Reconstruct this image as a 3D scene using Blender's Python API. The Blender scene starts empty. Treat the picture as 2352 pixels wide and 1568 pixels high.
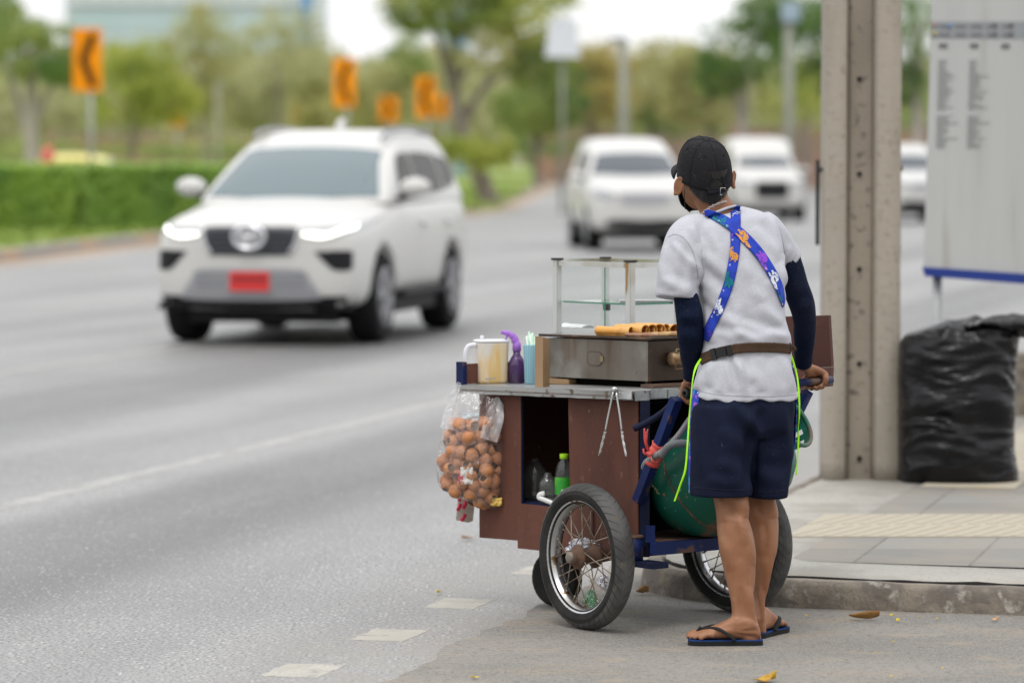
import bpy, bmesh, math, random
from math import sin, cos, pi, sqrt, atan2, radians, exp
from mathutils import Vector, Matrix, noise
from mathutils.bvhtree import BVHTree

R = random.Random(11)
SC = bpy.context.scene
COL = SC.collection
V = Vector

# ------------------------------------------------------------------ camera model
FPX, CX, CY, CAMH = 8820.0, 1176.0, 784.0, 1.56
TH = math.atan(419.0 / FPX)
_c, _s = cos(TH), sin(TH)

def ray(x, y):
    dx, dz = (x - CX) / FPX, -(y - CY) / FPX
    return V((dx, _c + dz * _s, -_s + dz * _c))

def at(x, y, Y):
    d = ray(x, y)
    k = Y / d.y
    return V((d.x * k, Y, CAMH + d.z * k))

def gp(x, y, z=0.0):
    d = ray(x, y)
    k = (z - CAMH) / d.z
    return V((d.x * k, d.y * k, z))

def proj(p):
    q = V((p[0], p[1], p[2] - CAMH))
    f = q.y * _c - q.z * _s
    u = q.y * _s + q.z * _c
    return (CX + FPX * q.x / f, CY - FPX * u / f)

def pm(Y):
    return FPX / Y          # pixels per metre at depth Y

# ------------------------------------------------------------------ tagging
def tag(o, label=None, cat=None, group=None, kind=None):
    if label: o['label'] = label
    if cat: o['category'] = cat
    if group: o['group'] = group
    if kind: o['kind'] = kind
    return o

def empty(name, loc, rz=0.0, label=None, cat=None, group=None):
    o = bpy.data.objects.new(name, None)
    COL.objects.link(o)
    o.location = loc
    o.rotation_euler = (0, 0, rz)
    o.empty_display_size = 0.1
    tag(o, label, cat, group)
    return o

def wmat(o):
    m = Matrix.Translation(o.location) @ o.rotation_euler.to_matrix().to_4x4() @ Matrix.Diagonal((*o.scale, 1))
    if o.parent is not None:
        m = wmat(o.parent) @ m
    return m

def copy_tree(o, parent=None):
    c = o.copy()
    COL.objects.link(c)
    if parent is not None:
        c.parent = parent
    for ch in list(o.children):
        copy_tree(ch, c)
    return c

# ------------------------------------------------------------------ interpolation
def lerp(a, b, t): return a + (b - a) * t

def interp(tab, x):
    """rows of numbers, first column is the key (ascending): smooth interpolation of the other columns"""
    n = len(tab)
    if x <= tab[0][0]: return list(tab[0][1:])
    if x >= tab[-1][0]: return list(tab[-1][1:])
    for i in range(n - 1):
        if tab[i][0] <= x <= tab[i + 1][0]:
            break
    x0, x1 = tab[i][0], tab[i + 1][0]
    t = (x - x0) / (x1 - x0)
    out = []
    for k in range(1, len(tab[0])):
        p1, p2 = tab[i][k], tab[i + 1][k]
        m1 = (tab[i + 1][k] - tab[i - 1][k]) / (tab[i + 1][0] - tab[i - 1][0]) if i > 0 else (p2 - p1) / (x1 - x0)
        m2 = (tab[i + 2][k] - tab[i][k]) / (tab[i + 2][0] - tab[i][0]) if i < n - 2 else (p2 - p1) / (x1 - x0)
        h = x1 - x0
        t2, t3 = t * t, t * t * t
        out.append((2*t3-3*t2+1)*p1 + (t3-2*t2+t)*h*m1 + (-2*t3+3*t2)*p2 + (t3-t2)*h*m2)
    return out

def spline(pts, n):
    """Catmull-Rom through pts (any tuples/vectors), n samples per span"""
    P = [tuple(p) for p in pts]
    out = []
    for i in range(len(P) - 1):
        p0, p1, p2, p3 = P[max(i-1, 0)], P[i], P[i+1], P[min(i+2, len(P)-1)]
        for k in range(n):
            t = k / n
            out.append(tuple(0.5*((2*b)+(-a+c)*t+(2*a-5*b+4*c-d)*t*t+(-a+3*b-3*c+d)*t**3) for a, b, c, d in zip(p0, p1, p2, p3)))
    out.append(P[-1])
    return out

# ------------------------------------------------------------------ mesh builder
class MB:
    def __init__(s, M=None):
        s.v, s.f, s.mi, s.sm = [], [], [], []
        s.M = M.copy() if M is not None else Matrix.Identity(4)
        s.cur, s.smooth = 0, True
        s.uv = None

    def add(s, vs, fs, smooth=None):
        b = len(s.v)
        M = s.M
        s.v.extend(M @ V(p) for p in vs)
        sm = s.smooth if smooth is None else smooth
        for f in fs:
            s.f.append(tuple(b + i for i in f))
            s.mi.append(s.cur)
            s.sm.append(sm)
        return b

    def box(s, c, d, rz=0.0, T=None, bev=0.0):
        """box centre c, size d; optional bevel"""
        m = Matrix.Translation(V(c)) @ Matrix.Rotation(rz, 4, 'Z')
        if T is not None: m = m @ T
        if bev > 0:
            bm = bmesh.new()
            bmesh.ops.create_cube(bm, size=1.0, matrix=Matrix.Diagonal((d[0], d[1], d[2], 1)))
            bmesh.ops.bevel(bm, geom=bm.edges[:], offset=min(bev, min(d) * 0.45), segments=2, affect='EDGES', profile=0.6)
            vs = [m @ v.co for v in bm.verts]
            bm.verts.index_update()
            fs = [tuple(v.index for v in f.verts) for f in bm.faces]
            bm.free()
            s.add(vs, fs, False)
            return
        x, y, z = d[0]/2, d[1]/2, d[2]/2
        vs = [m @ V(p) for p in ((-x,-y,-z),(x,-y,-z),(x,y,-z),(-x,y,-z),(-x,-y,z),(x,-y,z),(x,y,z),(-x,y,z))]
        s.add(vs, [(0,3,2,1),(4,5,6,7),(0,1,5,4),(1,2,6,5),(2,3,7,6),(3,0,4,7)], False)

    def bx(s, x0, x1, y0, y1, z0, z1, bev=0.0):
        s.box(((x0+x1)/2, (y0+y1)/2, (z0+z1)/2), (abs(x1-x0), abs(y1-y0), abs(z1-z0)), bev=bev)

    def rings(s, rings, cap=True, closed=True, smooth=None):
        n = len(rings[0])
        vs = [p for r in rings for p in r]
        fs = []
        for i in range(len(rings)-1):
            for k in range(n if closed else n-1):
                a, b = i*n+k, i*n+(k+1) % n
                fs.append((a, b, b+n, a+n))
        if cap and closed:
            fs.append(tuple(range(n-1, -1, -1)))
            fs.append(tuple((len(rings)-1)*n + k for k in range(n)))
        s.add(vs, fs, smooth)

    def tube(s, path, rad, n=10, cap=True, flat=1.0, up=None):
        """tube along path; rad number or list; flat squeezes along the second axis"""
        P = [V(p) for p in path]
        m = len(P)
        rr = list(rad) if isinstance(rad, (list, tuple)) else [rad]*m
        t0 = (P[1]-P[0]).normalized()
        u = V(up) if up is not None else (V((0,0,1)) if abs(t0.z) < 0.9 else V((1,0,0)))
        u = (u - t0*u.dot(t0)).normalized()
        rings = []
        for i in range(m):
            t = (P[min(i+1, m-1)] - P[max(i-1, 0)])
            t = t.normalized() if t.length > 1e-9 else t0
            u = (u - t*u.dot(t))
            u = u.normalized() if u.length > 1e-6 else t.orthogonal().normalized()
            w = t.cross(u)
            rings.append([P[i] + u*(rr[i]*cos(2*pi*k/n)) + w*(rr[i]*flat*sin(2*pi*k/n)) for k in range(n)])
        s.rings(rings, cap)

    def cyl(s, p, q, r, n=16, r2=None):
        s.tube([p, q], [r, r if r2 is None else r2], n)

    def bar(s, p, q, w, h, up=(0, 0, 1)):
        """square bar from p to q"""
        p, q = V(p), V(q)
        t = (q-p).normalized()
        u = V(up)
        u = (u - t*u.dot(t))
        u = u.normalized() if u.length > 1e-5 else t.orthogonal().normalized()
        x = t.cross(u)
        rg = [[c + x*a*w/2 + u*b*h/2 for a, b in ((-1,-1),(1,-1),(1,1),(-1,1))] for c in (p, q)]
        s.rings(rg, True, True, False)

    def lathe(s, prof, n=24, o=(0,0,0), axis='Z', cap=True, T=None):
        rg = []
        for r, z in prof:
            ring = []
            for k in range(n):
                a = 2*pi*k/n
                if axis == 'Z': p = V((r*cos(a), r*sin(a), z))
                elif axis == 'X': p = V((z, r*cos(a), r*sin(a)))
                else: p = V((r*sin(a), z, r*cos(a)))
                if T is not None: p = T @ p
                ring.append(V(o)+p)
            rg.append(ring)
        s.rings(rg, cap)

    def ball(s, c, r, T=None, nu=16, nv=10):
        c = V(c)
        rx, ry, rz = (r, r, r) if not isinstance(r, (tuple, list)) else r
        vs, fs = [], []
        for j in range(1, nv):
            ph = pi*j/nv
            for i in range(nu):
                a = 2*pi*i/nu
                p = V((rx*sin(ph)*cos(a), ry*sin(ph)*sin(a), rz*cos(ph)))
                vs.append(c + ((T @ p) if T is not None else p))
        top = V((0,0,rz)); bot = V((0,0,-rz))
        vs.append(c + ((T @ top) if T is not None else top))
        vs.append(c + ((T @ bot) if T is not None else bot))
        it, ib = len(vs)-2, len(vs)-1
        for j in range(nv-2):
            for i in range(nu):
                a, b = j*nu+i, j*nu+(i+1) % nu
                fs.append((a, a+nu, b+nu, b))
        for i in range(nu):
            fs.append((it, i, (i+1) % nu))
            fs.append((ib, (nv-2)*nu+(i+1) % nu, (nv-2)*nu+i))
        s.add(vs, fs, True)

    def quad(s, a, b, c, d, smooth=False):
        s.add([a, b, c, d], [(0, 1, 2, 3)], smooth)

    def poly(s, pts):
        s.add(pts, [tuple(range(len(pts)))], False)

    def prism(s, pts, dz):
        """extrude a polygon (list of 3d points) by vector dz"""
        n = len(pts)
        dz = V(dz)
        vs = [V(p) for p in pts] + [V(p)+dz for p in pts]
        fs = [tuple(range(n-1, -1, -1)), tuple(range(n, 2*n))] + [(k, (k+1) % n, (k+1) % n+n, k+n) for k in range(n)]
        s.add(vs, fs, False)

    def grid(s, fn, nu, nv, smooth=True):
        vs = [fn(i/nu, j/nv) for j in range(nv+1) for i in range(nu+1)]
        w = nu+1
        s.add(vs, [(j*w+i, j*w+i+1, (j+1)*w+i+1, (j+1)*w+i) for j in range(nv) for i in range(nu)], smooth)

    def mesh(s, name, mats, inv=None):
        me = bpy.data.meshes.new(name)
        vs = s.v if inv is None else [inv @ p for p in s.v]
        me.from_pydata([tuple(p) for p in vs], [], s.f)
        for m in (mats if isinstance(mats, (list, tuple)) else [mats]):
            me.materials.append(m)
        me.polygons.foreach_set('material_index', s.mi)
        me.polygons.foreach_set('use_smooth', s.sm)
        me.update()
        return me

    def base(s):
        xs = [p.x for p in s.v]; ys = [p.y for p in s.v]; zs = [p.z for p in s.v]
        return V(((min(xs)+max(xs))/2, (min(ys)+max(ys))/2, min(zs)))

    def build(s, name, mats, parent=None, rot=0.0, fix=True, origin=None):
        """link as ONE object (world coordinates in; parent-local out)"""
        if parent is not None:
            inv = wmat(parent).inverted()
            loc = V((0, 0, 0))
        else:
            loc = V(origin) if origin is not None else s.base()
            inv = (Matrix.Translation(loc) @ Matrix.Rotation(rot, 4, 'Z')).inverted()
        me = s.mesh(name, mats, inv)
        if fix:
            bm = bmesh.new(); bm.from_mesh(me)
            bmesh.ops.recalc_face_normals(bm, faces=bm.faces[:])
            bm.to_mesh(me); bm.free()
        o = bpy.data.objects.new(name, me)
        COL.objects.link(o)
        if parent is not None:
            o.parent = parent
        else:
            o.location = loc
            o.rotation_euler = (0, 0, rot)
        return o

def evaluated(me, mods):
    """mesh -> mesh with modifiers applied; mods: list of (type, {settings})"""
    t = bpy.data.objects.new('tmp', me)
    COL.objects.link(t)
    for i, (ty, st) in enumerate(mods):
        m = t.modifiers.new('m%d' % i, ty)
        for k, v in st.items():
            setattr(m, k, v)
    dg = bpy.context.evaluated_depsgraph_get()
    dg.update()
    out = bpy.data.meshes.new_from_object(t.evaluated_get(dg))
    bpy.data.objects.remove(t)
    return out

def fuse(mb, voxel=0.006, it=6, fac=0.5):
    """union of all closed shells in mb -> one continuous skin (world coordinates)"""
    bm_me = mb.mesh('tmp', [])
    bm = bmesh.new(); bm.from_mesh(bm_me)
    bmesh.ops.recalc_face_normals(bm, faces=bm.faces[:])
    bm.to_mesh(bm_me); bm.free()
    return evaluated(bm_me, [('REMESH', dict(mode='VOXEL', voxel_size=voxel, use_smooth_shade=True)),
                             ('SMOOTH', dict(factor=fac, iterations=it))])

def link_mesh(name, me, mats, parent=None, smooth=True):
    """link a world-coordinate mesh under parent"""
    if parent is not None:
        me.transform(wmat(parent).inverted())
        loc = V((0, 0, 0))
    else:
        xs = [v.co for v in me.vertices]
        loc = V(((min(p.x for p in xs)+max(p.x for p in xs))/2, (min(p.y for p in xs)+max(p.y for p in xs))/2, min(p.z for p in xs)))
        me.transform(Matrix.Translation(-loc))
    idx = [0]*len(me.polygons); me.polygons.foreach_get('material_index', idx)
    me.materials.clear()
    for m in (mats if isinstance(mats, (list, tuple)) else [mats]):
        me.materials.append(m)
    me.polygons.foreach_set('material_index', idx)
    if smooth:
        me.polygons.foreach_set('use_smooth', [True]*len(me.polygons))
    o = bpy.data.objects.new(name, me)
    COL.objects.link(o)
    if parent is not None: o.parent = parent
    else: o.location = loc
    return o

# ------------------------------------------------------------------ materials
def _new(name):
    m = bpy.data.materials.new(name)
    m.use_nodes = True
    nt = m.node_tree
    nt.nodes.clear()
    return m, nt

def mat(name, col, rough=0.6, metal=0.0, layers=(), bump=None, spec=0.5, trans=0.0, coat=0.0, alpha=1.0, ior=1.45,
        emit=None, coord='Object', sss=0.0, sheen=0.0, rough_var=0.0, transl=None):
    """layers: (scale, lo, hi, colour, detail, stretch[, kind]) mixed one over the other; bump: (scale, strength, distance[, stretch])"""
    m, nt = _new(name)
    N, L = nt.nodes, nt.links
    out = N.new('ShaderNodeOutputMaterial')
    bs = N.new('ShaderNodeBsdfPrincipled')
    tc = N.new('ShaderNodeTexCoord')
    src = tc.outputs[coord]
    bs.inputs['Roughness'].default_value = rough
    bs.inputs['Metallic'].default_value = metal
    bs.inputs['Specular IOR Level'].default_value = spec
    bs.inputs['IOR'].default_value = ior
    bs.inputs['Transmission Weight'].default_value = trans
    bs.inputs['Coat Weight'].default_value = coat
    bs.inputs['Coat Roughness'].default_value = 0.08
    bs.inputs['Alpha'].default_value = alpha
    if sheen: bs.inputs['Sheen Weight'].default_value = sheen
    if sss:
        bs.inputs['Subsurface Weight'].default_value = sss
        bs.inputs['Subsurface Radius'].default_value = (0.012, 0.005, 0.003)
        bs.inputs['Subsurface Scale'].default_value = 1.0
    if emit:
        bs.inputs['Emission Color'].default_value = (*emit[0], 1)
        bs.inputs['Emission Strength'].default_value = emit[1]
    def mapped(st):
        if st is None: return src
        mp = N.new('ShaderNodeMapping')
        mp.inputs['Scale'].default_value = st[:3]
        if len(st) > 3: mp.inputs['Rotation'].default_value = (0, 0, st[3])
        L.new(src, mp.inputs['Vector'])
        return mp.outputs['Vector']
    prev = None
    first = None
    for ly in layers:
        sc, lo, hi, c2 = ly[:4]
        det = ly[4] if len(ly) > 4 else 4
        st = ly[5] if len(ly) > 5 else None
        kd = ly[6] if len(ly) > 6 else 'noise'
        if kd == 'noise':
            tx = N.new('ShaderNodeTexNoise')
            tx.inputs['Scale'].default_value = sc
            tx.inputs['Detail'].default_value = det
            o = tx.outputs['Fac']
        elif kd == 'voro':
            tx = N.new('ShaderNodeTexVoronoi')
            tx.inputs['Scale'].default_value = sc
            o = tx.outputs['Distance']
        elif kd == 'cell':
            tx = N.new('ShaderNodeTexVoronoi')
            tx.inputs['Scale'].default_value = sc
            sp = N.new('ShaderNodeSeparateColor')
            L.new(tx.outputs['Color'], sp.inputs[0])
            o = sp.outputs[0]
        elif kd == 'wave':
            tx = N.new('ShaderNodeTexWave')
            tx.inputs['Scale'].default_value = sc
            tx.inputs['Distortion'].default_value = det
            o = tx.outputs['Fac']
        L.new(mapped(st), tx.inputs['Vector'])
        mr = N.new('ShaderNodeMapRange')
        mr.interpolation_type = 'SMOOTHSTEP'
        mr.inputs['From Min'].default_value = lo
        mr.inputs['From Max'].default_value = hi
        L.new(o, mr.inputs['Value'])
        if first is None: first = mr.outputs[0]
        mx = N.new('ShaderNodeMix')
        mx.data_type = 'RGBA'
        L.new(mr.outputs[0], mx.inputs[0])
        if prev is None: mx.inputs[6].default_value = (*col, 1)
        else: L.new(prev, mx.inputs[6])
        if len(c2) == 4:      # colour + strength
            mul = N.new('ShaderNodeMath'); mul.operation = 'MULTIPLY'
            mul.inputs[1].default_value = c2[3]
            L.new(mr.outputs[0], mul.inputs[0])
            L.new(mul.outputs[0], mx.inputs[0])
        mx.inputs[7].default_value = (*c2[:3], 1)
        prev = mx.outputs[2]
    if prev is None: bs.inputs['Base Color'].default_value = (*col, 1)
    else: L.new(prev, bs.inputs['Base Color'])
    if rough_var and first is not None:
        mr = N.new('ShaderNodeMapRange')
        mr.inputs['To Min'].default_value = rough
        mr.inputs['To Max'].default_value = min(1, rough+rough_var)
        L.new(first, mr.inputs['Value'])
        L.new(mr.outputs[0], bs.inputs['Roughness'])
    if bump:
        bl = bump if isinstance(bump[0], (tuple, list)) else [bump]
        nprev = None
        for b in bl:
            tx = N.new('ShaderNodeTexNoise')
            tx.inputs['Scale'].default_value = b[0]
            tx.inputs['Detail'].default_value = 5
            L.new(mapped(b[3] if len(b) > 3 else None), tx.inputs['Vector'])
            bp = N.new('ShaderNodeBump')
            bp.inputs['Strength'].default_value = b[1]
            bp.inputs['Distance'].default_value = b[2]
            L.new(tx.outputs['Fac'], bp.inputs['Height'])
            if nprev is not None: L.new(nprev, bp.inputs['Normal'])
            nprev = bp.outputs['Normal']
        L.new(nprev, bs.inputs['Normal'])
    if transl:
        tr = N.new('ShaderNodeBsdfTranslucent')
        if prev is None: tr.inputs['Color'].default_value = (*col, 1)
        else: L.new(prev, tr.inputs['Color'])
        ms = N.new('ShaderNodeMixShader')
        ms.inputs[0].default_value = transl
        L.new(bs.outputs[0], ms.inputs[1]); L.new(tr.outputs[0], ms.inputs[2])
        L.new(ms.outputs[0], out.inputs['Surface'])
    else:
        L.new(bs.outputs[0], out.inputs['Surface'])
    return m

def clear_mat(name, tint=(1, 1, 1), gloss=0.12, rough=0.05, film=0.0, film_col=(0.9, 0.9, 0.9), wr=None):
    """thin clear sheet (glass pane, plastic film): mostly see-through with a sheen; film adds milky diffuse"""
    m, nt = _new(name)
    N, L = nt.nodes, nt.links
    out = N.new('ShaderNodeOutputMaterial')
    tp = N.new('ShaderNodeBsdfTransparent'); tp.inputs[0].default_value = (*tint, 1)
    gl = N.new('ShaderNodeBsdfGlossy'); gl.inputs['Roughness'].default_value = rough
    fr = N.new('ShaderNodeLayerWeight'); fr.inputs['Blend'].default_value = 0.5
    pw = N.new('ShaderNodeMath'); pw.operation = 'POWER'; L.new(fr.outputs['Facing'], pw.inputs[0]); pw.inputs[1].default_value = 4.0
    mu = N.new('ShaderNodeMath'); mu.operation = 'MULTIPLY_ADD'
    L.new(pw.outputs[0], mu.inputs[0]); mu.inputs[1].default_value = 0.8; mu.inputs[2].default_value = gloss
    mu.use_clamp = True
    m1 = N.new('ShaderNodeMixShader')
    L.new(mu.outputs[0], m1.inputs[0]); L.new(tp.outputs[0], m1.inputs[1]); L.new(gl.outputs[0], m1.inputs[2])
    last = m1
    if film > 0:
        df = N.new('ShaderNodeBsdfDiffuse'); df.inputs[0].default_value = (*film_col, 1)
        tl = N.new('ShaderNodeBsdfTranslucent'); tl.inputs[0].default_value = (*film_col, 1)
        md = N.new('ShaderNodeMixShader'); md.inputs[0].default_value = 0.5
        L.new(df.outputs[0], md.inputs[1]); L.new(tl.outputs[0], md.inputs[2])
        m2 = N.new('ShaderNodeMixShader')
        tc = N.new('ShaderNodeTexCoord'); nz = N.new('ShaderNodeTexNoise')
        nz.inputs['Scale'].default_value = 14; nz.inputs['Detail'].default_value = 4
        mp = N.new('ShaderNodeMapping'); mp.inputs['Scale'].default_value = (1.5, 1.5, 0.35)
        L.new(tc.outputs['Object'], mp.inputs[0]); L.new(mp.outputs[0], nz.inputs['Vector'])
        mr = N.new('ShaderNodeMapRange')
        mr.inputs['From Min'].default_value = 0.4; mr.inputs['From Max'].default_value = 0.75
        mr.inputs['To Min'].default_value = film*0.5; mr.inputs['To Max'].default_value = min(1, film*2.6)
        L.new(nz.outputs['Fac'], mr.inputs['Value'])
        L.new(mr.outputs[0], m2.inputs[0]); L.new(m1.outputs[0], m2.inputs[1]); L.new(md.outputs[0], m2.inputs[2])
        last = m2
    if wr:
        tc = N.new('ShaderNodeTexCoord'); nz = N.new('ShaderNodeTexNoise')
        nz.inputs['Scale'].default_value = wr[0]; nz.inputs['Detail'].default_value = 3
        L.new(tc.outputs['Object'], nz.inputs['Vector'])
        bp = N.new('ShaderNodeBump'); bp.inputs['Strength'].default_value = wr[1]; bp.inputs['Distance'].default_value = wr[2]
        L.new(nz.outputs['Fac'], bp.inputs['Height'])
        L.new(bp.outputs[0], gl.inputs['Normal']); L.new(bp.outputs[0], fr.inputs['Normal'])
    L.new(last.outputs[0], out.inputs['Surface'])
    return m
# ------------------------------------------------------------------ world, sun, camera
SUN_EL, SUN_ROT = radians(62), radians(200)
w = bpy.data.worlds.new("World"); SC.world = w
w.use_nodes = True
nt = w.node_tree; N, L = nt.nodes, nt.links
N.clear()
wo = N.new('ShaderNodeOutputWorld'); bg = N.new('ShaderNodeBackground')
sk = N.new('ShaderNodeTexSky'); sk.sky_type = 'NISHITA'; sk.sun_disc = False
sk.sun_elevation = SUN_EL; sk.sun_rotation = SUN_ROT; sk.air_density = 1.0; sk.dust_density = 3.0
# overcast cloud layer: brighter overhead than at the horizon, soft cloud structure
tc = N.new('ShaderNodeTexCoord'); sx = N.new('ShaderNodeSeparateXYZ')
L.new(tc.outputs['Generated'], sx.inputs[0])
cr = N.new('ShaderNodeMapRange')
cr.inputs['From Min'].default_value = -0.05; cr.inputs['From Max'].default_value = 0.95
cr.inputs['To Min'].default_value = 11.5; cr.inputs['To Max'].default_value = 18.2
L.new(sx.outputs['Z'], cr.inputs['Value'])
cn = N.new('ShaderNodeTexNoise'); cn.inputs['Scale'].default_value = 3.0; cn.inputs['Detail'].default_value = 4
L.new(tc.outputs['Generated'], cn.inputs['Vector'])
cm = N.new('ShaderNodeMapRange'); cm.inputs['To Min'].default_value = 0.82; cm.inputs['To Max'].default_value = 1.18
L.new(cn.outputs['Fac'], cm.inputs['Value'])
mu = N.new('ShaderNodeMath'); mu.operation = 'MULTIPLY'
L.new(cr.outputs[0], mu.inputs[0]); L.new(cm.outputs[0], mu.inputs[1])
cc = N.new('ShaderNodeVectorMath'); cc.operation = 'SCALE'
cc.inputs[0].default_value = (0.985, 0.99, 1.0)
L.new(mu.outputs[0], cc.inputs['Scale'])
mx = N.new('ShaderNodeMix'); mx.data_type = 'RGBA'; mx.inputs[0].default_value = 0.9
L.new(sk.outputs[0], mx.inputs[6]); L.new(cc.outputs[0], mx.inputs[7])
L.new(mx.outputs[2], bg.inputs['Color']); bg.inputs['Strength'].default_value = 0.1
L.new(bg.outputs[0], wo.inputs['Surface'])

sd = bpy.data.lights.new('sun', 'SUN'); sd.energy = 1.15; sd.angle = radians(20); sd.color = (1.0, 0.96, 0.9)
so = bpy.data.objects.new('sun', sd); COL.objects.link(so)
so.rotation_euler = (radians(90) - SUN_EL, 0, radians(180) - SUN_ROT)
so.location = (0, 0, 40)

cd = bpy.data.cameras.new('camera'); cam = bpy.data.objects.new('camera', cd); COL.objects.link(cam)
cam.location = (0, 0, CAMH); cam.rotation_euler = (radians(90) - TH, 0, 0)
cd.sensor_width = 36.0; cd.lens = 135.0; cd.clip_end = 6000; cd.clip_start = 0.5
cd.dof.use_dof = True; cd.dof.focus_distance = 12.55; cd.dof.aperture_fstop = 2.5
SC.camera = cam
SC.view_settings.view_transform = 'Standard'; SC.view_settings.look = 'None'
SC.view_settings.exposure = 0.0; SC.view_settings.gamma = 1.0
SC.cycles.use_denoising = True
SC.cycles.max_bounces = 10; SC.cycles.transparent_max_bounces = 24
SC.cycles.sample_clamp_indirect = 8

# ------------------------------------------------------------------ road frame: s across, t along
RA = radians(14)
def rd(s_, t_, z=0.0): return V((s_*cos(RA) + t_*sin(RA), -s_*sin(RA) + t_*cos(RA), z))

def asphalt_mat():
    m, nt = _new('asphalt')
    N, L = nt.nodes, nt.links
    out = N.new('ShaderNodeOutputMaterial'); bs = N.new('ShaderNodeBsdfPrincipled')
    tc = N.new('ShaderNodeTexCoord'); P = tc.outputs['Object']
    rot = N.new('ShaderNodeMapping'); rot.inputs['Rotation'].default_value = (0, 0, RA)
    L.new(P, rot.inputs[0])
    sp = N.new('ShaderNodeSeparateXYZ'); L.new(rot.outputs[0], sp.inputs[0])
    def nz(scale, det, vec=P, rough=0.5):
        t = N.new('ShaderNodeTexNoise'); t.inputs['Scale'].default_value = scale; t.inputs['Detail'].default_value = det
        t.inputs['Roughness'].default_value = rough
        L.new(vec, t.inputs['Vector']); return t.outputs['Fac']
    def mr(v, a, b, c=0.0, d=1.0, smooth=True):
        r = N.new('ShaderNodeMapRange')
        if smooth: r.interpolation_type = 'SMOOTHSTEP'
        for k, q in zip(('From Min', 'From Max', 'To Min', 'To Max'), (a, b, c, d)): r.inputs[k].default_value = q
        L.new(v, r.inputs['Value']); return r.outputs[0]
    def math_(op, a, b):
        r = N.new('ShaderNodeMath'); r.operation = op
        for i, q in enumerate((a, b)):
            if isinstance(q, (int, float)): r.inputs[i].default_value = q
            else: L.new(q, r.inputs[i])
        return r.outputs[0]
    def mix(f, a, b):
        r = N.new('ShaderNodeMix'); r.data_type = 'RGBA'
        if isinstance(f, (int, float)): r.inputs[0].default_value = f
        else: L.new(f, r.inputs[0])
        for i, q in ((6, a), (7, b)):
            if isinstance(q, tuple): r.inputs[i].default_value = (*q, 1)
            else: L.new(q, r.inputs[i])
        return r.outputs[2]
    # stretched along the lane
    st = N.new('ShaderNodeMapping'); st.inputs['Scale'].default_value = (1.0, 0.07, 1.0); L.new(rot.outputs[0], st.inputs[0])
    streak = nz(1.1, 4, st.outputs[0])
    col = mix(mr(streak, 0.35, 0.68), (0.225, 0.222, 0.22), (0.335, 0.33, 0.327))
    big = nz(0.5, 5)
    col = mix(math_('MULTIPLY', mr(big, 0.42, 0.7), 0.3), col, (0.15, 0.147, 0.143))
    # oil and tyre darkened bands along the lanes
    wob = math_('MULTIPLY', math_('SUBTRACT', nz(0.35, 2, st.outputs[0]), 0.5), 0.7)
    for c, hw, soft, k in ((-5.35, 0.25, 0.55, 0.85), (-8.9, 0.3, 0.7, 0.6), (-12.7, 0.5, 0.8, 0.3)):
        d = math_('ABSOLUTE', math_('SUBTRACT', math_('ADD', sp.outputs['X'], wob), c), 0)
        f = mr(d, hw, hw+soft, 1.0, 0.0)
        f = math_('MULTIPLY', f, mr(nz(1.4, 4, st.outputs[0]), 0.25, 0.7, 0.45, 1.0))
        col = mix(math_('MULTIPLY', f, k), col, (0.080, 0.079, 0.082))
    # aggregate: dark binder pits, pale stones
    grit = nz(72, 3, P, 0.75)
    col = mix(mr(grit, 0.46, 0.60, 0.0, 0.9), col, (0.045, 0.045, 0.047))
    vo = N.new('ShaderNodeTexVoronoi'); vo.inputs['Scale'].default_value = 58; L.new(P, vo.inputs['Vector'])
    vc = N.new('ShaderNodeSeparateColor'); L.new(vo.outputs['Color'], vc.inputs[0])
    stone = math_('MULTIPLY', mr(vo.outputs['Distance'], 0.22, 0.40, 1.0, 0.0), mr(vc.outputs[0], 0.80, 0.86))
    col = mix(math_('MULTIPLY', stone, mr(nz(2.5, 3), 0.35, 0.6, 0.45, 1.0)), col, (0.60, 0.59, 0.56))
    vo2 = N.new('ShaderNodeTexVoronoi'); vo2.inputs['Scale'].default_value = 150; L.new(P, vo2.inputs['Vector'])
    vc2 = N.new('ShaderNodeSeparateColor'); L.new(vo2.outputs['Color'], vc2.inputs[0])
    st2 = math_('MULTIPLY', mr(vo2.outputs['Distance'], 0.2, 0.42, 1.0, 0.0), mr(vc2.outputs[0], 0.72, 0.8))
    col = mix(math_('MULTIPLY', st2, 0.6), col, (0.40, 0.395, 0.385))
    # sand drifted to the road edge
    edge = mr(math_('ADD', sp.outputs['X'], math_('MULTIPLY', math_('SUBTRACT', nz(1.5, 5), 0.5), 0.9)), -3.95, -3.15)
    col = mix(math_('MULTIPLY', edge, mr(nz(7, 5), 0.3, 0.7, 0.25, 0.8)), col, (0.235, 0.21, 0.178))
    L.new(col, bs.inputs['Base Color'])
    bs.inputs['Roughness'].default_value = 0.46
    bs.inputs['Specular IOR Level'].default_value = 0.6
    bp = N.new('ShaderNodeBump'); bp.inputs['Strength'].default_value = 0.9; bp.inputs['Distance'].default_value = 0.006
    L.new(grit, bp.inputs['Height']); L.new(bp.outputs[0], bs.inputs['Normal'])
    L.new(bs.outputs[0], out.inputs[0])
    return m
ASPHALT = asphalt_mat()
LANEP = mat('lane_paint', (0.41, 0.405, 0.39), 0.7, layers=[(9, 0.42, 0.62, (0.31, 0.305, 0.295)), (60, 0.5, 0.62, (0.22, 0.218, 0.215)), (5, .5, .7, (.27, .265, .26), 6)], bump=(90, 0.5, 0.003))
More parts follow.
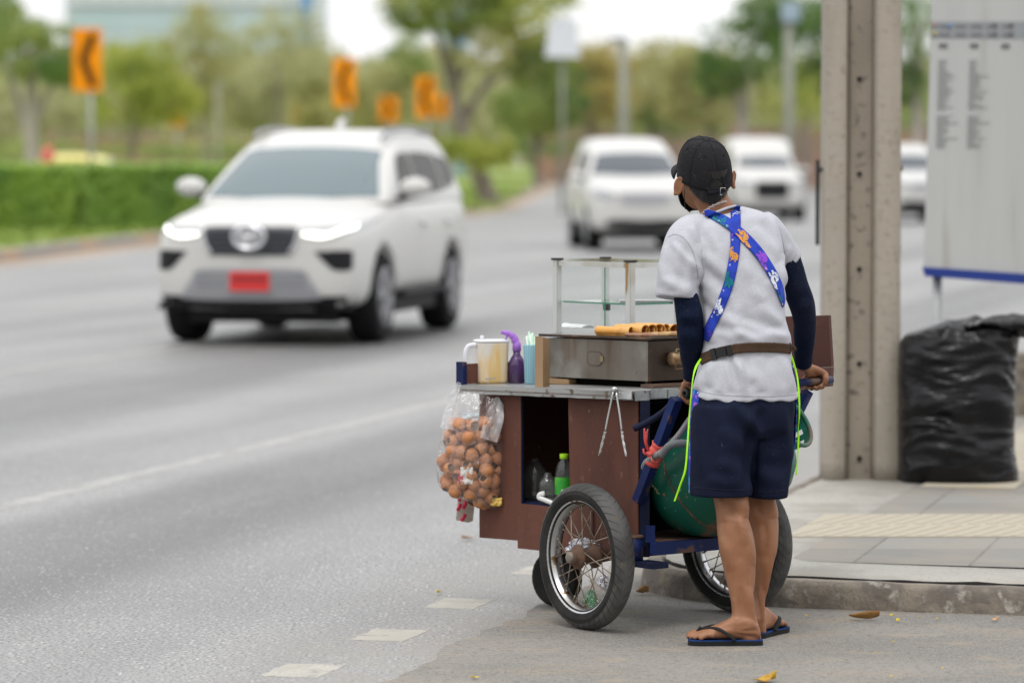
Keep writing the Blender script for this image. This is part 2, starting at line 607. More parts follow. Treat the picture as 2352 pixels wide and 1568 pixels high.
PAINT = mat('road_paint', (0.42, 0.40, 0.355), 0.7, layers=[(9, 0.42, 0.62, (0.355, 0.335, 0.295)), (70, 0.54, 0.64, (0.27, 0.265, 0.25)), (3, 0.45, 0.7, (0.37, 0.345, 0.295)), (14, .58, .68, (.25, .24, .23), 6)], bump=(90, 0.5, 0.003))
CONC_APRON = mat('concrete_apron', (0.225, 0.211, 0.192), 0.85, spec=.3, layers=[(1.6, 0.4, 0.62, (0.175, 0.167, 0.156), 6), (2.2, 0.5, 0.70, (0.29, 0.235, 0.17, 0.6), 7, (1, 1.5, 1)),
            (38, 0.5, 0.66, (0.11, 0.105, 0.098, 0.6), 6), (120, 0.48, 0.62, (0.33, 0.31, 0.275, 0.55), 3), (5, 0.58, 0.72, (0.33, 0.27, 0.195, 0.5), 7, (1, 1.6, 1))], bump=(120, 0.5, 0.003))
KERBM = mat('kerb_concrete', (0.25, 0.212, 0.168), 0.85, layers=[(7, 0.38, 0.6, (0.14, 0.118, 0.10), 7), (14, 0.57, 0.7, (0.38, 0.35, 0.31), 6), (5, 0.56, 0.66, (0.10, 0.09, 0.085, 0.7), 6, (1, 1, 3)), (90, 0.5, 0.68, (0.13, 0.12, 0.11, 0.5), 4)], bump=[(16, 0.7, 0.02), (110, 0.5, 0.004)])
SLABM = mat('kerb_slab_concrete', (0.37, 0.355, 0.32), 0.8, layers=[(4, 0.4, 0.65, (0.30, 0.283, 0.25), 6), (60, 0.5, 0.66, (0.24, 0.235, 0.225, 0.6), 5), (2.2, 0.56, 0.72, (0.30, 0.27, 0.23, 0.7), 5)], bump=(80, 0.4, 0.003))
GAPM = mat('crack_dirt', (0.035, 0.033, 0.03), 0.95)
TACT = mat('tactile_paving', (0.47, 0.355, 0.185), 0.8, layers=[(5, 0.4, 0.65, (0.40, 0.32, 0.19), 5), (60, 0.5, 0.66, (0.28, 0.25, 0.2, 0.6), 5), (2.4, 0.28, 0.40, (0.38, 0.34, 0.27), 4)], bump=(90, 0.4, 0.003))
GRASS = mat('grass_ground', (0.20, 0.28, 0.055), 0.9, layers=[(0.9, 0.4, 0.65, (0.27, 0.34, 0.07), 5), (0.25, 0.45, 0.7, (0.17, 0.22, 0.055), 4)], bump=(30, 0.6, 0.03))
KERBFAR = mat('median_kerb', (0.25, 0.23, 0.205), 0.85, layers=[(0.25, 0.5, 0.6, (0.36, 0.25, 0.17), 4), (2, 0.5, 0.7, (0.24, 0.21, 0.19), 4)])

mb = MB(); mb.smooth = False
mb.quad((-3000, -40, 0), (3000, -40, 0), (3000, 4000, 0), (-3000, 4000, 0))
o = mb.build('road', ASPHALT, origin=(0, 0, 0)); tag(o, 'grey asphalt road with pale worn stones and darker tyre tracks', 'road', kind='structure')

def strip(mb, s0, s1, t0, t1, z, n=1, jit=0.0):
    ts = [t0+(t1-t0)*i/n for i in range(n+1)]
    A = [rd(s0+R.uniform(-jit, jit), t, z) for t in ts]; B = [rd(s1+R.uniform(-jit, jit), t, z) for t in ts]
    D = lambda P: [V((p.x, p.y, -.002)) for p in P]
    mb.rings([D(A), A, B, D(B)], cap=False, closed=False, smooth=False)

mb = MB(); strip(mb, -6.45, -6.32, 8, 46, 0.0012, 60, 0.006)
tag(mb.build('lane_line', LANEP, origin=(0, 0, 0)), 'long worn pale lane line nearest the kerb', 'lane marking', kind='structure')
mb = MB(); strip(mb, -10.46, -10.33, 8, 120, 0.002, 60, 0.004)
tag(mb.build('lane_line', LANEP, origin=(0, 0, 0)), 'pale lane line passing under the large white car', 'lane marking', kind='structure')
mb = MB(); strip(mb, -14.36, -14.23, 8, 120, 0.002, 40, 0.004)
tag(mb.build('lane_line', LANEP, origin=(0, 0, 0)), 'faint lane line nearest the hedge', 'lane marking', kind='structure')
SQ = [(-3.52, 10.36, 'short pale paint dash outside the lower edge'), (-3.445, 11.17, 'short pale paint dash at the bottom edge of the picture'), (-3.425, 12.08, 'short pale paint dash second from the bottom edge'),
      (-3.43, 13.0, 'short pale paint dash left of the spoked wheel'), (-3.40, 14.12, 'short pale paint dash partly behind the spoked wheel'), (-3.42, 15.2, 'short pale paint dash under the cart')]
for s_, t_, lb in SQ[1:]:
    mb = MB()
    pts = [(-.092, -.15), (.092, -.15), (.092, .15), (-.092, .15)]
    ring = []
    for i in range(4):
        a, b = pts[i], pts[(i+1) % 4]
        for k in range(6):
            f = k/6
            ring.append(rd(s_+lerp(a[0], b[0], f)+R.uniform(-.006, .006), t_+lerp(a[1], b[1], f)+R.uniform(-.008, .008), 0.0028))
    mb.prism([V((p.x, p.y, -.001)) for p in ring], (0, 0, .0019))
    tag(mb.build('road_dash', PAINT, origin=(0, 0, 0)), lb, 'road marking', 'short dashes along the road edge', 'structure')

# concrete apron in front of the kerb: ragged edge against the asphalt
mb = MB(); n = 160
A, B = [], []
for i in range(n+1):
    t_ = 7.5+9.5*i/n
    e = -3.17 + 0.10*(noise.noise(V((t_*1.1, 3.3, 0)))) + 0.05*noise.noise(V((t_*6, 1.3, 0))) + 0.02*noise.noise(V((t_*22, 9, 0)))
    A.append(rd(e, t_, 0.0016)); B.append(rd(6.5, t_, 0.0016))
mb.rings([[V((p.x-.003, p.y, -.002)) for p in A], A, B], cap=False, closed=False, smooth=False)
tag(mb.build('concrete_apron', CONC_APRON, origin=(0, 0, 0)), 'sandy worn concrete apron beside the asphalt', 'pavement', kind='structure')

# ------------------------------------------------------------------ pavement with rounded kerb corner
E1, E2 = V((0.961, -0.276, 0)), V((0.242, 0.970, 0))
CORN = V((0.32, 13.48, 0))
def pv(a, b, z): q = CORN + E1*a + E2*b; q.z = z; return q
def kpath(d, r0=0.7, amax=6.0, bmax=11.0):
    r = max(r0-d, 0.06)
    pts = [(amax - (amax-d-r)*i/60, d) for i in range(61)]
    pts += [(d+r-r*sin(a), d+r-r*cos(a)) for a in [pi/2*i/16 for i in range(1, 16)]]
    pts += [(d, d+r+(bmax-d-r)*i/80) for i in range(81)]
    return pts
def kz(a): return 0.10 - 0.012*min(max((a-0.3)/2.2, 0), 1)
def prof_strip(prof, rag=0.0):
    rows = []
    for d, z in prof:
        row = []
        for i, (a, b) in enumerate(kpath(d)):
            zz = z/0.10*kz(a)
            j = rag*noise.noise(V((a*9, b*9, d*20)))
            row.append(pv(a+j*.5, b+j, zz + (0.3*j if z > .03 else 0)))
        rows.append(row)
    return rows
mb = MB(); mb.rings(prof_strip([(0, -0.02), (0.004, 0.03), (0.012, 0.078), (0.03, 0.097), (0.075, 0.0995), (0.086, 0.080), (0.084, 0.02)], 0.012), cap=False, closed=False)
tag(mb.build('kerb', KERBM, origin=(0.3, 13.4, 0)), 'weathered chipped concrete kerb curving around the corner', 'kerb', kind='structure')
mb = MB(); mb.rings(prof_strip([(0.075, 0.080), (0.125, 0.080)], 0.0), cap=False, closed=False)
tag(mb.build('kerb_crack', GAPM, origin=(0.3, 13.4, 0)), 'dark open crack behind the kerb', 'crack', kind='structure')
rows = prof_strip([(0.094, 0.07), (0.095, 0.105), (0.11, 0.1075), (0.57, 0.1075), (0.575, 0.08)], 0.0)
for r_, q in ((0, .0), (1, .0), (2, 0)):
    for i in range(len(rows[r_])):
        p = rows[r_][i]; jj = 0.016*noise.noise(V((p.x*7, p.y*7, 0))) + 0.009*noise.noise(V((p.x*25, p.y*25, 4)))
        p.y += jj
        if r_ == 1: p.z += .0045*noise.noise(V((p.x*11, p.y*11, 2)))+.003*noise.noise(V((p.x*31, p.y*31, 6)))
mb = MB(); mb.cur = 1; mb.rings(rows[:2], cap=False, closed=False); mb.cur = 0; mb.rings(rows[1:], cap=False, closed=False)
tag(mb.build('kerb_slab', [SLABM, GAPM], origin=(0.3, 13.4, 0)), 'pale smooth concrete slab behind the kerb', 'kerb', kind='structure')

def paving_mat():
    m, nt = _new('paving')
    N, L = nt.nodes, nt.links
    out = N.new('ShaderNodeOutputMaterial'); bs = N.new('ShaderNodeBsdfPrincipled')
    tc = N.new('ShaderNodeTexCoord')
    br = N.new('ShaderNodeTexBrick')
    br.offset = 0.0
    br.inputs['Scale'].default_value = 1.0; br.inputs['Brick Width'].default_value = 0.43; br.inputs['Row Height'].default_value = 0.475
    br.inputs['Mortar Size'].default_value = 0.006; br.inputs['Mortar Smooth'].default_value = 0.3; br.inputs['Bias'].default_value = 0.0
    br.inputs['Color1'].default_value = (0.235, 0.227, 0.208, 1); br.inputs['Color2'].default_value = (0.18, 0.173, 0.158, 1); br.inputs['Mortar'].default_value = (0.12, 0.11, 0.095, 1)
    L.new(tc.outputs['UV'], br.inputs['Vector'])
    prev = br.outputs['Color']
    for sc, lo, hi, c, k in ((2.2, 0.45, 0.7, (0.28, 0.24, 0.19), 0.7), (40, 0.5, 0.66, (0.2, 0.2, 0.195), 0.5), (0.9, 0.5, 0.7, (0.24, 0.23, 0.215), 0.6)):
        t = N.new('ShaderNodeTexNoise'); t.inputs['Scale'].default_value = sc; t.inputs['Detail'].default_value = 5
        L.new(tc.outputs['Object'], t.inputs['Vector'])
        r = N.new('ShaderNodeMapRange'); r.inputs['From Min'].default_value = lo; r.inputs['From Max'].default_value = hi; r.inputs['To Max'].default_value = k
        L.new(t.outputs['Fac'], r.inputs['Value'])
        x = N.new('ShaderNodeMix'); x.data_type = 'RGBA'; L.new(r.outputs[0], x.inputs[0]); L.new(prev, x.inputs[6]); x.inputs[7].default_value = (*c, 1)
        prev = x.outputs[2]
    L.new(prev, bs.inputs['Base Color']); bs.inputs['Roughness'].default_value = 0.8
    bp = N.new('ShaderNodeBump'); bp.inputs['Strength'].default_value = 0.6; bp.inputs['Distance'].default_value = 0.006
    iv = N.new('ShaderNodeMath'); iv.operation = 'SUBTRACT'; iv.inputs[0].default_value = 1; L.new(br.outputs['Fac'], iv.inputs[1])
    L.new(iv.outputs[0], bp.inputs['Height']); L.new(bp.outputs[0], bs.inputs['Normal'])
    L.new(bs.outputs[0], out.inputs[0])
    return m
PAVING = paving_mat()
ip = kpath(0.565)
mb = MB(); mb.smooth = False
ring = [pv(a, b, 0.106) for a, b in ip] + [pv(6, 11, 0.106)]
mb.poly(ring)
o = mb.build('pavement', PAVING, origin=(0, 0, 0)); tag(o, 'grey concrete slab pavement under the utility pole', 'pavement', kind='structure')
uvl = o.data.uv_layers.new(name='UVMap')
for lp in o.data.loops:
    c = o.data.vertices[lp.vertex_index].co
    uvl.data[lp.index].uv = (c.x - (c.y-14.1)*0.231 - 1.30, c.y - 14.75)
# back wall of the island so that its far edge is real
mb = MB(); mb.smooth = False
mb.prism([pv(0.0, 11, -0.02), pv(6, 11, -0.02), pv(6, 11.12, -0.02), pv(0, 11.12, -0.02)], (0, 0, 0.125))
tag(mb.build('kerb', KERBM, origin=(0.3, 24, 0)), 'far kerb behind the black bag', 'kerb', kind='structure')
mb = MB(); mb.smooth = False
y0, y1 = 14.72, 15.66
def xl(y): return 0.32 + (y-13.48)*0.249 + 0.42
mb.prism([V((xl(y0), y0, 0.10)), V((6, y0, 0.10)), V((6, y1, 0.10)), V((xl(y1), y1, 0.10))], (0, 0, .0108))
x = xl(y0)
while x < 3.2:
    for rr in (0, 1):
        a0, a1 = y0+0.03+rr*0.47, y0+0.44+rr*0.47
        sh = 0.231
        p = [V((x+(a0-y0)*sh, a0, 0.109)), V((x+0.028+(a0-y0)*sh, a0, 0.109)), V((x+0.028+(a1-y0)*sh+.10, a1, 0.109)), V((x+(a1-y0)*sh+.10, a1, 0.109))]
        mb.prism(p, (0, 0, 0.0038))
    x += 0.072
tag(mb.build('tactile_paving', TACT, origin=(0, 0, 0)), 'yellow ribbed tactile paving band running across the pavement', 'paving', kind='structure')
mb = MB(); mb.smooth = False
for i in range(14):
    mb.prism([rd(-2.35, 16.9+i*.43, .107), rd(-1.93, 16.9+i*.43, .107), rd(-1.93, 17.31+i*.43, .107), rd(-2.35, 17.31+i*.43, .107)], (0, 0, 0.006))
tag(mb.build('tactile_paving', TACT, origin=(0, 0, 0)), 'yellow tactile paving band along the road behind the pole', 'paving', kind='structure')

# ------------------------------------------------------------------ left median: kerb, grass
kp = [V((-11.2, 25, 0)), V((-9.9, 40, 0)), V((-8.7, 51, 0)), gp(0, 602), gp(150, 582), gp(300, 563), gp(480, 545), gp(700, 530), gp(1075, 492), gp(1175, 462), gp(1235, 436), gp(1262, 412), gp(1274, 396), V((4.0, 800, 0))]
kp = [V(p) for p in spline([tuple(p) for p in kp], 6)]
def off(P, d):
    out = []
    for i, p in enumerate(P):
        t = (P[min(i+1, len(P)-1)] - P[max(i-1, 0)]).normalized()
        out.append(p + V((-t.y, t.x, 0))*d)
    return out
mb = MB()
rows = []
for d, z in ((0, -.02), (0.02, 0.15), (0.05, 0.17), (0.28, 0.17), (0.3, 0.10)):
    q = off(kp, d); rows.append([V((p.x, p.y, z)) for p in q])
mb.rings(rows, cap=False, closed=False)
tag(mb.build('kerb', KERBFAR, origin=(-8, 60, 0)), 'long pale median kerb below the hedge', 'kerb', kind='structure')
mb = MB(); mb.smooth = False
A, B = [V((p.x, p.y, .002)) for p in off(kp, .02)], [V((p.x+.25*noise.noise(V((p.y*.3, 1, 1))), p.y, .002)) for p in off(kp, -.75)]
mb.rings([A, B, [V((p.x, p.y, -.002)) for p in B]], cap=False, closed=False, smooth=False)
tag(mb.build('gutter', mat('sandy_gutter', (0.36, 0.275, 0.205), .9, layers=[(.5, .4, .7, (.30, .255, .21), 4)]), origin=(-8, 60, 0)), 'sandy gutter strip along the median kerb', 'gutter', kind='structure')
mb = MB(); mb.smooth = False
q = off(kp, 0.29)
ring = [V((p.x, p.y, 0.15)) for p in q] + [V((-100, 800, .15)), V((-400, 800, .15)), V((-400, 25, .15))]
mb.poly(ring)
tag(mb.build('median', GRASS, origin=(0, 0, 0)), 'green grass median on the left of the road', 'grass', kind='structure')
# ------------------------------------------------------------------ foliage helpers
def leafy(name, c, c2, c3): return mat(name, c, 0.65, layers=[(0.55, 0.42, 0.6, c2, 3), (1.7, 0.5, 0.68, c3, 3), (9, 0.5, 0.7, (c[0]*.55, c[1]*.6, c[2]*.5, .7), 2)], transl=0.5)
LEAF_A = leafy('leaves_bright', (0.414, 0.460, 0.098), (0.506, 0.517, 0.127), (0.276, 0.345, 0.081))
LEAF_B = leafy('leaves_olive', (0.460, 0.448, 0.196), (0.552, 0.517, 0.230), (0.322, 0.333, 0.144))
LEAF_C = leafy('leaves_mid', (0.282, 0.362, 0.109), (0.380, 0.437, 0.127), (0.184, 0.253, 0.086))
LEAF_D = leafy('leaves_dark', (0.144, 0.247, 0.069), (0.213, 0.316, 0.075), (0.103, 0.172, 0.069))
LEAF_E = leafy('leaves_yellowish', (0.529, 0.431, 0.138), (0.460, 0.414, 0.161), (0.333, 0.322, 0.127))
LEAF_P = leafy('leaves_pale', (0.494, 0.494, 0.276), (0.552, 0.529, 0.299), (0.356, 0.374, 0.196))
HEDGE = leafy('hedge_leaves', (0.36, 0.52, 0.13), (0.43, 0.58, 0.135), (0.26, 0.41, 0.11))
BARK = mat('bark', (0.20, 0.165, 0.135), 0.9, layers=[(3, 0.4, 0.65, (0.30, 0.26, 0.22), 5, (1, 1, .3)), (9, 0.5, 0.7, (0.10, 0.085, 0.07), 5)], bump=(14, 0.7, 0.05))
BARK2 = mat('pale_bark', (0.36, 0.32, 0.28), 0.9, layers=[(2, 0.4, 0.65, (0.22, 0.2, 0.175), 5, (1, 1, .3))], bump=(10, 0.6, 0.05))

def leaf(mb, p, s, up=0.3, rr=R):
    n = V((rr.gauss(0, 1), rr.gauss(0, 1), rr.gauss(0, 1)+up)).normalized()
    a = n.orthogonal().normalized()
    a = (Matrix.Rotation(rr.uniform(0, 2*pi), 3, n) @ a)
    b = n.cross(a)
    l, w_ = s*rr.uniform(.8, 1.3), s*rr.uniform(.4, .65)
    mb.add([p-a*l*.5, p-b*w_*.5+a*l*.05, p+a*l*.5, p+b*w_*.5+a*l*.05], [(0, 1, 2, 3)], False)

def crown_mesh(seed, nc, nl, ls, squash=0.8, droop=0.0, hollow=0.35):
    """unit crown (radius about 1) of leaf clumps with gaps between"""
    rr = random.Random(seed); mb = MB()
    for i in range(nc):
        while True:
            p = V((rr.uniform(-1, 1), rr.uniform(-1, 1), rr.uniform(-.8, 1)))
            if hollow < p.length < 1: break
        p.z *= squash
        cr = rr.uniform(.16, .34)
        for k in range(int(nl*rr.uniform(.6, 1.4))):
            q = V((rr.gauss(0, 1), rr.gauss(0, 1), rr.gauss(0, .7)))*cr*.55
            q.z -= droop*q.length
            leaf(mb, p+q, ls*rr.uniform(.7, 1.3), rr=rr)
    return mb.mesh('crown', LEAF_A)
CROWNS = [crown_mesh(3, 84, 62, .10), crown_mesh(8, 70, 62, .10, .9), crown_mesh(21, 96, 52, .09, .65), crown_mesh(34, 74, 62, .095, 1.0), crown_mesh(55, 54, 56, .09, .8)]

def tree(px, base_y, Y, trunk, crown, leafm, cm, label, bark=BARK, lean=(0, 0), group='trees along the far side of the road', zb=0.15, name='tree', limbs=5):
    """px/base: trunk foot pixel column; crown: list of (px, py, rx px, rz px, dY)"""
    foot = at(px, 365, Y); foot.z = zb
    root = empty(name, foot, 0, label, 'tree' if name != 'shrub' else 'shrub', group)
    tr = MB()
    ctop = at(crown[0][0], crown[0][1], Y)
    r0 = trunk/pm(Y)/2
    mid = foot.lerp(ctop, .5) + V((lean[0], 0, lean[1]))
    path = spline([foot, foot.lerp(mid, .5), mid, ctop], 5)
    n = len(path)
    tr.tube(path, [r0*(1.25-0.2*min(i, 1)-0.75*i/n) for i in range(n)], 10)
    for k in range(limbs):
        i = int(n*(.45+.1*k*5/limbs)) ; i = min(i, n-2)
        c = crown[k % len(crown)]
        e = at(c[0]+R.uniform(-.6, .6)*c[2], c[1]+R.uniform(-.5, .3)*c[3], Y+c[4]+R.uniform(-1, 1))
        p = V(path[i]); m = p.lerp(e, .5)+V((0, 0, .15*(e-p).length))
        tr.tube(spline([p, m, e], 4), [r0*.36*(1-.8*j/8) for j in range(9)], 7)
    tr.build('trunk', bark, root)
    for c in crown:
        o = bpy.data.objects.new('crown', CROWNS[(cm+crown.index(c)) % len(CROWNS)])
        COL.objects.link(o); o.parent = root
        p = at(c[0], c[1], Y+c[4])
        o.location = p - foot
        s = 1/pm(Y+c[4])
        o.scale = (c[2]*s*1.22, max(c[2], c[3])*s, c[3]*s*1.22)
        o.rotation_euler = (0, 0, R.uniform(0, 6))
        o.material_slots[0].link = 'OBJECT'; o.material_slots[0].material = leafm if not isinstance(leafm, list) else leafm[crown.index(c) % len(leafm)]
    return root

# ------------------------------------------------------------------ hedge
def hedge(x0, x1, label, Y=75.5, d=2.2, z0=0.15, z1=1.44, nl=5200):
    rr = random.Random(int(abs(x0)*10))
    mb = MB()
    mb.box(((x0+x1)/2, Y+d/2, (z0+z1)/2), (x1-x0-.16, d-.16, z1-z0-.1))
    for i in range(nl):
        f = rr.random()
        if f < .62: p = V((rr.uniform(x0, x1), Y+rr.uniform(-.02, .12), rr.uniform(z0, z1)))
        elif f < .9: p = V((rr.uniform(x0, x1), Y+rr.uniform(0, d), z1+rr.uniform(-.1, .04)))
        else: p = V((rr.choice((x0, x1))+rr.uniform(-.06, .06), Y+rr.uniform(0, d), rr.uniform(z0, z1)))
        leaf(mb, p, .15, 3.0 if p.z > z1-.16 else .6, rr)
    o = mb.build('hedge', HEDGE, fix=False); tag(o, label, 'hedge', 'clipped hedges on the median')
hedge(-13.5, -8.62, 'clipped green hedge at the left picture edge')
hedge(-8.40, -3.6, 'clipped green hedge running behind the large white car')
g = MB(); rr = random.Random(4)
for i in range(2600):
    p = gp(rr.uniform(-40, 1240), 0, .15) if False else None
    x = rr.uniform(-13, -1.0); y = rr.uniform(60, 77)
    q = V((x, y, .15))
    if proj(q)[0] < 1260 and y > 58+(max(0, x+7.8)*13.0 if x > -7.8 else abs(x+7.8)*.6) + 2.6: leaf(g, q+V((0, 0, .03)), .16, 0, rr)
for i in range(1600):
    q = V((rr.uniform(-3.2, 2.0), rr.uniform(105, 190), .2))
    px, py = proj(q)
    if 1020 < px < 1235 - max(0, (py-420))*1.6: leaf(g, q, .22, 0, rr)
tag(g.build('grass', GRASS, origin=(-6, 66, .15), fix=False), 'tufts of green grass on the median', 'grass', kind='stuff')

# ------------------------------------------------------------------ chevron signs
ORANGE = mat('sign_orange', (0.86, 0.28, 0.002), 0.6, spec=.2, layers=[(1.5, .4, .7, (0.78, 0.245, 0.002), 3)])
BLACKP = mat('sign_black', (0.008, 0.008, 0.009), 0.7, spec=.15)
STEEL = mat('galvanised_post', (0.36, 0.37, 0.385), 0.6, 0.0, layers=[(3, .4, .7, (.33, .34, .35), 4)])
def chevron(px0, py0, px1, py1, Y, label, yaw=0.0, foot_z=.15, mirror=False):
    a, b = at(px0, py0, Y), at(px1, py1, Y)
    w_, h_ = b.x-a.x, a.z-b.z
    cx = (a.x+b.x)/2
    root = empty('chevron_sign', (cx, Y, foot_z), yaw, label, 'road sign', 'orange chevron signs')
    p = MB(Matrix.Translation((cx, Y, 0)) @ Matrix.Rotation(yaw, 4, 'Z'))
    p.cyl((0.06, .05, foot_z), (0.06, .05, a.z-.05), .045, 12)
    p.build('post', STEEL, root)
    p = MB(p.M); p.box((0, 0, (a.z+b.z)/2), (w_, .03, h_), bev=.012)
    bd = p.build('panel', ORANGE, root)
    p = MB(p.M); p.smooth = False
    z0, z1, zm = b.z+h_*.08, a.z-h_*.08, (a.z+b.z)/2
    t, xa, xb = w_*.28, -w_*.28, w_*.08
    if mirror: xa, xb, t = -xa, -xb, -t
    for (p0, p1) in (((xb, z1), (xa, zm)), ((xa, zm), (xb, z0))):
        p.prism([V((p0[0], -.022, p0[1])), V((p0[0]+t, -.022, p0[1])), V((p1[0]+t, -.022, p1[1])), V((p1[0], -.022, p1[1]))], (0, .004, 0))
    p.build('arrow', BLACKP, bd)
    return root
chevron(166, 66, 235, 211, 80, 'tall orange sign with a black chevron on a grey post above the hedge', radians(-4))
chevron(758, 134, 824, 246, 112, 'orange chevron sign standing behind the roof of the large white car', radians(-38))
chevron(948, 176, 1008, 270, 128, 'orange chevron sign left of the leaning tree trunk', radians(-40))
chevron(1000, 218, 1036, 272, 160, 'small dim orange sign overlapped by the larger one near the leaning trunk', radians(-50))
chevron(868, 222, 916, 280, 150, 'orange sign just over the roof of the large white car', radians(30), mirror=True)
chevron(668, 238, 704, 280, 190, 'small faint orange sign over the windscreen of the large white car', radians(40), mirror=True)
chevron(386, 242, 426, 292, 180, 'small orange sign far behind the hedge', radians(35), mirror=True)

# ------------------------------------------------------------------ red brick wall and low planting behind
BRICK = mat('brick_wall', (0.34, 0.18, 0.14), 0.9, layers=[(0.35, .4, .65, (0.38, 0.24, 0.17), 4), (0.16, .45, .62, (0.22, 0.16, 0.12), 4), (3, .5, .7, (.27, .17, .13), 4)])
def wall(px0, px1, Y0, Y1, z1, label):
    a, b = at(px0, 365, Y0), at(px1, 365, Y1)
    a.z = b.z = 0.0
    root = empty('brick_wall', a, 0, label, 'wall', 'brick walls at the far end')
    t = (b-a); n = V((t.y, -t.x, 0)).normalized()*.2
    mb = MB(); mb.smooth = False
    mb.prism([a-n, b-n, b+n, a+n], (0, 0, z1-.1)); mb.build('wall', BRICK, root)
    mb = MB(); mb.smooth = False
    mb.prism([a-n*1.4+V((0, 0, z1-.1)), b-n*1.4+V((0, 0, z1-.1)), b+n*1.4+V((0, 0, z1-.1)), a+n*1.4+V((0, 0, z1-.1))], (0, 0, .14)); mb.build('coping', KERBFAR, root)
    L_ = t.length; k = int(L_/5)
    mb = None
    for i in range(k+1):
        p = a+t*(i/max(k, 1)); q = MB(); q.box((p.x, p.y, z1/2+.1), (.55, .55, z1+.2)); q.build('pier', BRICK, root)
wall(120, 1010, 215, 215, 2.9, 'long reddish brick wall behind the hedge and signs')
wall(1240, 1700, 250, 240, 3.3, 'reddish brick wall behind the white van')
wall(1690, 2180, 205, 190, 3.2, 'dark red brick wall behind the pole')

def bushes(px0, px1, Y, py, h_px, leafm, label, n=8, seed=1, name='bush_row'):
    rr = random.Random(seed)
    s = 1/pm(Y)
    base = at((px0+px1)/2, 365, Y); base.z = .1
    mb = MB()
    for i in range(n):
        px = lerp(px0, px1, (i+.5)/n)+rr.uniform(-6, 6)
        c = at(px, py+rr.uniform(-.2, .2)*h_px, Y+rr.uniform(-1.5, 1.5))
        rx = (px1-px0)/n*s*rr.uniform(1.0, 1.35); rz = h_px*s*.5*rr.uniform(.8, 1.2)
        for k in range(150):
            q = V((rr.gauss(0, .5)*rx, rr.gauss(0, .5)*rx, rr.gauss(0, .5)*rz))
            p = c+q
            if p.z < .05: p.z = .05+rr.random()*.3
            leaf(mb, p, max(.22, 7*s), .3, rr)
    o = mb.build(name, leafm, fix=False, origin=base)
    tag(o, label, 'shrubs', 'shrub rows beyond the median')
bushes(-30, 560, 170, 345, 40, LEAF_C, 'low green shrubs behind the hedge, below the tall chevron sign', 12, 2)
bushes(380, 1000, 190, 330, 55, LEAF_B, 'olive shrub row behind the large white car', 12, 3)
bushes(1020, 1180, 118, 350, 60, LEAF_A, 'bright green shrubs right of the large white car', 6, 4)
bushes(1160, 1330, 230, 335, 60, LEAF_D, 'dark shrubs left of the white van', 6, 5)
bushes(1440, 1720, 225, 290, 60, LEAF_C, 'green shrubs above the roof of the white van', 8, 6)
bushes(1740, 1900, 150, 240, 120, LEAF_A, 'pale green bush beside the utility pole', 6, 7, 'bush')
bushes(2040, 2160, 160, 250, 130, LEAF_C, 'green bush seen between the pole and the notice board', 5, 8, 'bush')

# ------------------------------------------------------------------ trees
tree(75, 375, 95, 56, [(70, 110, 90, 85, 0), (-30, 60, 80, 80, 2), (140, 165, 50, 50, -1)], [LEAF_C, LEAF_C, LEAF_D], 0, 'green tree with a stout grey-brown trunk at the left picture edge', BARK2)
tree(300, 370, 125, 20, [(300, 200, 95, 100, 0), (380, 230, 70, 80, 1)], LEAF_A, 1, 'bright yellow-green tree right of the tall chevron sign')
tree(478, 360, 165, 16, [(460, 150, 85, 110, 0), (520, 220, 70, 80, 1)], LEAF_B, 3, 'olive tree with a thin pale trunk left of the large white car', BARK2)
tree(640, 350, 160, 16, [(640, 130, 110, 110, 0), (580, 230, 80, 80, 2)], LEAF_P, 4, 'thin pale tree in front of the glass building')
tree(735, 350, 185, 16, [(740, 240, 80, 80, 0), (700, 170, 60, 80, 0)], LEAF_B, 1, 'olive tree behind the second chevron sign')
tree(850, 350, 170, 18, [(860, 230, 100, 95, 0), (930, 160, 60, 60, 1)], [LEAF_B, LEAF_C], 2, 'olive tree between two chevron signs above the large white car')
tree(1125, 372, 120, 46, [(1040, 20, 130, 70, 0), (1180, 40, 130, 90, 1), (1230, 150, 80, 80, 2), (960, -20, 80, 60, 0), (1105, 120, 75, 55, -1)], [LEAF_C, LEAF_A, LEAF_C, LEAF_A, LEAF_B], 0, 'large tree with a leaning brown trunk spreading over the road', BARK, (-.5, 0), limbs=8)
tree(960, 350, 200, 16, [(965, 200, 75, 90, 0)], LEAF_B, 1, 'olive tree behind the two overlapping orange signs')
tree(1010, 350, 190, 16, [(1010, 230, 80, 90, 0)], LEAF_P, 3, 'pale olive tree left of the leaning trunk')
tree(1235, 350, 200, 20, [(1220, 260, 85, 80, 0), (1290, 220, 70, 70, 0)], [LEAF_C, LEAF_D], 2, 'green tree below the blank white sign panel')
tree(1350, 340, 215, 22, [(1360, 210, 90, 105, 0), (1330, 150, 50, 60, 0)], [LEAF_E, LEAF_E], 1, 'yellowish tree right of the blank white sign panel')
tree(1500, 330, 220, 20, [(1500, 200, 90, 85, 0), (1540, 260, 80, 60, 0)], [LEAF_B, LEAF_D], 3, 'olive tree between the grey lamp post and the cap of the person')
tree(1640, 330, 210, 20, [(1620, 210, 80, 100, 0), (1590, 180, 60, 70, 0)], LEAF_B, 0, 'olive green tree behind the cap of the person')
tree(1697, 325, 150, 34, [(1720, 110, 85, 100, 0), (1650, 170, 55, 60, 0), (1780, 50, 90, 70, 1)], LEAF_D, 4, 'dark green tree with a grey trunk left of the utility pole', BARK2)
tree(1850, 325, 170, 22, [(1850, 110, 70, 110, 0), (1880, 200, 60, 70, 0)], LEAF_D, 1, 'dark green tree partly behind the utility pole')
tree(2112, 325, 120, 36, [(2100, 60, 75, 90, 0), (2080, 190, 40, 60, 0)], LEAF_D, 4, 'dark green tree with a grey trunk between the pole and the notice board', BARK2)
mb = MB(); rr = random.Random(77)
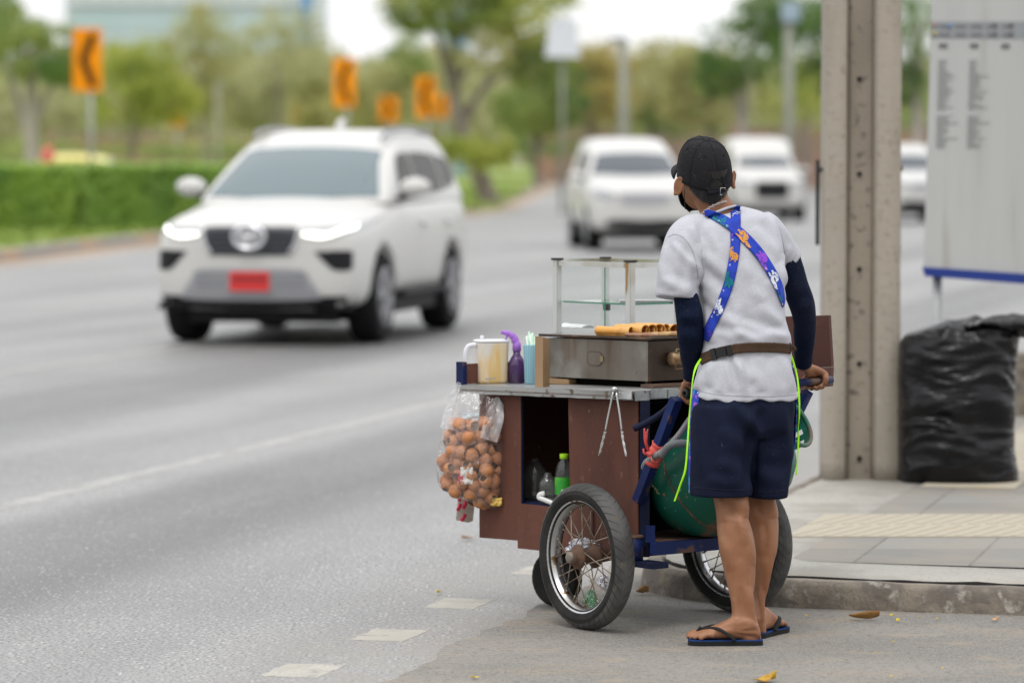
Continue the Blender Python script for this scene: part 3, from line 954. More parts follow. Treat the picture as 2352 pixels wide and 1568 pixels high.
for i in range(36000):
    px = rr.uniform(-1800, 4600); Y = rr.uniform(270, 320)
    top = 135+55*noise.noise(V((px*.006, 1, 0)))+25*noise.noise(V((px*.02, 7, 0)))
    p = at(px, rr.uniform(top, 372), Y); p.z = max(p.z, .2)
    leaf(mb, p, 1.5, .3, rr)
tag(mb.build('treeline', LEAF_P, fix=False), 'far blurred belt of olive trees closing the view', 'trees', kind='stuff')

# ------------------------------------------------------------------ lamp posts, blank panel
CONCP = mat('lamp_post_concrete', (0.27, 0.275, 0.235), 0.85, layers=[(1, .4, .7, (.21, .23, .19), 4, (1, 1, .3))])
BLUEG = mat('lamp_box_blue', (0.30, 0.38, 0.45), 0.6)
def post(px, Y, top, w_px, name, label, cat, m, box=None):
    f = at(px, 365, Y); f.z = 0
    root = empty(name, f, 0, label, cat)
    t = at(px, top, Y); r = w_px/pm(Y)/2
    mb = MB(); mb.tube([f, f.lerp(t, .4), t], [r, r*.92, r*.75], 12); mb.build('post', m, root)
    if box:
        mb = MB(); a = at(px+box[0], box[1], Y); mb.box(a, (box[2]/pm(Y), box[2]/pm(Y)*.8, box[3]/pm(Y)), bev=.05); mb.build('box', box[4], root)
        mb = MB(); mb.bar(t, a+V((0, 0, -.05)), .1, .1); mb.build('arm', m, root)
    return root
post(1432, 130, 85, 26, 'lamp_post', 'grey-green lamp post rising above the white van', 'lamp post', CONCP, (-14, 92, 40, 12, STEEL))
post(1812, 125, 20, 26, 'utility_pole', 'distant concrete post carrying a pale blue box', 'utility pole', CONCP, (4, 28, 42, 46, BLUEG))
post(500, 150, 190, 9, 'lamp_post', 'thin grey post left of the large white car', 'lamp post', CONCP, (6, 190, 16, 6, CONCP))
WHITEP = mat('blank_panel_white', (0.66, 0.68, 0.74), 0.5, layers=[(.6, .4, .7, (.55, .57, .63), 3)])
f = at(1290, 365, 110); f.z = 0
root = empty('sign_panel', f, 0, 'blank white tapering sign panel hanging among the trees', 'sign')
mb = MB(); mb.smooth = False
mb.prism([at(1252, 132, 110), at(1334, 132, 110), at(1322, 44, 110), at(1262, 44, 110)], (0, .12, 0)); mb.build('panel', WHITEP, root)
mb = MB(); mb.tube([f+V((0, .3, 0)), at(1292, 40, 110.3)], .055, 10); mb.build('post', CONCP, root)

# ------------------------------------------------------------------ buildings
GLASSB = mat('facade_glass', (0.10, 0.26, 0.50), 0.2, spec=0.8, layers=[(.4, .4, .7, (.16, .34, .55), 3)])
GLASST = mat('facade_glass_teal', (0.40, 0.52, 0.54), 0.2, spec=0.8, layers=[(.08, .4, .7, (.46, .56, .58), 3)])
FACADE = mat('facade_white', (0.62, 0.67, 0.70), 0.6)
def tower(px0, px1, top, Y, label, bands, glass, stripes=0):
    a, b = at(px0, 365, Y), at(px1, 365, Y); a.z = b.z = 0; t = at(px0, top, Y).z
    root = empty('office_building', (a+b)/2, 0, label, 'building')
    mb = MB(); mb.bx(a.x, b.x, Y, Y+25, 0, t); mb.build('wall', FACADE, root)
    for p0, p1, g in bands:
        z0, z1 = at(px0, p1, Y).z, at(px0, p0, Y).z
        mb = MB(); mb.bx(a.x+.4, b.x-.4, Y-.12, Y+.3, z0, z1); bn = mb.build('window_band', g, root)
        n = stripes
        if n and g is GLASSB:
            mb = MB()
            for i in range(n): 
                x = lerp(a.x+.4, b.x-.4, (i+.5)/n); mb.bx(x-.75, x+.75, Y-.4, Y-.12, z0, z1)
            mb.build('mullion', FACADE, bn)
    mb = MB(); mb.bx(b.x-1.1, b.x-.2, Y-.5, Y, 0, t); mb.build('corner_fin', GLASSB, root)
tower(150, 722, -260, 330, 'pale blue glass office building behind the left trees', [(-90, 12, GLASSB), (22, 75, GLASST), (85, 140, GLASST), (150, 205, GLASST), (-160, -100, GLASST)], GLASSB, 13)
tower(1010, 1075, 20, 380, 'small pale blue tower seen through the large tree', [(30, 60, GLASST), (70, 110, GLASST)], GLASST)
# red marker post by the hedge
mb = MB(); p = at(110, 372, 80.0); p.z = .15
mb.lathe([(.14, 0), (.14, .05), (.10, .9), (.12, 1.3), (.13, 1.5), (.10, 1.62), (.02, 1.68)], 14, p)
tag(mb.build('marker_post', mat('red_plastic', (0.62, 0.12, 0.10), .5)), 'red marker post standing up behind the hedge', 'marker post')

# unseen leaf belt behind the viewpoint, added to block the low sky light
mb = MB(); rr = random.Random(31)
for i in range(5200):
    x = rr.uniform(-70, 70); z = rr.uniform(.5, 11.5)+2*noise.noise(V((x*.1, 3, 0)))
    leaf(mb, V((x, -24+rr.uniform(-3, 3), z)), 1.5, .3, rr)
tag(mb.build('treeline', LEAF_D, fix=False), 'unseen tree belt added behind the viewpoint to block the low sky', 'trees', kind='stuff')
# ------------------------------------------------------------------ vehicles
PAINTW = mat('car_paint_white', (0.555, 0.55, 0.533), 0.38, coat=0.2, spec=0.4, layers=[(1.2, .4, .8, (.53, .525, .508), 2)])
PAINTY = mat('car_paint_yellow', (0.78, 0.66, 0.18), 0.3, coat=0.8)
CGLASS = mat('car_glass', (0.055, 0.10, 0.115), 0.06, spec=0.8, ior=1.65)
CGLASS2 = mat('car_glass_grey', (0.04, 0.052, 0.066), 0.08, spec=0.6)
CGLASSD = mat('car_glass_dark', (0.028, 0.028, 0.022), 0.25, spec=0.06)
CBLACK = mat('car_black_trim', (0.012, 0.012, 0.014), 0.6, spec=.25)
CGRILL = mat('car_grille', (0.03, 0.032, 0.042), 0.35)
CSILV = mat('car_silver', (0.36, 0.36, 0.385), 0.4, 0.4)
CDKSILV = mat('car_dark_silver', (0.28, 0.28, 0.30), 0.4, 0.4)
CHROME = mat('chrome', (0.75, 0.75, 0.78), 0.12, 1.0)
TYRE = mat('tyre_rubber', (0.012, 0.012, 0.013), 0.85, spec=.2)
RIMM = mat('alloy_rim', (0.30, 0.30, 0.32), 0.4, 0.6)
HEADL = mat('headlight_on', (0.9, 0.95, 0.9), 0.2, emit=((1.0, 1.0, 0.85), 2.2))
HEADO = mat('headlight_clear', (0.33, 0.34, 0.36), 0.2, spec=0.6)
PLATE = mat('plate_red', (0.60, 0.03, 0.03), 0.5)
PLATEW = mat('plate_white', (0.75, 0.75, 0.74), 0.5)

def half_ring(w, zb, zt, cr):
    h = [(0, zb), (w*.80, zb), (w*.955, zb+.05), (w, zb+.17), (w*1.0, lerp(zb, zt, .5)), (w*.985, lerp(zb, zt, .78)), (w*.955, zt-.07), (w*.87, zt), (w*.5, zt+cr*.8), (0, zt+cr)]
    return h + [(-x, z) for x, z in h[-2:0:-1]]

def car(name, label, loc, d, P, paint=PAINTW, group=None):
    """P: dict of proportions. Local +y is the front, z up, origin on the ground under the front axle."""
    rz = atan2(d[1], d[0]) - pi/2
    root = empty(name, loc, rz, label, 'car', group)
    M = wmat(root)
    W, sc = P.get('w', .925), 1
    wb = P.get('wb', 2.745)
    mb = MB()
    for y, wf, zb, zt, cr in P['body']:
        pass
    mb.rings([[V((x, y, z)) for x, z in half_ring(wf, zb, zt, cr)] for y, wf, zb, zt, cr in P['body']])
    # greenhouse
    gh = MB()
    rg = []
    for z, w_, yf, yr in P['house']:
        fr = [V((w_*u, yf - .16*abs(u)**4 - .05*u*u, z)) for u in (-.97, -.8, -.5, 0, .5, .8, .97)]
        sd = [V((w_, lerp(yf-.3, yr+.15, t), z)) for t in (0, .25, .5, .75, 1)]
        rr_ = [V((w_*u, yr+.08*abs(u)**4, z)) for u in (.93, .5, 0, -.5, -.93)]
        sl = [V((-p.x, p.y, p.z)) for p in reversed(sd)]
        rg.append(fr+sd+rr_+sl)
    gh.rings(rg)
    me = mb.mesh('b', []); 
    bm = bmesh.new(); bm.from_mesh(me); bmesh.ops.recalc_face_normals(bm, faces=bm.faces[:]); bm.to_mesh(me); bm.free()
    me = evaluated(me, [('SUBSURF', dict(levels=2, render_levels=2))])
    cut = MB()
    rw = P.get('rw', .385)
    for y in (0, -wb):
        for s in (-1, 1):
            cut.tube([(s*(W-.30), y, rw+.0), (s*(W+.2), y, rw+.0)], rw*1.16, 28)
    cme = cut.mesh('c', [])
    co = bpy.data.objects.new('cut', cme); COL.objects.link(co)
    bm = bmesh.new(); bm.from_mesh(cme); bmesh.ops.recalc_face_normals(bm, faces=bm.faces[:]); bm.to_mesh(cme); bm.free()
    me = evaluated(me, [('BOOLEAN', dict(operation='DIFFERENCE', solver='EXACT', object=co))])
    bpy.data.objects.remove(co)
    bvh_b = BVHTree.FromPolygons([v.co for v in me.vertices], [tuple(p.vertices) for p in me.polygons])
    gme = gh.mesh('g', [])
    bm = bmesh.new(); bm.from_mesh(gme); bmesh.ops.recalc_face_normals(bm, faces=bm.faces[:]); bm.to_mesh(gme); bm.free()
    gme = evaluated(gme, [('SUBSURF', dict(levels=2, render_levels=2))])
    bvh_g = BVHTree.FromPolygons([v.co for v in gme.vertices], [tuple(p.vertices) for p in gme.polygons])
    me.transform(M); gme.transform(M)
    link_mesh('body', me, paint, root)
    ro = link_mesh('cabin', gme, paint, root)

    def patch(nm, m, cols, face, offd=.008, nz=6, sub=3, par=root, bvhs=(bvh_b, bvh_g)):
        """cols of (u, z0, z1) laid on the shell; face F front (u = x), L/R sides (u = y)"""
        cs = spline(cols, sub) if len(cols) > 2 else [tuple(lerp(a, b, k/6) for a, b in zip(*cols)) for k in range(7)]
        rows, ok = [], True
        for u, z0, z1 in cs:
            row = []
            for k in range(nz+1):
                z = lerp(z0, z1, k/nz)
                o_, dd = (V((u, 3, z)), V((0, -1, 0))) if face == 'F' else ((V((3, u, z)), V((-1, 0, 0))) if face == 'R' else (V((-3, u, z)), V((1, 0, 0))))
                best = None
                for b in bvhs:
                    h = b.ray_cast(o_, dd)
                    if h[0] is not None and (best is None or h[3] < best[3]): best = h
                if best is None: best = (o_+dd*(3-W if face != 'F' else 2.2), None, None, 0)
                row.append(best[0] - dd*offd)
            rows.append(row)
        q = MB(M)
        q.rings(rows, cap=False, closed=False)
        return q.build(nm, m, par, fix=True)

    zs = P['ws']   # windscreen z0,z1 and half widths
    patch('windscreen', P.get('glass', CGLASS), [(-zs[2], zs[0], zs[0]+.02), (-zs[3]-(zs[2]-zs[3])*.35, zs[0], lerp(zs[0], zs[1], .72)), (-zs[3], zs[0], zs[1]-.02), (0, zs[0]-.02, zs[1]+.01), (zs[3], zs[0], zs[1]-.02), (zs[3]+(zs[2]-zs[3])*.35, zs[0], lerp(zs[0], zs[1], .72)), (zs[2], zs[0], zs[0]+.02)], 'F', .012, 6, 4, bvhs=(bvh_g,))
    for f, s in (('L', -1), ('R', 1)):
        for cols in P['side']:
            patch('side_window', CGLASSD, cols, f, .008, 5, 3, bvhs=(bvh_g,))
        for y in P.get('handles', ()):
            q = MB(M); q.box((s*(W+.0), y, P.get('hz', .98)), (.05, .2, .035), bev=.012); q.build('door_handle', CHROME if paint is PAINTW else paint, root)
        # mirror
        my, mz = P['mirror']
        q = MB(M); q.ball((s*(W+.085), my, mz), (.14, .085, .085), nu=16, nv=10); mr_ = q.build('mirror', paint, root)
        q = MB(M); q.bar((s*(W-.08), my-.03, mz-.10), (s*(W+.08), my, mz-.06), .05, .05); q.build('mirror_arm', CBLACK, mr_)
        for y in (0, -wb):
            q = MB(M)
            x0, x1 = s*(W-.26), s*(W-.005)
            q.lathe([(rw*.6, x0), (rw*.94, x0), (rw, x0+s*.05), (rw, x1-s*.05), (rw*.94, x1), (rw*.66, x1), (rw*.62, x1-s*.03)], 28, (0, y, rw), 'X')
            wh = q.build('wheel', TYRE, root)
            q = MB(M)
            q.lathe([(rw*.64, x1-s*.06), (rw*.64, x1-s*.005), (rw*.58, x1+s*.0), (rw*.56, x1-s*.04), (rw*.2, x1-s*.03), (rw*.12, x1-s*.005), (rw*.01, x1-s*.005)], 28, (0, y, rw), 'X', cap=False)
            q.build('rim', CBLACK, wh)
            q = MB(M)
            for k in range(6):
                a = k*pi/3+.2
                q.bar((x1+s*.004, y+cos(a)*rw*.1, rw+sin(a)*rw*.1), (x1+s*.004, y+cos(a)*rw*.6, rw+sin(a)*rw*.6), .085, .03, up=(s, 0, 0))
            q.tube([(x1+s*.002, y+cos(a)*rw*.61, rw+sin(a)*rw*.61) for a in [2*pi*i/24 for i in range(25)]], .018, 6, cap=False)
            q.build('spokes', RIMM, wh)
        if 'step' in P:
            q = MB(M); q.box((s*(W-.0), -wb/2, .40), (.14, wb-1.0, .05), bev=.02); q.build('side_step', CBLACK, root)
        if 'rail' in P:
            z = P['rail']; q = MB(M); q.tube(spline([(s*.58, -1.35, z-.05), (s*.59, -1.6, z+.01), (s*.6, -2.4, z+.03), (s*.58, -3.2, z-.01), (s*.56, -3.35, z-.08)], 4), .022, 8); q.build('roof_rail', CDKSILV, root)
    for it in P['front']:
        nm, m, cols = it[:3]
        oo = it[3] if len(it) > 3 else .008
        patch(nm, m, cols, 'F', oo, 5, 3, bvhs=(bvh_b,))
        if len(it) > 4 and it[4] == 'mirrored':
            patch(nm, m, [(-u, a, b) for u, a, b in reversed(cols)], 'F', oo, 5, 3, bvhs=(bvh_b,))
    # underside between the wheels; wider second box added to deepen the shadow below
    q = MB(M); q.bx(-W+.30, W-.30, -wb-.6, .62, .19, .45); q.bx(-W+.06, W-.06, -wb+.5, -.5, .235, .45); q.build('underbody', CBLACK, root)
    return root, M, patch, (bvh_b, bvh_g)

SUV = dict(w=.925, wb=2.745, rw=.39,
    body=[(.97, .40, .52, .88, .02), (.955, .62, .40, .94, .03), (.90, .76, .32, .99, .04), (.78, .86, .29, 1.02, .05), (.50, .915, .30, 1.07, .06), (.0, .925, .33, 1.12, .07), (-.38, .925, .35, 1.18, .08), (-.9, .925, .36, 1.20, .05), (-1.9, .925, .36, 1.21, .05), (-2.9, .93, .36, 1.24, .04), (-3.5, .90, .40, 1.24, .04), (-3.78, .82, .48, 1.2, .03), (-3.84, .6, .55, 1.1, .02)],
    house=[(1.12, .87, -.16, -3.74), (1.20, .86, -.24, -3.74), (1.32, .815, -.45, -3.72), (1.46, .765, -.72, -3.66), (1.60, .715, -1.03, -3.56), (1.70, .67, -1.28, -3.45), (1.77, .62, -1.50, -3.32), (1.815, .52, -1.75, -3.15), (1.83, .3, -2.05, -2.9)],
    ws=(1.235, 1.655, .76, .56),
    side=[[(-.95, 1.25, 1.30), (-1.15, 1.25, 1.50), (-1.35, 1.25, 1.60), (-1.72, 1.25, 1.62)], [(-1.80, 1.25, 1.62), (-2.3, 1.26, 1.62), (-2.75, 1.28, 1.60)], [(-2.84, 1.29, 1.60), (-3.2, 1.33, 1.57), (-3.42, 1.40, 1.52)]],
    handles=(-1.55, -2.55), hz=1.0, mirror=(-.78, 1.315), step=1, rail=1.80,
    front=[('grille', CGRILL, [(-.40, .99, .99), (-.36, .79, .995), (-.30, .765, 1.0), (0, .76, 1.0), (.30, .765, 1.0), (.36, .79, .995), (.40, .99, .99)], .012),
           ('headlight', HEADO, [(.40, .93, .985), (.55, .90, .985), (.68, .90, 1.0), (.80, .94, 1.03), (.875, .98, 1.06)], .012, 'mirrored'),
           ('headlamp', HEADL, [(.44, .925, .945), (.55, .905, .95), (.62, .905, .945), (.68, .92, .955), (.76, .955, .995), (.83, .985, 1.02)], .02, 'mirrored'),
           ('fog_recess', CBLACK, [(.55, .79, .795), (.62, .72, .795), (.70, .645, .80), (.80, .635, .80), (.835, .65, .79)], .010, 'mirrored'),
           ('skid_plate', CSILV, [(-.60, .40, .42), (-.50, .39, .58), (-.42, .385, .645), (0, .38, .65), (.42, .385, .645), (.50, .39, .58), (.60, .40, .42)], .014),
           ('lower_valance', CBLACK, [(-.84, .30, .42), (-.62, .30, .42), (-.5, .30, .40), (0, .30, .395), (.5, .30, .40), (.62, .30, .42), (.84, .30, .42)], .012)])
hd = radians(11.3)
suv, M, patch, bv = car('white_suv', 'large white car with lit headlights and a red number plate driving on the near lanes', (-1.985, 32.85, 0), (-sin(hd), -cos(hd)), SUV, group='white cars on the road')
q = MB(M)
for k in range(5): q.bar((-.37+.012*k, .985, .975-.045*k), (.37-.012*k, .985, .975-.045*k), .02, .012)
q.build('grille_bars', mat('grille_bar_grey', (.075, .08, .095), .4), suv)
q = MB(M)
for s in (-1, 1): q.tube(spline([(s*.42, .965, .99), (s*.385, .98, .86), (s*.33, .985, .77)], 4), .012, 6)
q.build('grille_trim', CHROME, suv)
# oval emblem of three rings
q = MB(M)
def ell(cx, cz, a, b, y): return [(cx+a*cos(t), y, cz+b*sin(t)) for t in [2*pi*i/28 for i in range(29)]]
q.tube(ell(0, .91, .135, .095, 1.012), .020, 8, cap=False); q.tube(ell(0, .91, .045, .085, 1.014), .014, 8, cap=False); q.tube(ell(0, .95, .092, .04, 1.014), .014, 8, cap=False)
em = q.build('emblem', CHROME, suv)
q = MB(M); q.lathe([(.001, 0), (.13, 0), (.125, .012), (.001, .016)], 28, (0, .992, .91), 'Y', T=Matrix.Diagonal((1, 1, .7)).to_3x3()); q.build('emblem_back', CSILV, em)
q = MB(M); q.box((0, .995, .545), (.345, .02, .165), bev=.006); pl = q.build('number_plate', PLATE, suv)
q = MB(M); q.box((0, 1.006, .565), (.30, .004, .05)); q.build('plate_text', mat('plate_dark_red', (.30, .02, .02), .5), pl)
q = MB(M); q.box((0, .993, .545), (.37, .012, .19), bev=.006); q.build('plate_frame', CSILV, pl)
q = MB(M)
for k in range(3): q.bar((-.47, .985, .61-.045*k), (.47, .985, .61-.045*k), .014, .014)
q.build('intake_slats', CDKSILV, suv)
q = MB(M); q.tube(spline([(0.25, -3.15, 1.83), (0.25, -3.2, 1.9), (.25, -3.35, 1.92)], 4), [.05, .05, .045, .04, .035, .03, .02, .015, .01], 8); q.build('roof_aerial', PAINTW, suv)

PICK = dict(glass=CGLASS2, w=.915, wb=3.0, rw=.37,
    body=[(.93, .45, .50, .92, .02), (.90, .68, .40, 1.0, .03), (.80, .84, .33, 1.06, .04), (.5, .915, .32, 1.12, .05), (0, .925, .34, 1.17, .06), (-.4, .925, .36, 1.24, .06), (-1.2, .925, .38, 1.26, .04), (-2.6, .925, .38, 1.27, .04), (-4.0, .92, .45, 1.27, .03), (-4.2, .8, .5, 1.2, .02)],
    house=[(1.16, .87, -.22, -4.1), (1.26, .85, -.34, -4.1), (1.40, .80, -.6, -4.05), (1.55, .75, -.92, -4.0), (1.70, .70, -1.25, -3.95), (1.82, .66, -1.6, -3.9), (1.90, .60, -1.9, -3.8), (1.94, .45, -2.3, -3.6)],
    ws=(1.30, 1.66, .76, .58),
    side=[[(-.95, 1.32, 1.36), (-1.2, 1.32, 1.58), (-1.5, 1.32, 1.66), (-1.8, 1.32, 1.68)], [(-1.9, 1.32, 1.68), (-2.4, 1.32, 1.68), (-2.9, 1.32, 1.66)]],
    handles=(-1.6, -2.6), hz=1.05, mirror=(-.75, 1.27),
    front=[('grille', CSILV, [(-.42, .84, .97), (-.3, .80, .985), (0, .79, .99), (.3, .80, .985), (.42, .84, .97)], .012),
           ('headlight', HEADO, [(.5, .90, 1.0), (.65, .88, 1.03), (.8, .9, 1.06), (.86, .95, 1.07)], .012, 'mirrored'),
           ('lower_intake', CBLACK, [(-.66, .42, .52), (-.4, .38, .54), (0, .37, .52), (.4, .38, .54), (.66, .42, .52)], .012)])
def far_car(px, Y, h_, P, name, label, paint=PAINTW):
    p = at(px, 365, Y); p.z = 0
    return car(name, label, p, (sin(radians(h_)), -cos(radians(h_))), P, paint, 'white cars on the road' if paint is PAINTW else None)
far_car(1468, 65.8, 4.5, PICK, 'white_van', 'white van with a bluish windscreen driving left of the person in the cap')
TRUCK = dict(PICK, front=[('grille', CBLACK, [(-.42, .62, .98), (-.35, .58, 1.0), (0, .57, 1.0), (.35, .58, 1.0), (.42, .62, .98)], .012),
           ('headlight', HEADO, [(.5, .90, 1.0), (.65, .88, 1.03), (.8, .9, 1.06), (.86, .95, 1.07)], .012, 'mirrored')],
    house=[(1.16, .87, -.22, -4.1), (1.30, .85, -.36, -4.1), (1.42, .80, -.6, -4.05), (1.55, .76, -.85, -4.0), (1.66, .74, -1.05, -3.98), (1.80, .78, -1.3, -4.0), (1.98, .76, -1.5, -3.95), (2.08, .68, -1.8, -3.85), (2.12, .5, -2.2, -3.6)], ws=(1.36, 1.62, .70, .60))
far_car(1764, 97, 3, TRUCK, 'white_pickup', 'white pickup truck with a black grille between the cap and the pole')
far_car(2112, 95, 6, PICK, 'white_car', 'white car half hidden between the pole and the notice board')
TAXI = dict(SUV, front=[('headlight', HEADO, [(.5, .90, .98), (.65, .88, 1.0), (.8, .9, 1.02)], .012, 'mirrored')], house=[(z*.93 if z > 1.2 else z, a, b, c) for z, a, b, c in SUV['house']], ws=(1.2, 1.52, .74, .56))
TAXI.pop('rail', None); TAXI.pop('step', None)
TAXI['side'] = [[(u, z0*.95, z1*.93) for u, z0, z1 in cs] for cs in SUV['side']]
far_car(345, 113, 75, TAXI, 'yellow_car', 'pale yellow car roof showing above the hedge under the tall chevron sign', PAINTY)
# ------------------------------------------------------------------ food cart
CO = V((0.391, 12.6, 0)); CR = radians(40)
CM = Matrix.Translation(CO) @ Matrix.Rotation(CR, 4, 'Z')
CI = CM.inverted()
def cw(x, y, z): return CM @ V((x, y, z))
def onx(px, py, x):
    """local cart coordinates of the pixel on the plane x = const"""
    o = CI @ V((0, 0, CAMH)); d = CI.to_3x3() @ ray(px, py)
    return o + d*((x-o.x)/d.x)
def ony(px, py, y):
    o = CI @ V((0, 0, CAMH)); d = CI.to_3x3() @ ray(px, py)
    return o + d*((y-o.y)/d.y)
def onz(px, py, z):
    o = CI @ V((0, 0, CAMH)); d = CI.to_3x3() @ ray(px, py)
    return o + d*((z-o.z)/d.z)
def tz(y): return 0.789 - 0.0205*(y-.11)      # table top surface height

BROWN = mat('brown_board', (0.118, 0.050, 0.037), 0.8, spec=.15, layers=[(2.2, .4, .68, (0.138, 0.060, 0.044), 5), (4, .48, .68, (.070, .034, .027, .75), 6, (1, 1, .3)), (22, .64, .72, (.20, .115, .09, .6), 5, (1, 1, .5)), (3, .55, .75, (0.095, 0.047, 0.037, .8), 6, (1, 1, .6)), (90, .5, .66, (0.10, .048, .038, .5), 3, (.05, 1, 1)), (60, .70, .74, (.30, .22, .18, .5), 3)], bump=(60, .25, .002, (.05, 1, 1)))
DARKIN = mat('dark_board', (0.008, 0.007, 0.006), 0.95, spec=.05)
BLUE = mat('blue_paint', (0.007, 0.014, 0.066), 0.55, spec=.2, layers=[(4, .4, .65, (0.010, 0.024, 0.11), 4), (11, .58, .66, (0.12, 0.065, 0.045), 6), (18, .6, .68, (.05, .045, .05), 5)], bump=(50, .4, .002))
BLUED = mat('blue_paint_grimy', (0.007, 0.010, 0.032), 0.65, spec=.25, layers=[(6, .45, .65, (0.010, 0.018, 0.062), 5), (10, .6, .68, (.07, .045, .035), 6)], bump=(50, .4, .002))
RUST = mat('rusty_iron', (0.11, 0.06, 0.04), 0.85, layers=[(14, .4, .65, (.06, .04, .032), 6), (30, .52, .7, (.22, .10, .05), 6)], bump=(40, .8, .004))
SHEET = mat('worn_metal_sheet', (0.42, 0.43, 0.43), 0.38, 0.75, layers=[(4, .4, .7, (.32, .32, .31), 5), (16, .55, .7, (.24, .21, .18), 6), (2, .5, .7, (.48, .48, .47), 4)], rough_var=.25)
EDGE = mat('worn_metal_edge', (0.36, 0.36, 0.35), 0.5, 0.5, layers=[(7, .4, .65, (.26, .255, .245), 6, (1, .3, 2)), (18, .58, .68, (.12, .085, .06), 6), (3, .5, .7, (.44, .44, .43), 4)])
TAPE = mat('aluminium_tape', (0.50, 0.51, 0.51), 0.4, 0.6, layers=[(9, .45, .65, (.33, .33, .33), 5), (25, .6, .7, (.15, .12, .10), 5)], bump=(30, .5, .004))
RUBS = mat('tyre_sidewall', (0.016, 0.0155, 0.015), 0.8, spec=.25, layers=[(9, .45, .7, (.030, .028, .026), 5), (40, .55, .7, (.025, .024, .022), 4)])
RUBT = mat('tyre_tread', (0.105, 0.103, 0.10), 0.85, spec=.25, layers=[(7, .4, .65, (.055, .054, .053), 5), (16, .62, .72, (.12, .105, .085), 5)], bump=(60, .3, .002))
RUBG = mat('tyre_groove', (0.012, 0.012, 0.012), 0.9)
RIMS = mat('steel_rim', (0.55, 0.56, 0.58), 0.28, 0.95, layers=[(8, .45, .68, (.40, .38, .35), 5), (20, .6, .7, (.20, .12, .07), 5)])
SPOKE = mat('spoke_wire', (0.30, 0.26, 0.21), 0.5, 0.6, layers=[(12, .45, .65, (.16, .10, .06), 4)])
GRIP = mat('black_rubber', (0.028, 0.024, 0.022), 0.6)

cart = empty('food_cart', CO, CR, 'brown panelled street food push cart with two spoked wheels and a metal table top', 'food cart')
def cp(): return MB(CM)

# table top
q = cp()
T = Matrix.Rotation(-0.0205, 4, 'X')
ZC = tz(.565)
q.box((.50, .565, ZC-.004), (.80, .93, .008), T=T)
q.build('tabletop', SHEET, cart)
q = cp()
n = 40      # front edge skirts, slightly wavy folded metal
A = []
for zo in (-.002, -.016, -.030):
    A.append([V((.0975 + .002*noise.noise(V((i*.6, zo*90, 1))), lerp(.098, 1.03, i/n), tz(lerp(.1, 1.03, i/n))+zo + .0022*noise.noise(V((i*.35, zo*60, 5))))) for i in range(n+1)])
q.rings(A, cap=False, closed=False)
A = []
for zo in (-.002, -.016, -.030):
    A.append([V((lerp(.10, .90, i/n), .0975 + .002*noise.noise(V((i*.6, zo*90, 11))), tz(.1)+zo+.0022*noise.noise(V((i*.35, zo*60, 5))))) for i in range(n+1)])
q.rings(A, cap=False, closed=False)
q.bx(.10, .90, 1.028, 1.033, tz(1.03)-.03, tz(1.03)-.001)
q.build('table_edge', EDGE, cart, fix=False)
q = cp()
q.prism([V((.094, lerp(.10, 1.0, i/40), tz(lerp(.1, 1.0, i/40))-.0165+.0016*noise.noise(V((i*.8, 2, 2))))) for i in range(41)] + [V((.094, lerp(1.0, .10, i/40), tz(lerp(1.0, .1, i/40))-.0185)) for i in range(41)], (.002, 0, 0))
q.build('edge_seam', RUST, cart)
for i, (x0, x1, dz) in enumerate(((.10, .165, -.004), (.17, .245, .002), (.25, .31, .0))):
    q = cp()
    q.grid(lambda u, v: V((lerp(x0, x1, u)+.004*noise.noise(V((v*3, i, 7))), .0925-.003*noise.noise(V((u*4, v*4, i))), tz(.1)+.004+dz - v*.032 - .003*noise.noise(V((u*3+i, 2, 1))))), 6, 4)
    q.build('tape', TAPE, cart, fix=False)
q = cp()
q.grid(lambda u, v: V((.0925-.003*noise.noise(V((u*4, v*4, 9))), lerp(.10, .17, u), tz(.1)+.003 - v*.03 - .004*noise.noise(V((u*4, 2, 1))))), 6, 4)
q.build('tape', TAPE, cart, fix=False)
q = cp(); q.box((.096, .185, tz(.18)-.014), (.02, .028, .022), bev=.004); q.build('edge_patch', RUST, cart)

# rim board and corner angle at the front end
q = cp(); q.bx(.115, .86, 1.005, 1.017, .772, .842); q.build('rim_board', BROWN, cart)
q = cp(); q.bx(.098, .114, .99, 1.03, .745, .850); q.build('corner_angle', BLUE, cart)

# panels
def panel(name, pts, x, th=.006, m=BROWN, wob=.0015):
    """pts: (y, z) outline on plane x"""
    q = cp(); ring = []
    for i in range(len(pts)):
        a, b = pts[i], pts[(i+1) % len(pts)]
        for k in range(8):
            f = k/8; ring.append(V((x, lerp(a[0], b[0], f)+wob*noise.noise(V((a[0]*9+f*4, a[1]*9, x))), lerp(a[1], b[1], f)+wob*noise.noise(V((a[1]*9+f*5, a[0]*7, 3))))))
    q.prism(ring, (th, 0, 0))
    return q.build(name, m, cart)
panel('side_panel', [(.112, .755), (.108, .30), (.14, .25), (.45, .25), (.466, .752)], .130)
panel('side_panel', [(.719, .748), (.716, .242), (.943, .236), (.943, .742)], .132)
panel('kick_panel', [(.33, .372), (.33, .22), (.722, .216), (.724, .372)], .121)
q = cp(); q.bx(.14, .62, .945, .953, .237, .74); q.build('front_panel', BROWN, cart)
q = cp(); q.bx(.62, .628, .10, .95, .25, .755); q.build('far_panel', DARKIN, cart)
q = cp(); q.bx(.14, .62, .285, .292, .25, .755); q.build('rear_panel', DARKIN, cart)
q = cp(); q.bx(.145, .619, .295, .94, .364, .372); q.build('shelf', BLUED, cart)
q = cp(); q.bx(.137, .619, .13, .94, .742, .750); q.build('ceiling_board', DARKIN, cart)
q = cp(); q.bx(.134, .142, .716, .722, .372, .745); q.build('door_post', BLUED, cart)

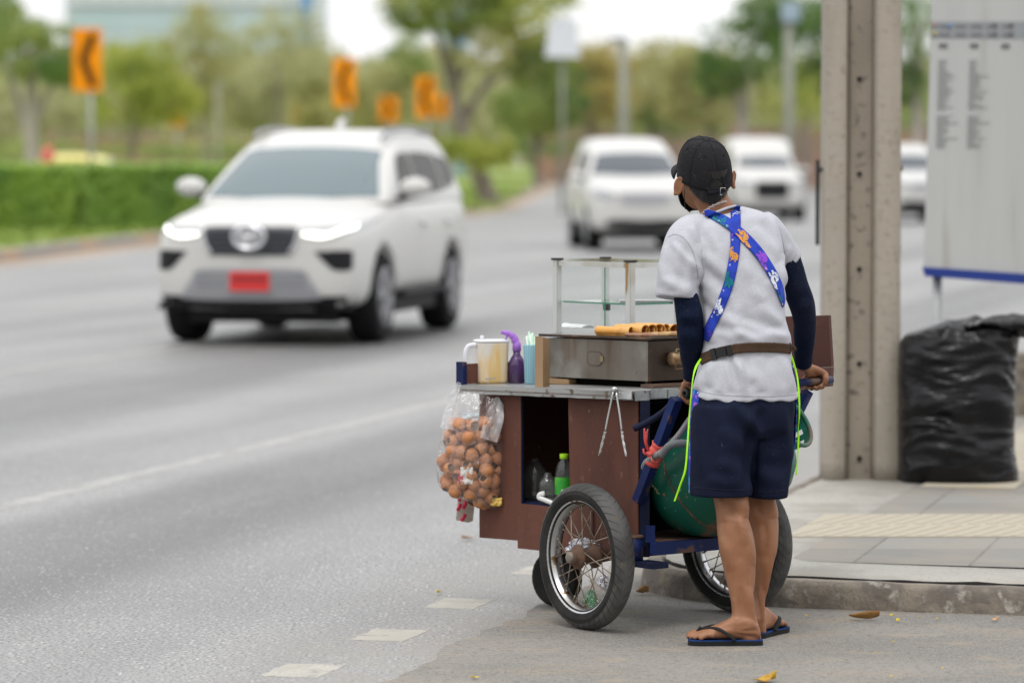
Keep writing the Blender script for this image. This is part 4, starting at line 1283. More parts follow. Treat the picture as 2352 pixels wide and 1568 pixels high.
# frame
def fb(a, b, w_=.03, h_=.03, name='frame_bar', m=BLUE, up=(0, 0, 1)):
    q = cp(); q.bar(a, b, w_, h_, up); return q.build(name, m, cart)
fb((.148, .095, .235), (.148, .095, .755), .032, .026, m=BLUED)
fb((.60, .095, .235), (.60, .095, .755), .03, .03, m=BLUED)
top = ony(1554, 915, -.10); bot = onx(1466, 1150, .115)
fb(tuple(bot), tuple(top), .034, .030)
fb((top.x+.60, top.y, top.z), (bot.x+.55, bot.y, bot.z), .034, .030)
q = cp(); q.tube(spline([ony(1456, 984, .085), ony(1490, 968, .04), ony(1525, 945, -.03), ony(1552, 917, -.09)], 5), .0115, 10); q.build('frame_bar', BLUED, cart)
fb((.10, .0, .272), (.50, .0, .272), .032, .040)
fb((.49, .0, .27), (.49, .28, .27), .03, .035, m=BLUED)
fb((.10, .10, .255), (.64, .10, .255), .04, .035, m=BLUED)
q = cp(); q.bx(.14, .50, .012, .28, .2875, .2925); q.build('platform', RUST, cart)
q = cp(); q.cyl((.088, .075, .226), (.088, .075, .305), .026, 18); q.build('socket', BLUE, cart)
q = cp(); q.lathe([(.026, .303), (.0285, .306), (.026, .312), (.016, .312), (.016, .30)], 18, (.088, .075, 0)); q.build('socket_rim', RUST, cart)
fb((.115, .03, .29), (.115, .03, .345), .03, .028, 'bracket')
q = cp(); q.box((.105, .02, .218), (.07, .105, .02), bev=.002); q.build('bracket_plate', BLUED, cart)
q = cp(); q.cyl((-.05, .165, .243), (.66, .193, .243), .016, 14); q.build('axle', RUST, cart)
fb((.20, .18, .25), (.20, .93, .25), .03, .03, m=BLUED)
fb((.55, .18, .25), (.55, .93, .25), .03, .03, m=BLUED)

# handle
P1, P2 = CI @ at(1572, 903, 12.59), CI @ at(1911, 872, 13.035)
HD = (P2-P1).normalized()
q = cp(); q.tube([P1+HD*.12, P2-HD*.13], .0132, 16); q.build('handle_bar', BLUE, cart)
q = cp(); q.lathe([(.0075, .0), (.0145, .0), (.0160, .003), (.0160, .13), (.0135, .135)], 18, P1, 'Z', cap=False, T=HD.to_track_quat('Z', 'Y').to_matrix())
q.lathe([(.0076, .0), (.0070, .05), (.001, .05)], 18, P1, 'Z', cap=False, T=HD.to_track_quat('Z', 'Y').to_matrix())
q.build('grip', GRIP, cart)
q = cp(); q.tube([P2-HD*.13, P2-HD*.004, P2], [.0134, .0134, .010], 16); q.build('bar_end', mat('worn_pipe', (.035, .04, .085), .5, .3, layers=[(8, .45, .6, (.14, .085, .06), 5)]), cart)

# wheels
def wheel(x, y, yaw, r=.2435, w_=.078):
    W = CM @ Matrix.Translation((x, y, r)) @ Matrix.Rotation(yaw, 4, 'Z')
    q = MB(W)
    prof = [(-.024, .178), (-.034, .192), (-.0395, .207), (-.038, .220), (-.032, .2305), (-.021, .2385), (-.008, .2428), (.008, .2428), (.021, .2385), (.032, .2305), (.038, .220), (.0395, .207), (.034, .192), (.024, .178)]
    n = 112
    rg = [[V((a, b*cos(2*pi*k/n), b*sin(2*pi*k/n))) for k in range(n)] for a, b in prof]
    for i in range(len(rg)-1):
        q.cur = 1 if 3 <= i <= 9 else 0
        q.rings([rg[i], rg[i+1]], cap=False)
    q.cur = 0; q.rings([rg[-1], rg[0]], cap=False)
    q.cur = 2
    def pt(u, a):    # u -1..1 across the tread
        i = (u+1)/2*6+3; k = int(min(i, 8.999)); f = i-k
        aa, bb = lerp(prof[k][0], prof[k+1][0], f), lerp(prof[k][1], prof[k+1][1], f)
        bb += .0006; aa *= 1.006
        return V((aa, bb*cos(a), bb*sin(a)))
    m_ = 46
    for k in range(m_):
        a0 = 2*pi*k/m_
        for s in (-1, 1):
            ph = 0 if s < 0 else pi/m_
            seg = []
            for j in range(8):
                t = j/7; u = s*lerp(1.12, .16, t); aa = a0+ph+lerp(0, .15, t)
                wd = .0145*(1-.8*t)*(.5+.5*min(1, t*6+.4))
                seg.append((pt(max(-1, min(1, u)), aa-wd/2-.001), pt(max(-1, min(1, u)), aa+wd/2+.001)))
            vs = [p for c in seg for p in c]
            q.add(vs, [(2*j, 2*j+1, 2*j+3, 2*j+2) for j in range(7)], False)
    ty = q.build('wheel', [RUBS, RUBT, RUBG], cart, fix=False)
    q = MB(W)
    rp = [(-.030, .1935), (-.031, .188), (-.0285, .1835), (-.021, .178), (-.012, .170), (0, .167), (.012, .170), (.021, .178), (.0285, .1835), (.031, .188), (.030, .1935), (.02, .186), (0, .176), (-.02, .186)]
    q.rings([[V((a, b*cos(2*pi*k/72), b*sin(2*pi*k/72))) for k in range(72)] for a, b in rp+rp[:1]], cap=False)
    q.build('rim', RIMS, ty)
    q = MB(W); ns = 32
    for k in range(ns):
        side = -1 if k % 2 else 1
        a = 2*pi*(k+.5)/ns
        off_ = (1 if (k//2) % 2 else -1)*radians(52)
        h = V((side*.034, .036*cos(a+off_), .036*sin(a+off_)))
        e = V((side*.006, .170*cos(a), .170*sin(a)))
        q.tube([h, e], .0019, 6)
        d = (e-h).normalized()
        q.tube([e-d*.014, e+d*.002], .0034, 6)
    q.build('spokes', SPOKE, ty)
    q = MB(W)
    q.lathe([(.004, -.062), (.024, -.062), (.0255, -.058), (.0255, -.046), (.030, -.043), (.041, -.037), (.041, -.031), (.026, -.026), (.025, .024), (.041, .031), (.041, .037), (.026, .043), (.02, .09), (.02, .13)], 20, axis='X')
    hb = q.build('hub', RUST, ty)
    q = MB(W); q.lathe([(.003, -.074), (.017, -.074), (.0215, -.070), (.0215, -.056)], 6, axis='X'); q.build('axle_nut', mat('grimy_nut', (.22, .19, .16), .55, .5, layers=[(30, .5, .66, (.2, .09, .04), 5)]) if 'grimy_nut' not in bpy.data.materials else bpy.data.materials['grimy_nut'], hb)
    return ty
wheel(-.05, .165, radians(-6))
wheel(.66, .193, radians(4))
# small front wheel
W = CM @ Matrix.Translation((.303, .725, .10)) @ Matrix.Rotation(radians(12), 4, 'Z')
q = MB(W); q.lathe([(.045, -.02), (.085, -.024), (.097, -.018), (.10, 0), (.097, .018), (.085, .024), (.045, .02)], 30, axis='X'); fw = q.build('front_wheel', RUBS, cart)
q = MB(W); q.lathe([(.008, -.05), (.012, -.05), (.014, -.02), (.044, -.012), (.044, .012), (.014, .02), (.012, .05), (.008, .05)], 20, axis='X'); q.build('rim', RUST, fw)
q = MB(W)
for s in (-1, 1): q.bar((s*.034, 0, -.01), (s*.03, .03, .15), .008, .035, (0, 1, 0))
q.bx(-.04, .04, -.03, .08, .143, .152); q.build('fork', BLUED, cart)

# ------------------------------------------------------------------ griddle stove
STEELR = mat('stove_steel', (0.215, 0.195, 0.170), 0.4, 0.7, layers=[(3, .4, .65, (.145, .125, .105), 6, (1, 1, 1.2)), (10, .50, .70, (.12, .075, .045, .85), 6, (1, 1, .14)), (55, .68, .72, (.12, .07, .04), 5), (3.5, .5, .66, (.30, .285, .26), 4)], bump=(4, .35, .02), rough_var=.2)
STEELB = mat('stove_steel_burnt', (0.085, 0.066, 0.052), 0.3, 0.75, layers=[(5, .4, .6, (.06, .045, .04), 6, (1, 1, .35)), (4, .55, .72, (.22, .15, .085), 6, (1, 1, .4)), (12, .62, .7, (.16, .08, .04), 5)], bump=(6, .25, .01))
PLATEM = mat('griddle_iron', (0.07, 0.045, 0.032), 0.28, 0.5, layers=[(5, .4, .65, (.04, .03, .026), 5), (8, .55, .7, (.16, .085, .045), 5)])
GX0, GX1, GY0, GY1, GZ0, GZ1 = .30, .70, .25, .775, .808, .943
def gl(x, y, z): return V((x, y, z - (y-GY0)*.012))
GO = cw((GX0+GX1)/2, (GY0+GY1)/2, .789)
stove = empty('griddle_stove', GO, CR, 'rust stained steel gas griddle stove standing on the cart table', 'griddle')
q = cp()
b8 = [gl(x, y, z) for z in (GZ0, GZ1) for x, y in ((GX0, GY0), (GX1, GY0), (GX1, GY1), (GX0, GY1))]
q.add(b8, [(3, 0, 4, 7), (1, 2, 6, 5), (2, 3, 7, 6), (0, 3, 2, 1), (4, 5, 6, 7)], False)
q.build('casing', STEELR, stove)
q = cp(); q.add([gl(GX0, GY0-.001, GZ0), gl(GX1, GY0-.001, GZ0), gl(GX1, GY0-.001, GZ1), gl(GX0, GY0-.001, GZ1)], [(0, 1, 2, 3)], False); 
q.prism([gl(GX0, GY0-.0015, GZ0), gl(GX1, GY0-.0015, GZ0), gl(GX1, GY0-.0015, GZ1), gl(GX0, GY0-.0015, GZ1)], (0, .001, 0)); q.build('rear_face', STEELB, stove)
# key-hole vent on the long face
def ring_on_x(cy, cz, hw, hh, n=28, x=GX0-.002):
    o_ = []
    for k in range(n):
        a = 2*pi*k/n; c, s = cos(a), sin(a)
        o_.append(V((x, cy+hw*(abs(c)**.55)*(1 if c > 0 else -1), cz+hh*(abs(s)**.55)*(1 if s > 0 else -1))))
    return o_
vc = onx(1366, 823, GX0)
q = cp(); rg = ring_on_x(vc.y, vc.z, .037, .0235); q.prism(rg, (.001, 0, 0)); kp_ = q.build('vent_flap', STEELR, stove)
q = cp(); q.tube(rg+rg[:1], .0011, 5, cap=False); q.build('flap_outline', RUST, kp_)
q = cp(); vv = onx(1383, 824, GX0); rg2 = ring_on_x(vv.y, vv.z, .0085, .0105, 20, GX0-.0035); q.prism(rg2, (.001, 0, 0)); q.build('flap_hole', mat('brass_dull', (.30, .24, .14), .5, .5), kp_)
# griddle plate
q = cp(); c = gl((GX0+GX1)/2, (GY0+GY1)/2, GZ1+.010)
q.box(c, (GX1-GX0+.03, GY1-GY0+.06, .010), T=Matrix.Rotation(-.012, 4, 'X'), bev=.003); q.build('griddle_plate', PLATEM, stove)
for x, y in ((GX0+.025, GY0+.025), (GX1-.03, GY0+.03), (GX0+.025, GY1-.035), (GX1-.03, GY1-.03)):
    q = cp(); z0 = tz(y)+.003; q.cyl((x, y, z0), (x, y, GZ0+.002), .011, 12); q.build('foot', RUST, stove)
# gas valve on the rear face
vb = ony(1551, 824, GY0-.02)
BR = mat('rusty_brass', (.33, .24, .14), .5, .6, layers=[(20, .45, .65, (.28, .12, .05), 5), (9, .5, .7, (.40, .36, .27), 4)])
q = cp(); q.lathe([(.004, .02), (.024, .02), (.025, .008), (.021, .006), (.0235, .004), (.0235, -.018), (.017, -.024), (.004, -.024)], 22, vb, 'X'); vl = q.build('valve', BR, stove)
q = cp()
bz = [V((-.012, -.012, -.033)), V((.03, -.012, -.033)), V((.03, -.012, .03)), V((-.005, -.012, .03)), V((-.012, -.012, .015))]
q.tube([vb+p for p in (bz[3], bz[4]+V((0, 0, .01)))] , .002, 6); q.tube([vb+V((-.008, -.014, -.012)), vb+bz[0], vb+bz[1], vb+bz[1]+V((0, 0, .02))], .0022, 6); q.tube([vb+V((-.008, -.014, .012)), vb+bz[3]+V((0, 0, .004)), vb+bz[2]], .0022, 6)
q.build('valve_guard', BR, vl)
q = cp(); q.lathe([(.003, .026), (.012, .026), (.015, .022), (.015, .018)], 16, vb+V((.01, -.006, -.004)), 'X'); q.build('valve_knob', mat('red_plastic_knob', (.55, .06, .02), .45), vl)
WOOD = mat('raw_wood', (.30, .19, .10), .75, layers=[(7, .4, .65, (.22, .13, .065), 5, (1, .2, 3))], bump=(30, .3, .003))
WOODD = mat('dark_wood', (.085, .05, .035), .75, layers=[(7, .4, .65, (.13, .075, .05), 5, (.2, 1, 3))])
q = cp(); q.box((.315, .745, tz(.745)+.011), (.04, .16, .019), rz=.1, bev=.002); tag(q.build('wood_block', WOOD, rot=CR), 'raw wooden block under the left end of the griddle stove', 'wood block')
q = cp(); q.box((.40, .235, tz(.24)+.007), (.25, .06, .011), rz=.06, bev=.002); tag(q.build('wood_strip', WOODD, rot=CR), 'thin dark wooden slat under the near foot of the griddle stove', 'wood slat')

q = cp(); q.bx(.345, .69, .30, .755, tz(.755)+.004, tz(.755)+.026); tag(q.build('gap_filler', DARKIN, rot=CR), 'black filler block added as the dark gap under the griddle stove', 'filler block')  # black block filling the gap, the shade there put into its colour
# cardboard wind shield left of the stove
CARD = mat('cardboard', (.33, .215, .125), .85, layers=[(5, .4, .7, (.27, .17, .095), 4)], bump=(80, .2, .001))
CARDC = mat('cardboard_corrugated', (.30, .18, .085), .85, layers=[(95, .4, .6, (.15, .085, .04), 1, (0, 0, 1), 'wave'), (12, .5, .68, (.14, .075, .04, .8), 5)])
a, b, c_ = onz(1229, 891, tz(.8)), onz(1247, 892, tz(.8)), onz(1262, 889, tz(.8))
h0 = onx(1229, 771, a.x).z
root = empty('cardboard_shield', CM @ V((b.x, b.y, tz(b.y))), CR, 'brown cardboard sheet standing folded beside the left end of the stove', 'cardboard')
q = cp(); q.prism([V((a.x, a.y, a.z)), V((b.x, b.y, b.z)), V((b.x, b.y, h0-.003)), V((a.x, a.y, h0))], (.003, .004, 0)); q.build('plain_face', CARD, root)
q = cp(); q.prism([V((b.x+.001, b.y+.001, b.z)), V((c_.x, c_.y, c_.z)), V((c_.x, c_.y, h0-.012)), V((b.x+.001, b.y+.001, h0-.003))], (.003, .003, 0)); q.build('corrugated_face', CARDC, root)

# glass display case
ALU = mat('case_aluminium', (.62, .63, .62), .35, .75, layers=[(5, .5, .7, (.5, .48, .42), 4), (9, .62, .7, (.35, .22, .1), 4, (1, 1, .3))])
GLS = clear_mat('case_glass', (.985, .995, .99), .015, .02)
GEDGE = mat('glass_edge', (.04, .22, .14), .15, spec=.8)
KX0, KX1, KY0, KY1 = .57, .80, .642, 1.035
KZ0, KZ1 = .775, 1.199
case = empty('display_case', cw((KX0+KX1)/2, (KY0+KY1)/2, .77), CR, 'glass display case with aluminium corner posts behind the stove', 'display case')
for x, y, w_ in ((KX0, KY0, .026), (KX0, KY1, .024), (KX1, KY0, .024), (KX1, KY1, .022)):
    q = cp(); q.box((x, y, (KZ0+KZ1)/2), (w_, w_, KZ1-KZ0), bev=.003); po = q.build('post', ALU, case)
    q = cp(); q.box((x, y, KZ1+.003), (w_+.009, w_+.009, .008), bev=.002); q.build('post_cap', GRIP, po)
for (x0, y0, x1, y1) in ((KX0, KY0, KX0, KY1), (KX1, KY0, KX1, KY1), (KX0, KY0, KX1, KY0), (KX0, KY1, KX1, KY1)):
    d = V((x1-x0, y1-y0, 0)).normalized()*.013
    q = cp(); q.bar(V((x0, y0, KZ1-.012))+d, V((x1, y1, KZ1-.012))-d, .014, .018); q.build('top_rail', ALU, case)
q = cp(); q.bx(KX0+.013, KX1-.013, KY0+.013, KY1-.013, KZ1-.002, KZ1+.003); q.build('top_glass', GLS, case)
zs_ = 1.048
q = cp(); q.bx(KX0+.015, KX1-.015, KY0+.015, KY1-.015, zs_, zs_+.005); sh = q.build('glass_shelf', GLS, case)
q = cp(); q.bx(KX0+.0135, KX0+.016, KY0+.015, KY1-.015, zs_-.001, zs_+.0045); q.bx(KX0+.015, KX1-.015, KY0+.0135, KY0+.016, zs_-.001, zs_+.0045); q.bx(KX1-.016, KX1-.0135, KY0+.015, KY1-.015, zs_-.001, zs_+.0045); q.build('shelf_edge', GEDGE, sh)
for nm, x0, x1, y0, y1 in (('glass_pane', KX0-.002, KX0+.002, KY0+.014, KY1-.014), ('glass_pane', KX1-.002, KX1+.002, KY0+.014, KY1-.014), ('glass_pane', KX0+.014, KX1-.014, KY1-.002, KY1+.002)):
    q = cp(); q.bx(x0, x1, y0, y1, KZ0, KZ1-.022); pn = q.build(nm, GLS, case)
ee = onx(1391, 700, KX0)
q = cp(); q.bx(KX0-.005, KX0-.003, ee.y-.0018, ee.y+.0018, KZ0, KZ1-.022); q.build('pane_edge', GEDGE, pn)
q = cp(); q.box(cw(0, 0, 0)*0 + V((KX1-.02, KY1-.03, zs_-.02)), (.02, .02, .03), bev=.003); q.build('shelf_clip', GRIP, case)
q = cp(); q.box((.70, .70, zs_+.010), (.20, .016, .010), rz=-.5, bev=.003); tag(q.build('tongs', mat('steel_tool', (.6, .6, .6), .3, .9), rot=CR), 'steel tongs lying on the glass shelf of the display case', 'tongs')

# ------------------------------------------------------------------ food on the griddle
CREPE = mat('crepe_golden', (.66, .32, .065), .45, layers=[(9, .4, .65, (.68, .34, .075), 5), (16, .54, .72, (.42, .155, .03), 5), (4, .55, .7, (.70, .42, .14), 4)], bump=(60, .3, .002))
CREPEI = mat('crepe_inside', (.62, .36, .12), .6, layers=[(12, .4, .7, (.50, .25, .07), 4)])
def gtop(y): return GZ1+.0155-(y-GY0)*.012
def roll(x, y, ln, r, ang, label, lift=0.0, seed=0):
    rr = random.Random(seed)
    m = cp(); m.M = CM @ Matrix.Translation((x, y, gtop(y)+r*.93+lift)) @ Matrix.Rotation(ang, 4, 'Z')
    n, k = 20, 14
    def sp(u, v):
        # spiral sheet: u round, v along (local y)
        a = -2.2 + u*2*pi*1.28
        rad = r*(1-.22*u)*(1+.05*sin(5*v+seed)+.05*noise.noise(V((u*4, v*3, seed))))
        en = 1+.18*max(0, .12-v)/.12
        return V((rad*cos(a)*1.06*en, ln*v - .012*(1-v)*abs(sin(a*.5+seed)), rad*sin(a)*.93*en))
    m.grid(sp, 34, k)
    me = m.mesh('roll', [CREPE])
    me = evaluated(me, [('SOLIDIFY', dict(thickness=.0028, offset=-1))])
    o = link_mesh('crepe_roll', me, [CREPE])
    tag(o, label, 'crepe roll', 'rolled golden crepes on the griddle')
q0 = [onz(px, 752, gtop(.4)) for px in (1468, 1490, 1509, 1527, 1545)]
for i, p in enumerate(q0):
    roll(.350+.0335*i, .325+.006*(i % 2), .15, .0190, radians(-3), ('first crepe roll of the row of open ends, nearest the left' , 'second crepe roll from the left in the row of open ends', 'third crepe roll from the left in the row of open ends', 'fourth crepe roll from the left in the row of open ends', 'crepe roll of the row of open ends nearest the dark sleeve')[i], .0, i)
roll(.322, .365, .16, .0150, radians(2), 'flatter crepe roll lying in front of the row, at its left', 0, 9)
roll(.345, .40, .13, .0135, radians(-6), 'low crepe roll squeezed behind the front left roll', 0, 12)
PANC = mat('pancake', (.52, .33, .15), .7, layers=[(14, .4, .62, (.30, .13, .06), 5), (5, .5, .7, (.60, .45, .22), 4)], bump=(60, .6, .004))
PANC2 = mat('pancake_brown', (.33, .17, .10), .7, layers=[(16, .4, .62, (.20, .08, .045), 5), (9, .5, .7, (.55, .38, .25), 4)], bump=(60, .6, .004))
for i, (x, y, a_, b_, m_, lb) in enumerate(((.318, .335, .024, .045, PANC2, 'flat brown pancake at the left front edge of the griddle'), (.335, .283, .026, .038, PANC2, 'flat brown pancake overlapping its neighbour on the griddle edge'), (.368, .272, .040, .034, PANC, 'pale flat pancake in front of the open crepe ends'), (.425, .262, .045, .027, PANC, 'pale flat pancake next to the dark sleeve'))):
    q = cp(); ring = []
    z = gtop(y)+.001
    pr = [(1.0, 0), (1.04, .004), (.98, .009+.001*i), (.3, .0105+.001*i)]
    q.rings([[V((x+a_*r_*cos(t)*(1+.06*noise.noise(V((cos(t)*2, sin(t)*2, i*3)))), y+b_*r_*sin(t)*(1+.06*noise.noise(V((cos(t)*2, sin(t)*2, i*3+9)))), z+h_+.0015*noise.noise(V((cos(t)*3, sin(t)*3, i*7+h_*300))))) for t in [2*pi*k/26 for k in range(26)]] for r_, h_ in pr])
    tag(q.build('pancake', m_, rot=CR), lb, 'pancake', 'flat pancakes on the griddle')
PAPER = mat('white_paper', (.78, .78, .78), .8)
q = cp(); nb = onz(1307, 752, gtop(.75)+.0)
q.grid(lambda u, v: V((nb.x+.04+.07*v-.03, nb.y+.01+(.5-u)*.13, gtop(nb.y)+.002+.012*sin(pi*v)+.004*noise.noise(V((u*4, v*3, 2))))), 10, 8)
o = q.mesh('p', [PAPER]); o = evaluated(o, [('SOLIDIFY', dict(thickness=.003, offset=0))]); tag(link_mesh('paper_napkin', o, PAPER), 'folded white paper on the left corner of the griddle plate', 'paper')

# ------------------------------------------------------------------ things on the left of the table
# pitcher
JUG = mat('jug_plastic', (.80, .76, .70), .35, layers=[(9, .42, .60, (.80, .55, .22), 5, (1.2, 1.2, .5)), (30, .5, .66, (.80, .70, .52, .7), 4, (1, 1, .12))], transl=.15)
JUGW = mat('jug_white', (.82, .82, .86), .35, transl=.2)
Yp = 13.52
def sq(cx, cy, z, hw, hd_, n=28, e=.42, yaw=radians(14)):
    o_ = []
    for k in range(n):
        a = 2*pi*k/n; c, s = cos(a), sin(a)
        x, y = hw*(abs(c)**e)*(1 if c > 0 else -1), hd_*(abs(s)**e)*(1 if s > 0 else -1)
        o_.append(V((cx+x*cos(yaw)-y*sin(yaw), cy+x*sin(yaw)+y*cos(yaw), z)))
    return o_
pc = at(1128, 882, Yp); zt_, zb_ = at(1128, 786, Yp).z, tz((CI @ pc).y)+.001
pit = empty('pitcher', (pc.x, pc.y, zb_), 0, 'white plastic pitcher streaked with yellow batter', 'pitcher')
q = MB()
rows = []
for f, w_ in ((0, .90), (.02, .97), (.08, 1.0), (.5, 1.0), (.97, 1.05), (1.0, 1.06), (1.0, .99), (.9, .97), (.1, .92)):
    z = lerp(zb_, zt_, f); rows.append(sq(pc.x, pc.y, z, .0545*w_, .050*w_))
q.rings(rows); q.build('body', JUG, pit)
q = MB(); z = zt_
rows = [sq(pc.x, pc.y, z+.001, .0585, .054), sq(pc.x, pc.y, z+.008, .059, .055), sq(pc.x, pc.y, z+.010, .05, .046)]
q.rings(rows); ld = q.build('lid', JUGW, pit)
q = MB(); q.box(at(1107, 780, Yp), (.014, .012, .030), bev=.004); q.build('lid_knob', JUGW, ld)
q = MB(); q.tube(spline([at(1094, 792, Yp-.03), at(1076, 795, Yp-.035), at(1069, 812, Yp-.04), at(1072, 838, Yp-.04), at(1085, 852, Yp-.035), at(1095, 858, Yp-.03)], 6), [.0085]*31, 12, flat=.75); q.build('handle', JUGW, pit)
q = MB()
for k in range(4): q.box(at(1117+k*6.5, 869.5-k*.4, Yp-.056), (.007, .001, .004), rz=.24)
q.build('print', mat('grey_print', (.35, .36, .42), .5), pit)

# spray bottle
PURP = clear_mat('purple_bottle', (.34, .18, .46), .10, .05, film=.30, film_col=(.20, .09, .30))
PURPL = mat('purple_plastic', (.34, .14, .56), .35)
PLIQ = mat('purple_liquid', (.045, .02, .03), .1)
Ys = 13.5
def pl(px, py, Y=Ys): return at(px, py, Y)
sb = pl(1185, 873); sb.z = tz((CI @ sb).y)+.001
spb = empty('spray_bottle', sb, 0, 'purple spray bottle standing right of the pitcher', 'spray bottle')
s1 = 1/pm(Ys)
q = MB(); zz = lambda y_: pl(1185, y_).z
q.lathe([(18*s1, sb.z), (20.5*s1, sb.z+.003), (20.5*s1, zz(850)), (20*s1, zz(846)), (20.5*s1, zz(842)), (19*s1, zz(832)), (14*s1, zz(822)), (8.5*s1, zz(814)), (8.2*s1, zz(800))], 26, (sb.x+2*s1, sb.y, 0)); q.build('bottle', PURP, spb)
q = MB(); q.lathe([(17*s1, sb.z+.002), (19*s1, sb.z+.004), (19*s1, zz(853))], 24, (sb.x+2*s1, sb.y, 0)); q.build('liquid', PLIQ, spb)
q = MB(); q.lathe([(9.8*s1, zz(806)), (10*s1, zz(790)), (7*s1, zz(786)), (5*s1, zz(778))], 22, (sb.x+2*s1, sb.y, 0))
q.tube(spline([pl(1184, 786), pl(1181, 776), pl(1172, 768), pl(1160, 764), pl(1151, 763)], 5), [9*s1]*5+[8*s1]*5+[6.5*s1]*5+[5*s1]*6, 12, flat=.8)
q.tube(spline([pl(1166, 770), pl(1162, 779), pl(1163, 787)], 4), 2.2*s1, 8); q.build('trigger_head', PURPL, spb)

# blue cup with straws
CUPB = mat('cup_pale_blue', (.33, .58, .68), .5, layers=[(40, .42, .6, (.25, .48, .58), 1, (1, 1, 1), 'wave')])
Yc = 13.42
cb = at(1222, 868, Yc); cb.z = tz((CI @ cb).y)+.001
s1 = 1/pm(Yc); zc = at(1222, 791, Yc).z
q = MB(); q.lathe([(15*s1, cb.z), (17*s1, cb.z+.002), (20.5*s1, zc-.004), (21.3*s1, zc), (19.5*s1, zc), (16*s1, cb.z+.006)], 28, (cb.x, cb.y, 0)); tag(q.build('cup', CUPB), 'pale blue ribbed cup holding straws beside the cardboard', 'cup')
STRG = mat('straw_green', (.55, .78, .62), .5); STRW = mat('straw_white', (.82, .84, .82), .5)
for i in range(9):
    a = cb + V((R.uniform(-8, 8)*s1, R.uniform(-8, 8)*s1, .02)); t = at(1209+i*2.9, 764+R.uniform(-3, 10), Yc+R.uniform(-.008, .008))
    q = MB(); q.tube([a, t], .0032, 8); tag(q.build('straw', STRG if i % 3 else STRW), 'pale green or white drinking straw standing in the blue cup', 'straw', 'straws in the blue cup')

# ------------------------------------------------------------------ hanging bag of egg shells
FILM = clear_mat('bag_film', (.98, .98, .98), .07, .09, film=.065, film_col=(.88, .88, .90), wr=(26, .8, .02))
SHELL = mat('egg_shell', (.47, .19, .075), .5, layers=[(7, .4, .65, (.60, .28, .13), 4), (24, .55, .7, (.36, .125, .04), 4)], bump=(200, .15, .001))
YB = 13.36
tabb = [(898, 1052, 1146, .03), (915, 1043, 1150, .05), (940, 1032, 1154, .07), (975, 1021, 1161, .085), (1010, 1011, 1167, .093), (1050, 1004, 1172, .098), (1090, 1003, 1172, .098), (1118, 1010, 1170, .092), (1138, 1040, 1165, .078), (1154, 1085, 1160, .055), (1168, 1122, 1152, .022)]
bag = empty('plastic_bag', at(1095, 1168, YB), 0, 'clear plastic bag of brown egg shells hanging from the table end', 'bag')
q = MB(); nn = 60; rows = []
for j in range(41):
    y = lerp(898, 1168, j/40); xl_, xr_, b_ = interp(tabb, y)
    hw = (xr_-xl_)/2/pm(YB); cx = (xl_+xr_)/2
    c = at(cx, y, YB); row = []
    for k in range(nn):
        a = 2*pi*k/nn
        wv = 1 + (.035*sin(a*7+j*.1)+.03*sin(a*13+j*.23))*(.4+1.2*max(0, .45-j/40)) + .03*noise.noise(V((cos(a)*3, sin(a)*3, j*.25)))
        row.append(c+V((hw*cos(a)*(1 if abs(cos(a)) > .9 else wv), b_*sin(a)*wv, 0)))
    rows.append(row)
q.rings(rows, cap=False)
q.add([p for p in rows[-1]], [tuple(range(nn))])
fo = q.build('film', FILM, bag)
q = MB()   # two twisted handles
def ribbon(q, pts, ws, nrm=(0, -1, 0)):
    P = [V(p[:3]) for p in spline(pts, 5)]; W_ = [interp([(i/(len(ws)-1), w_) for i, w_ in enumerate(ws)], j/(len(P)-1))[0] for j in range(len(P))]
    A = []
    for i, p in enumerate(P):
        t = (P[min(i+1, len(P)-1)]-P[max(i-1, 0)]).normalized(); s = t.cross(V(nrm)).normalized()
        A.append([p+s*W_[i]*f + V(nrm)*(.006*cos(f*9+i)) for f in (-1, -.6, -.2, .2, .6, 1)])
    q.rings(A, cap=False, closed=False)
ribbon(q, [at(1055, 878, YB), at(1048, 896, YB-.02), at(1040, 925, YB-.03), at(1030, 985, YB-.06)], [.006, .012, .022, .03])
ribbon(q, [at(1137, 913, YB-.055), at(1140, 930, YB-.06), at(1136, 960, YB-.08), at(1122, 1010, YB-.097)], [.012, .02, .032, .03])
ribbon(q, [at(1137, 913, YB-.055), at(1150, 940, YB-.05), at(1160, 985, YB-.04)], [.01, .016, .02])
q.build('handle', clear_mat('bag_handle_film', (.95, .95, .96), .10, .15, film=.5, film_col=(.88, .88, .9), wr=(30, .8, .02)), bag, fix=False)
# shells
SHELLI = mat('egg_shell_inside', (.66, .52, .42), .7)
def shell_mesh(k):
    rr = random.Random(k); q = MB(); nu, nv = 18, 12
    cut = (.0, .45, .75, .6)[k]
    vs, fs = [], []
    for j in range(nv+1):
        for i in range(nu):
            th = lerp(.02, pi*(1-cut*.5), j/nv); jag = .16*noise.noise(V((cos(2*pi*i/nu)*3, sin(2*pi*i/nu)*3, k)))*(j/nv)**3 if cut else 0
            th = min(th+jag, pi-.02); a = 2*pi*i/nu
            r = .0222*(1+.10*cos(th))
            vs.append(V((r*sin(th)*cos(a), r*sin(th)*sin(a), r*1.12*cos(th))))
    for j in range(nv):
        for i in range(nu):
            fs.append((j*nu+i, j*nu+(i+1) % nu, (j+1)*nu+(i+1) % nu, (j+1)*nu+i))
    q.add(vs, fs, True)
    me = q.mesh('shell', [SHELL] if not cut else [SHELLI])
    if cut: me.materials.append(SHELL)
    return me if not cut else evaluated(me, [('SOLIDIFY', dict(thickness=.0012, offset=-1, material_offset=1))])
SM = [shell_mesh(k) for k in range(4)]
for m_ in SM:
    m_.polygons.foreach_set('use_smooth', [True]*len(m_.polygons))
rr = random.Random(5); done = []
tries = 0
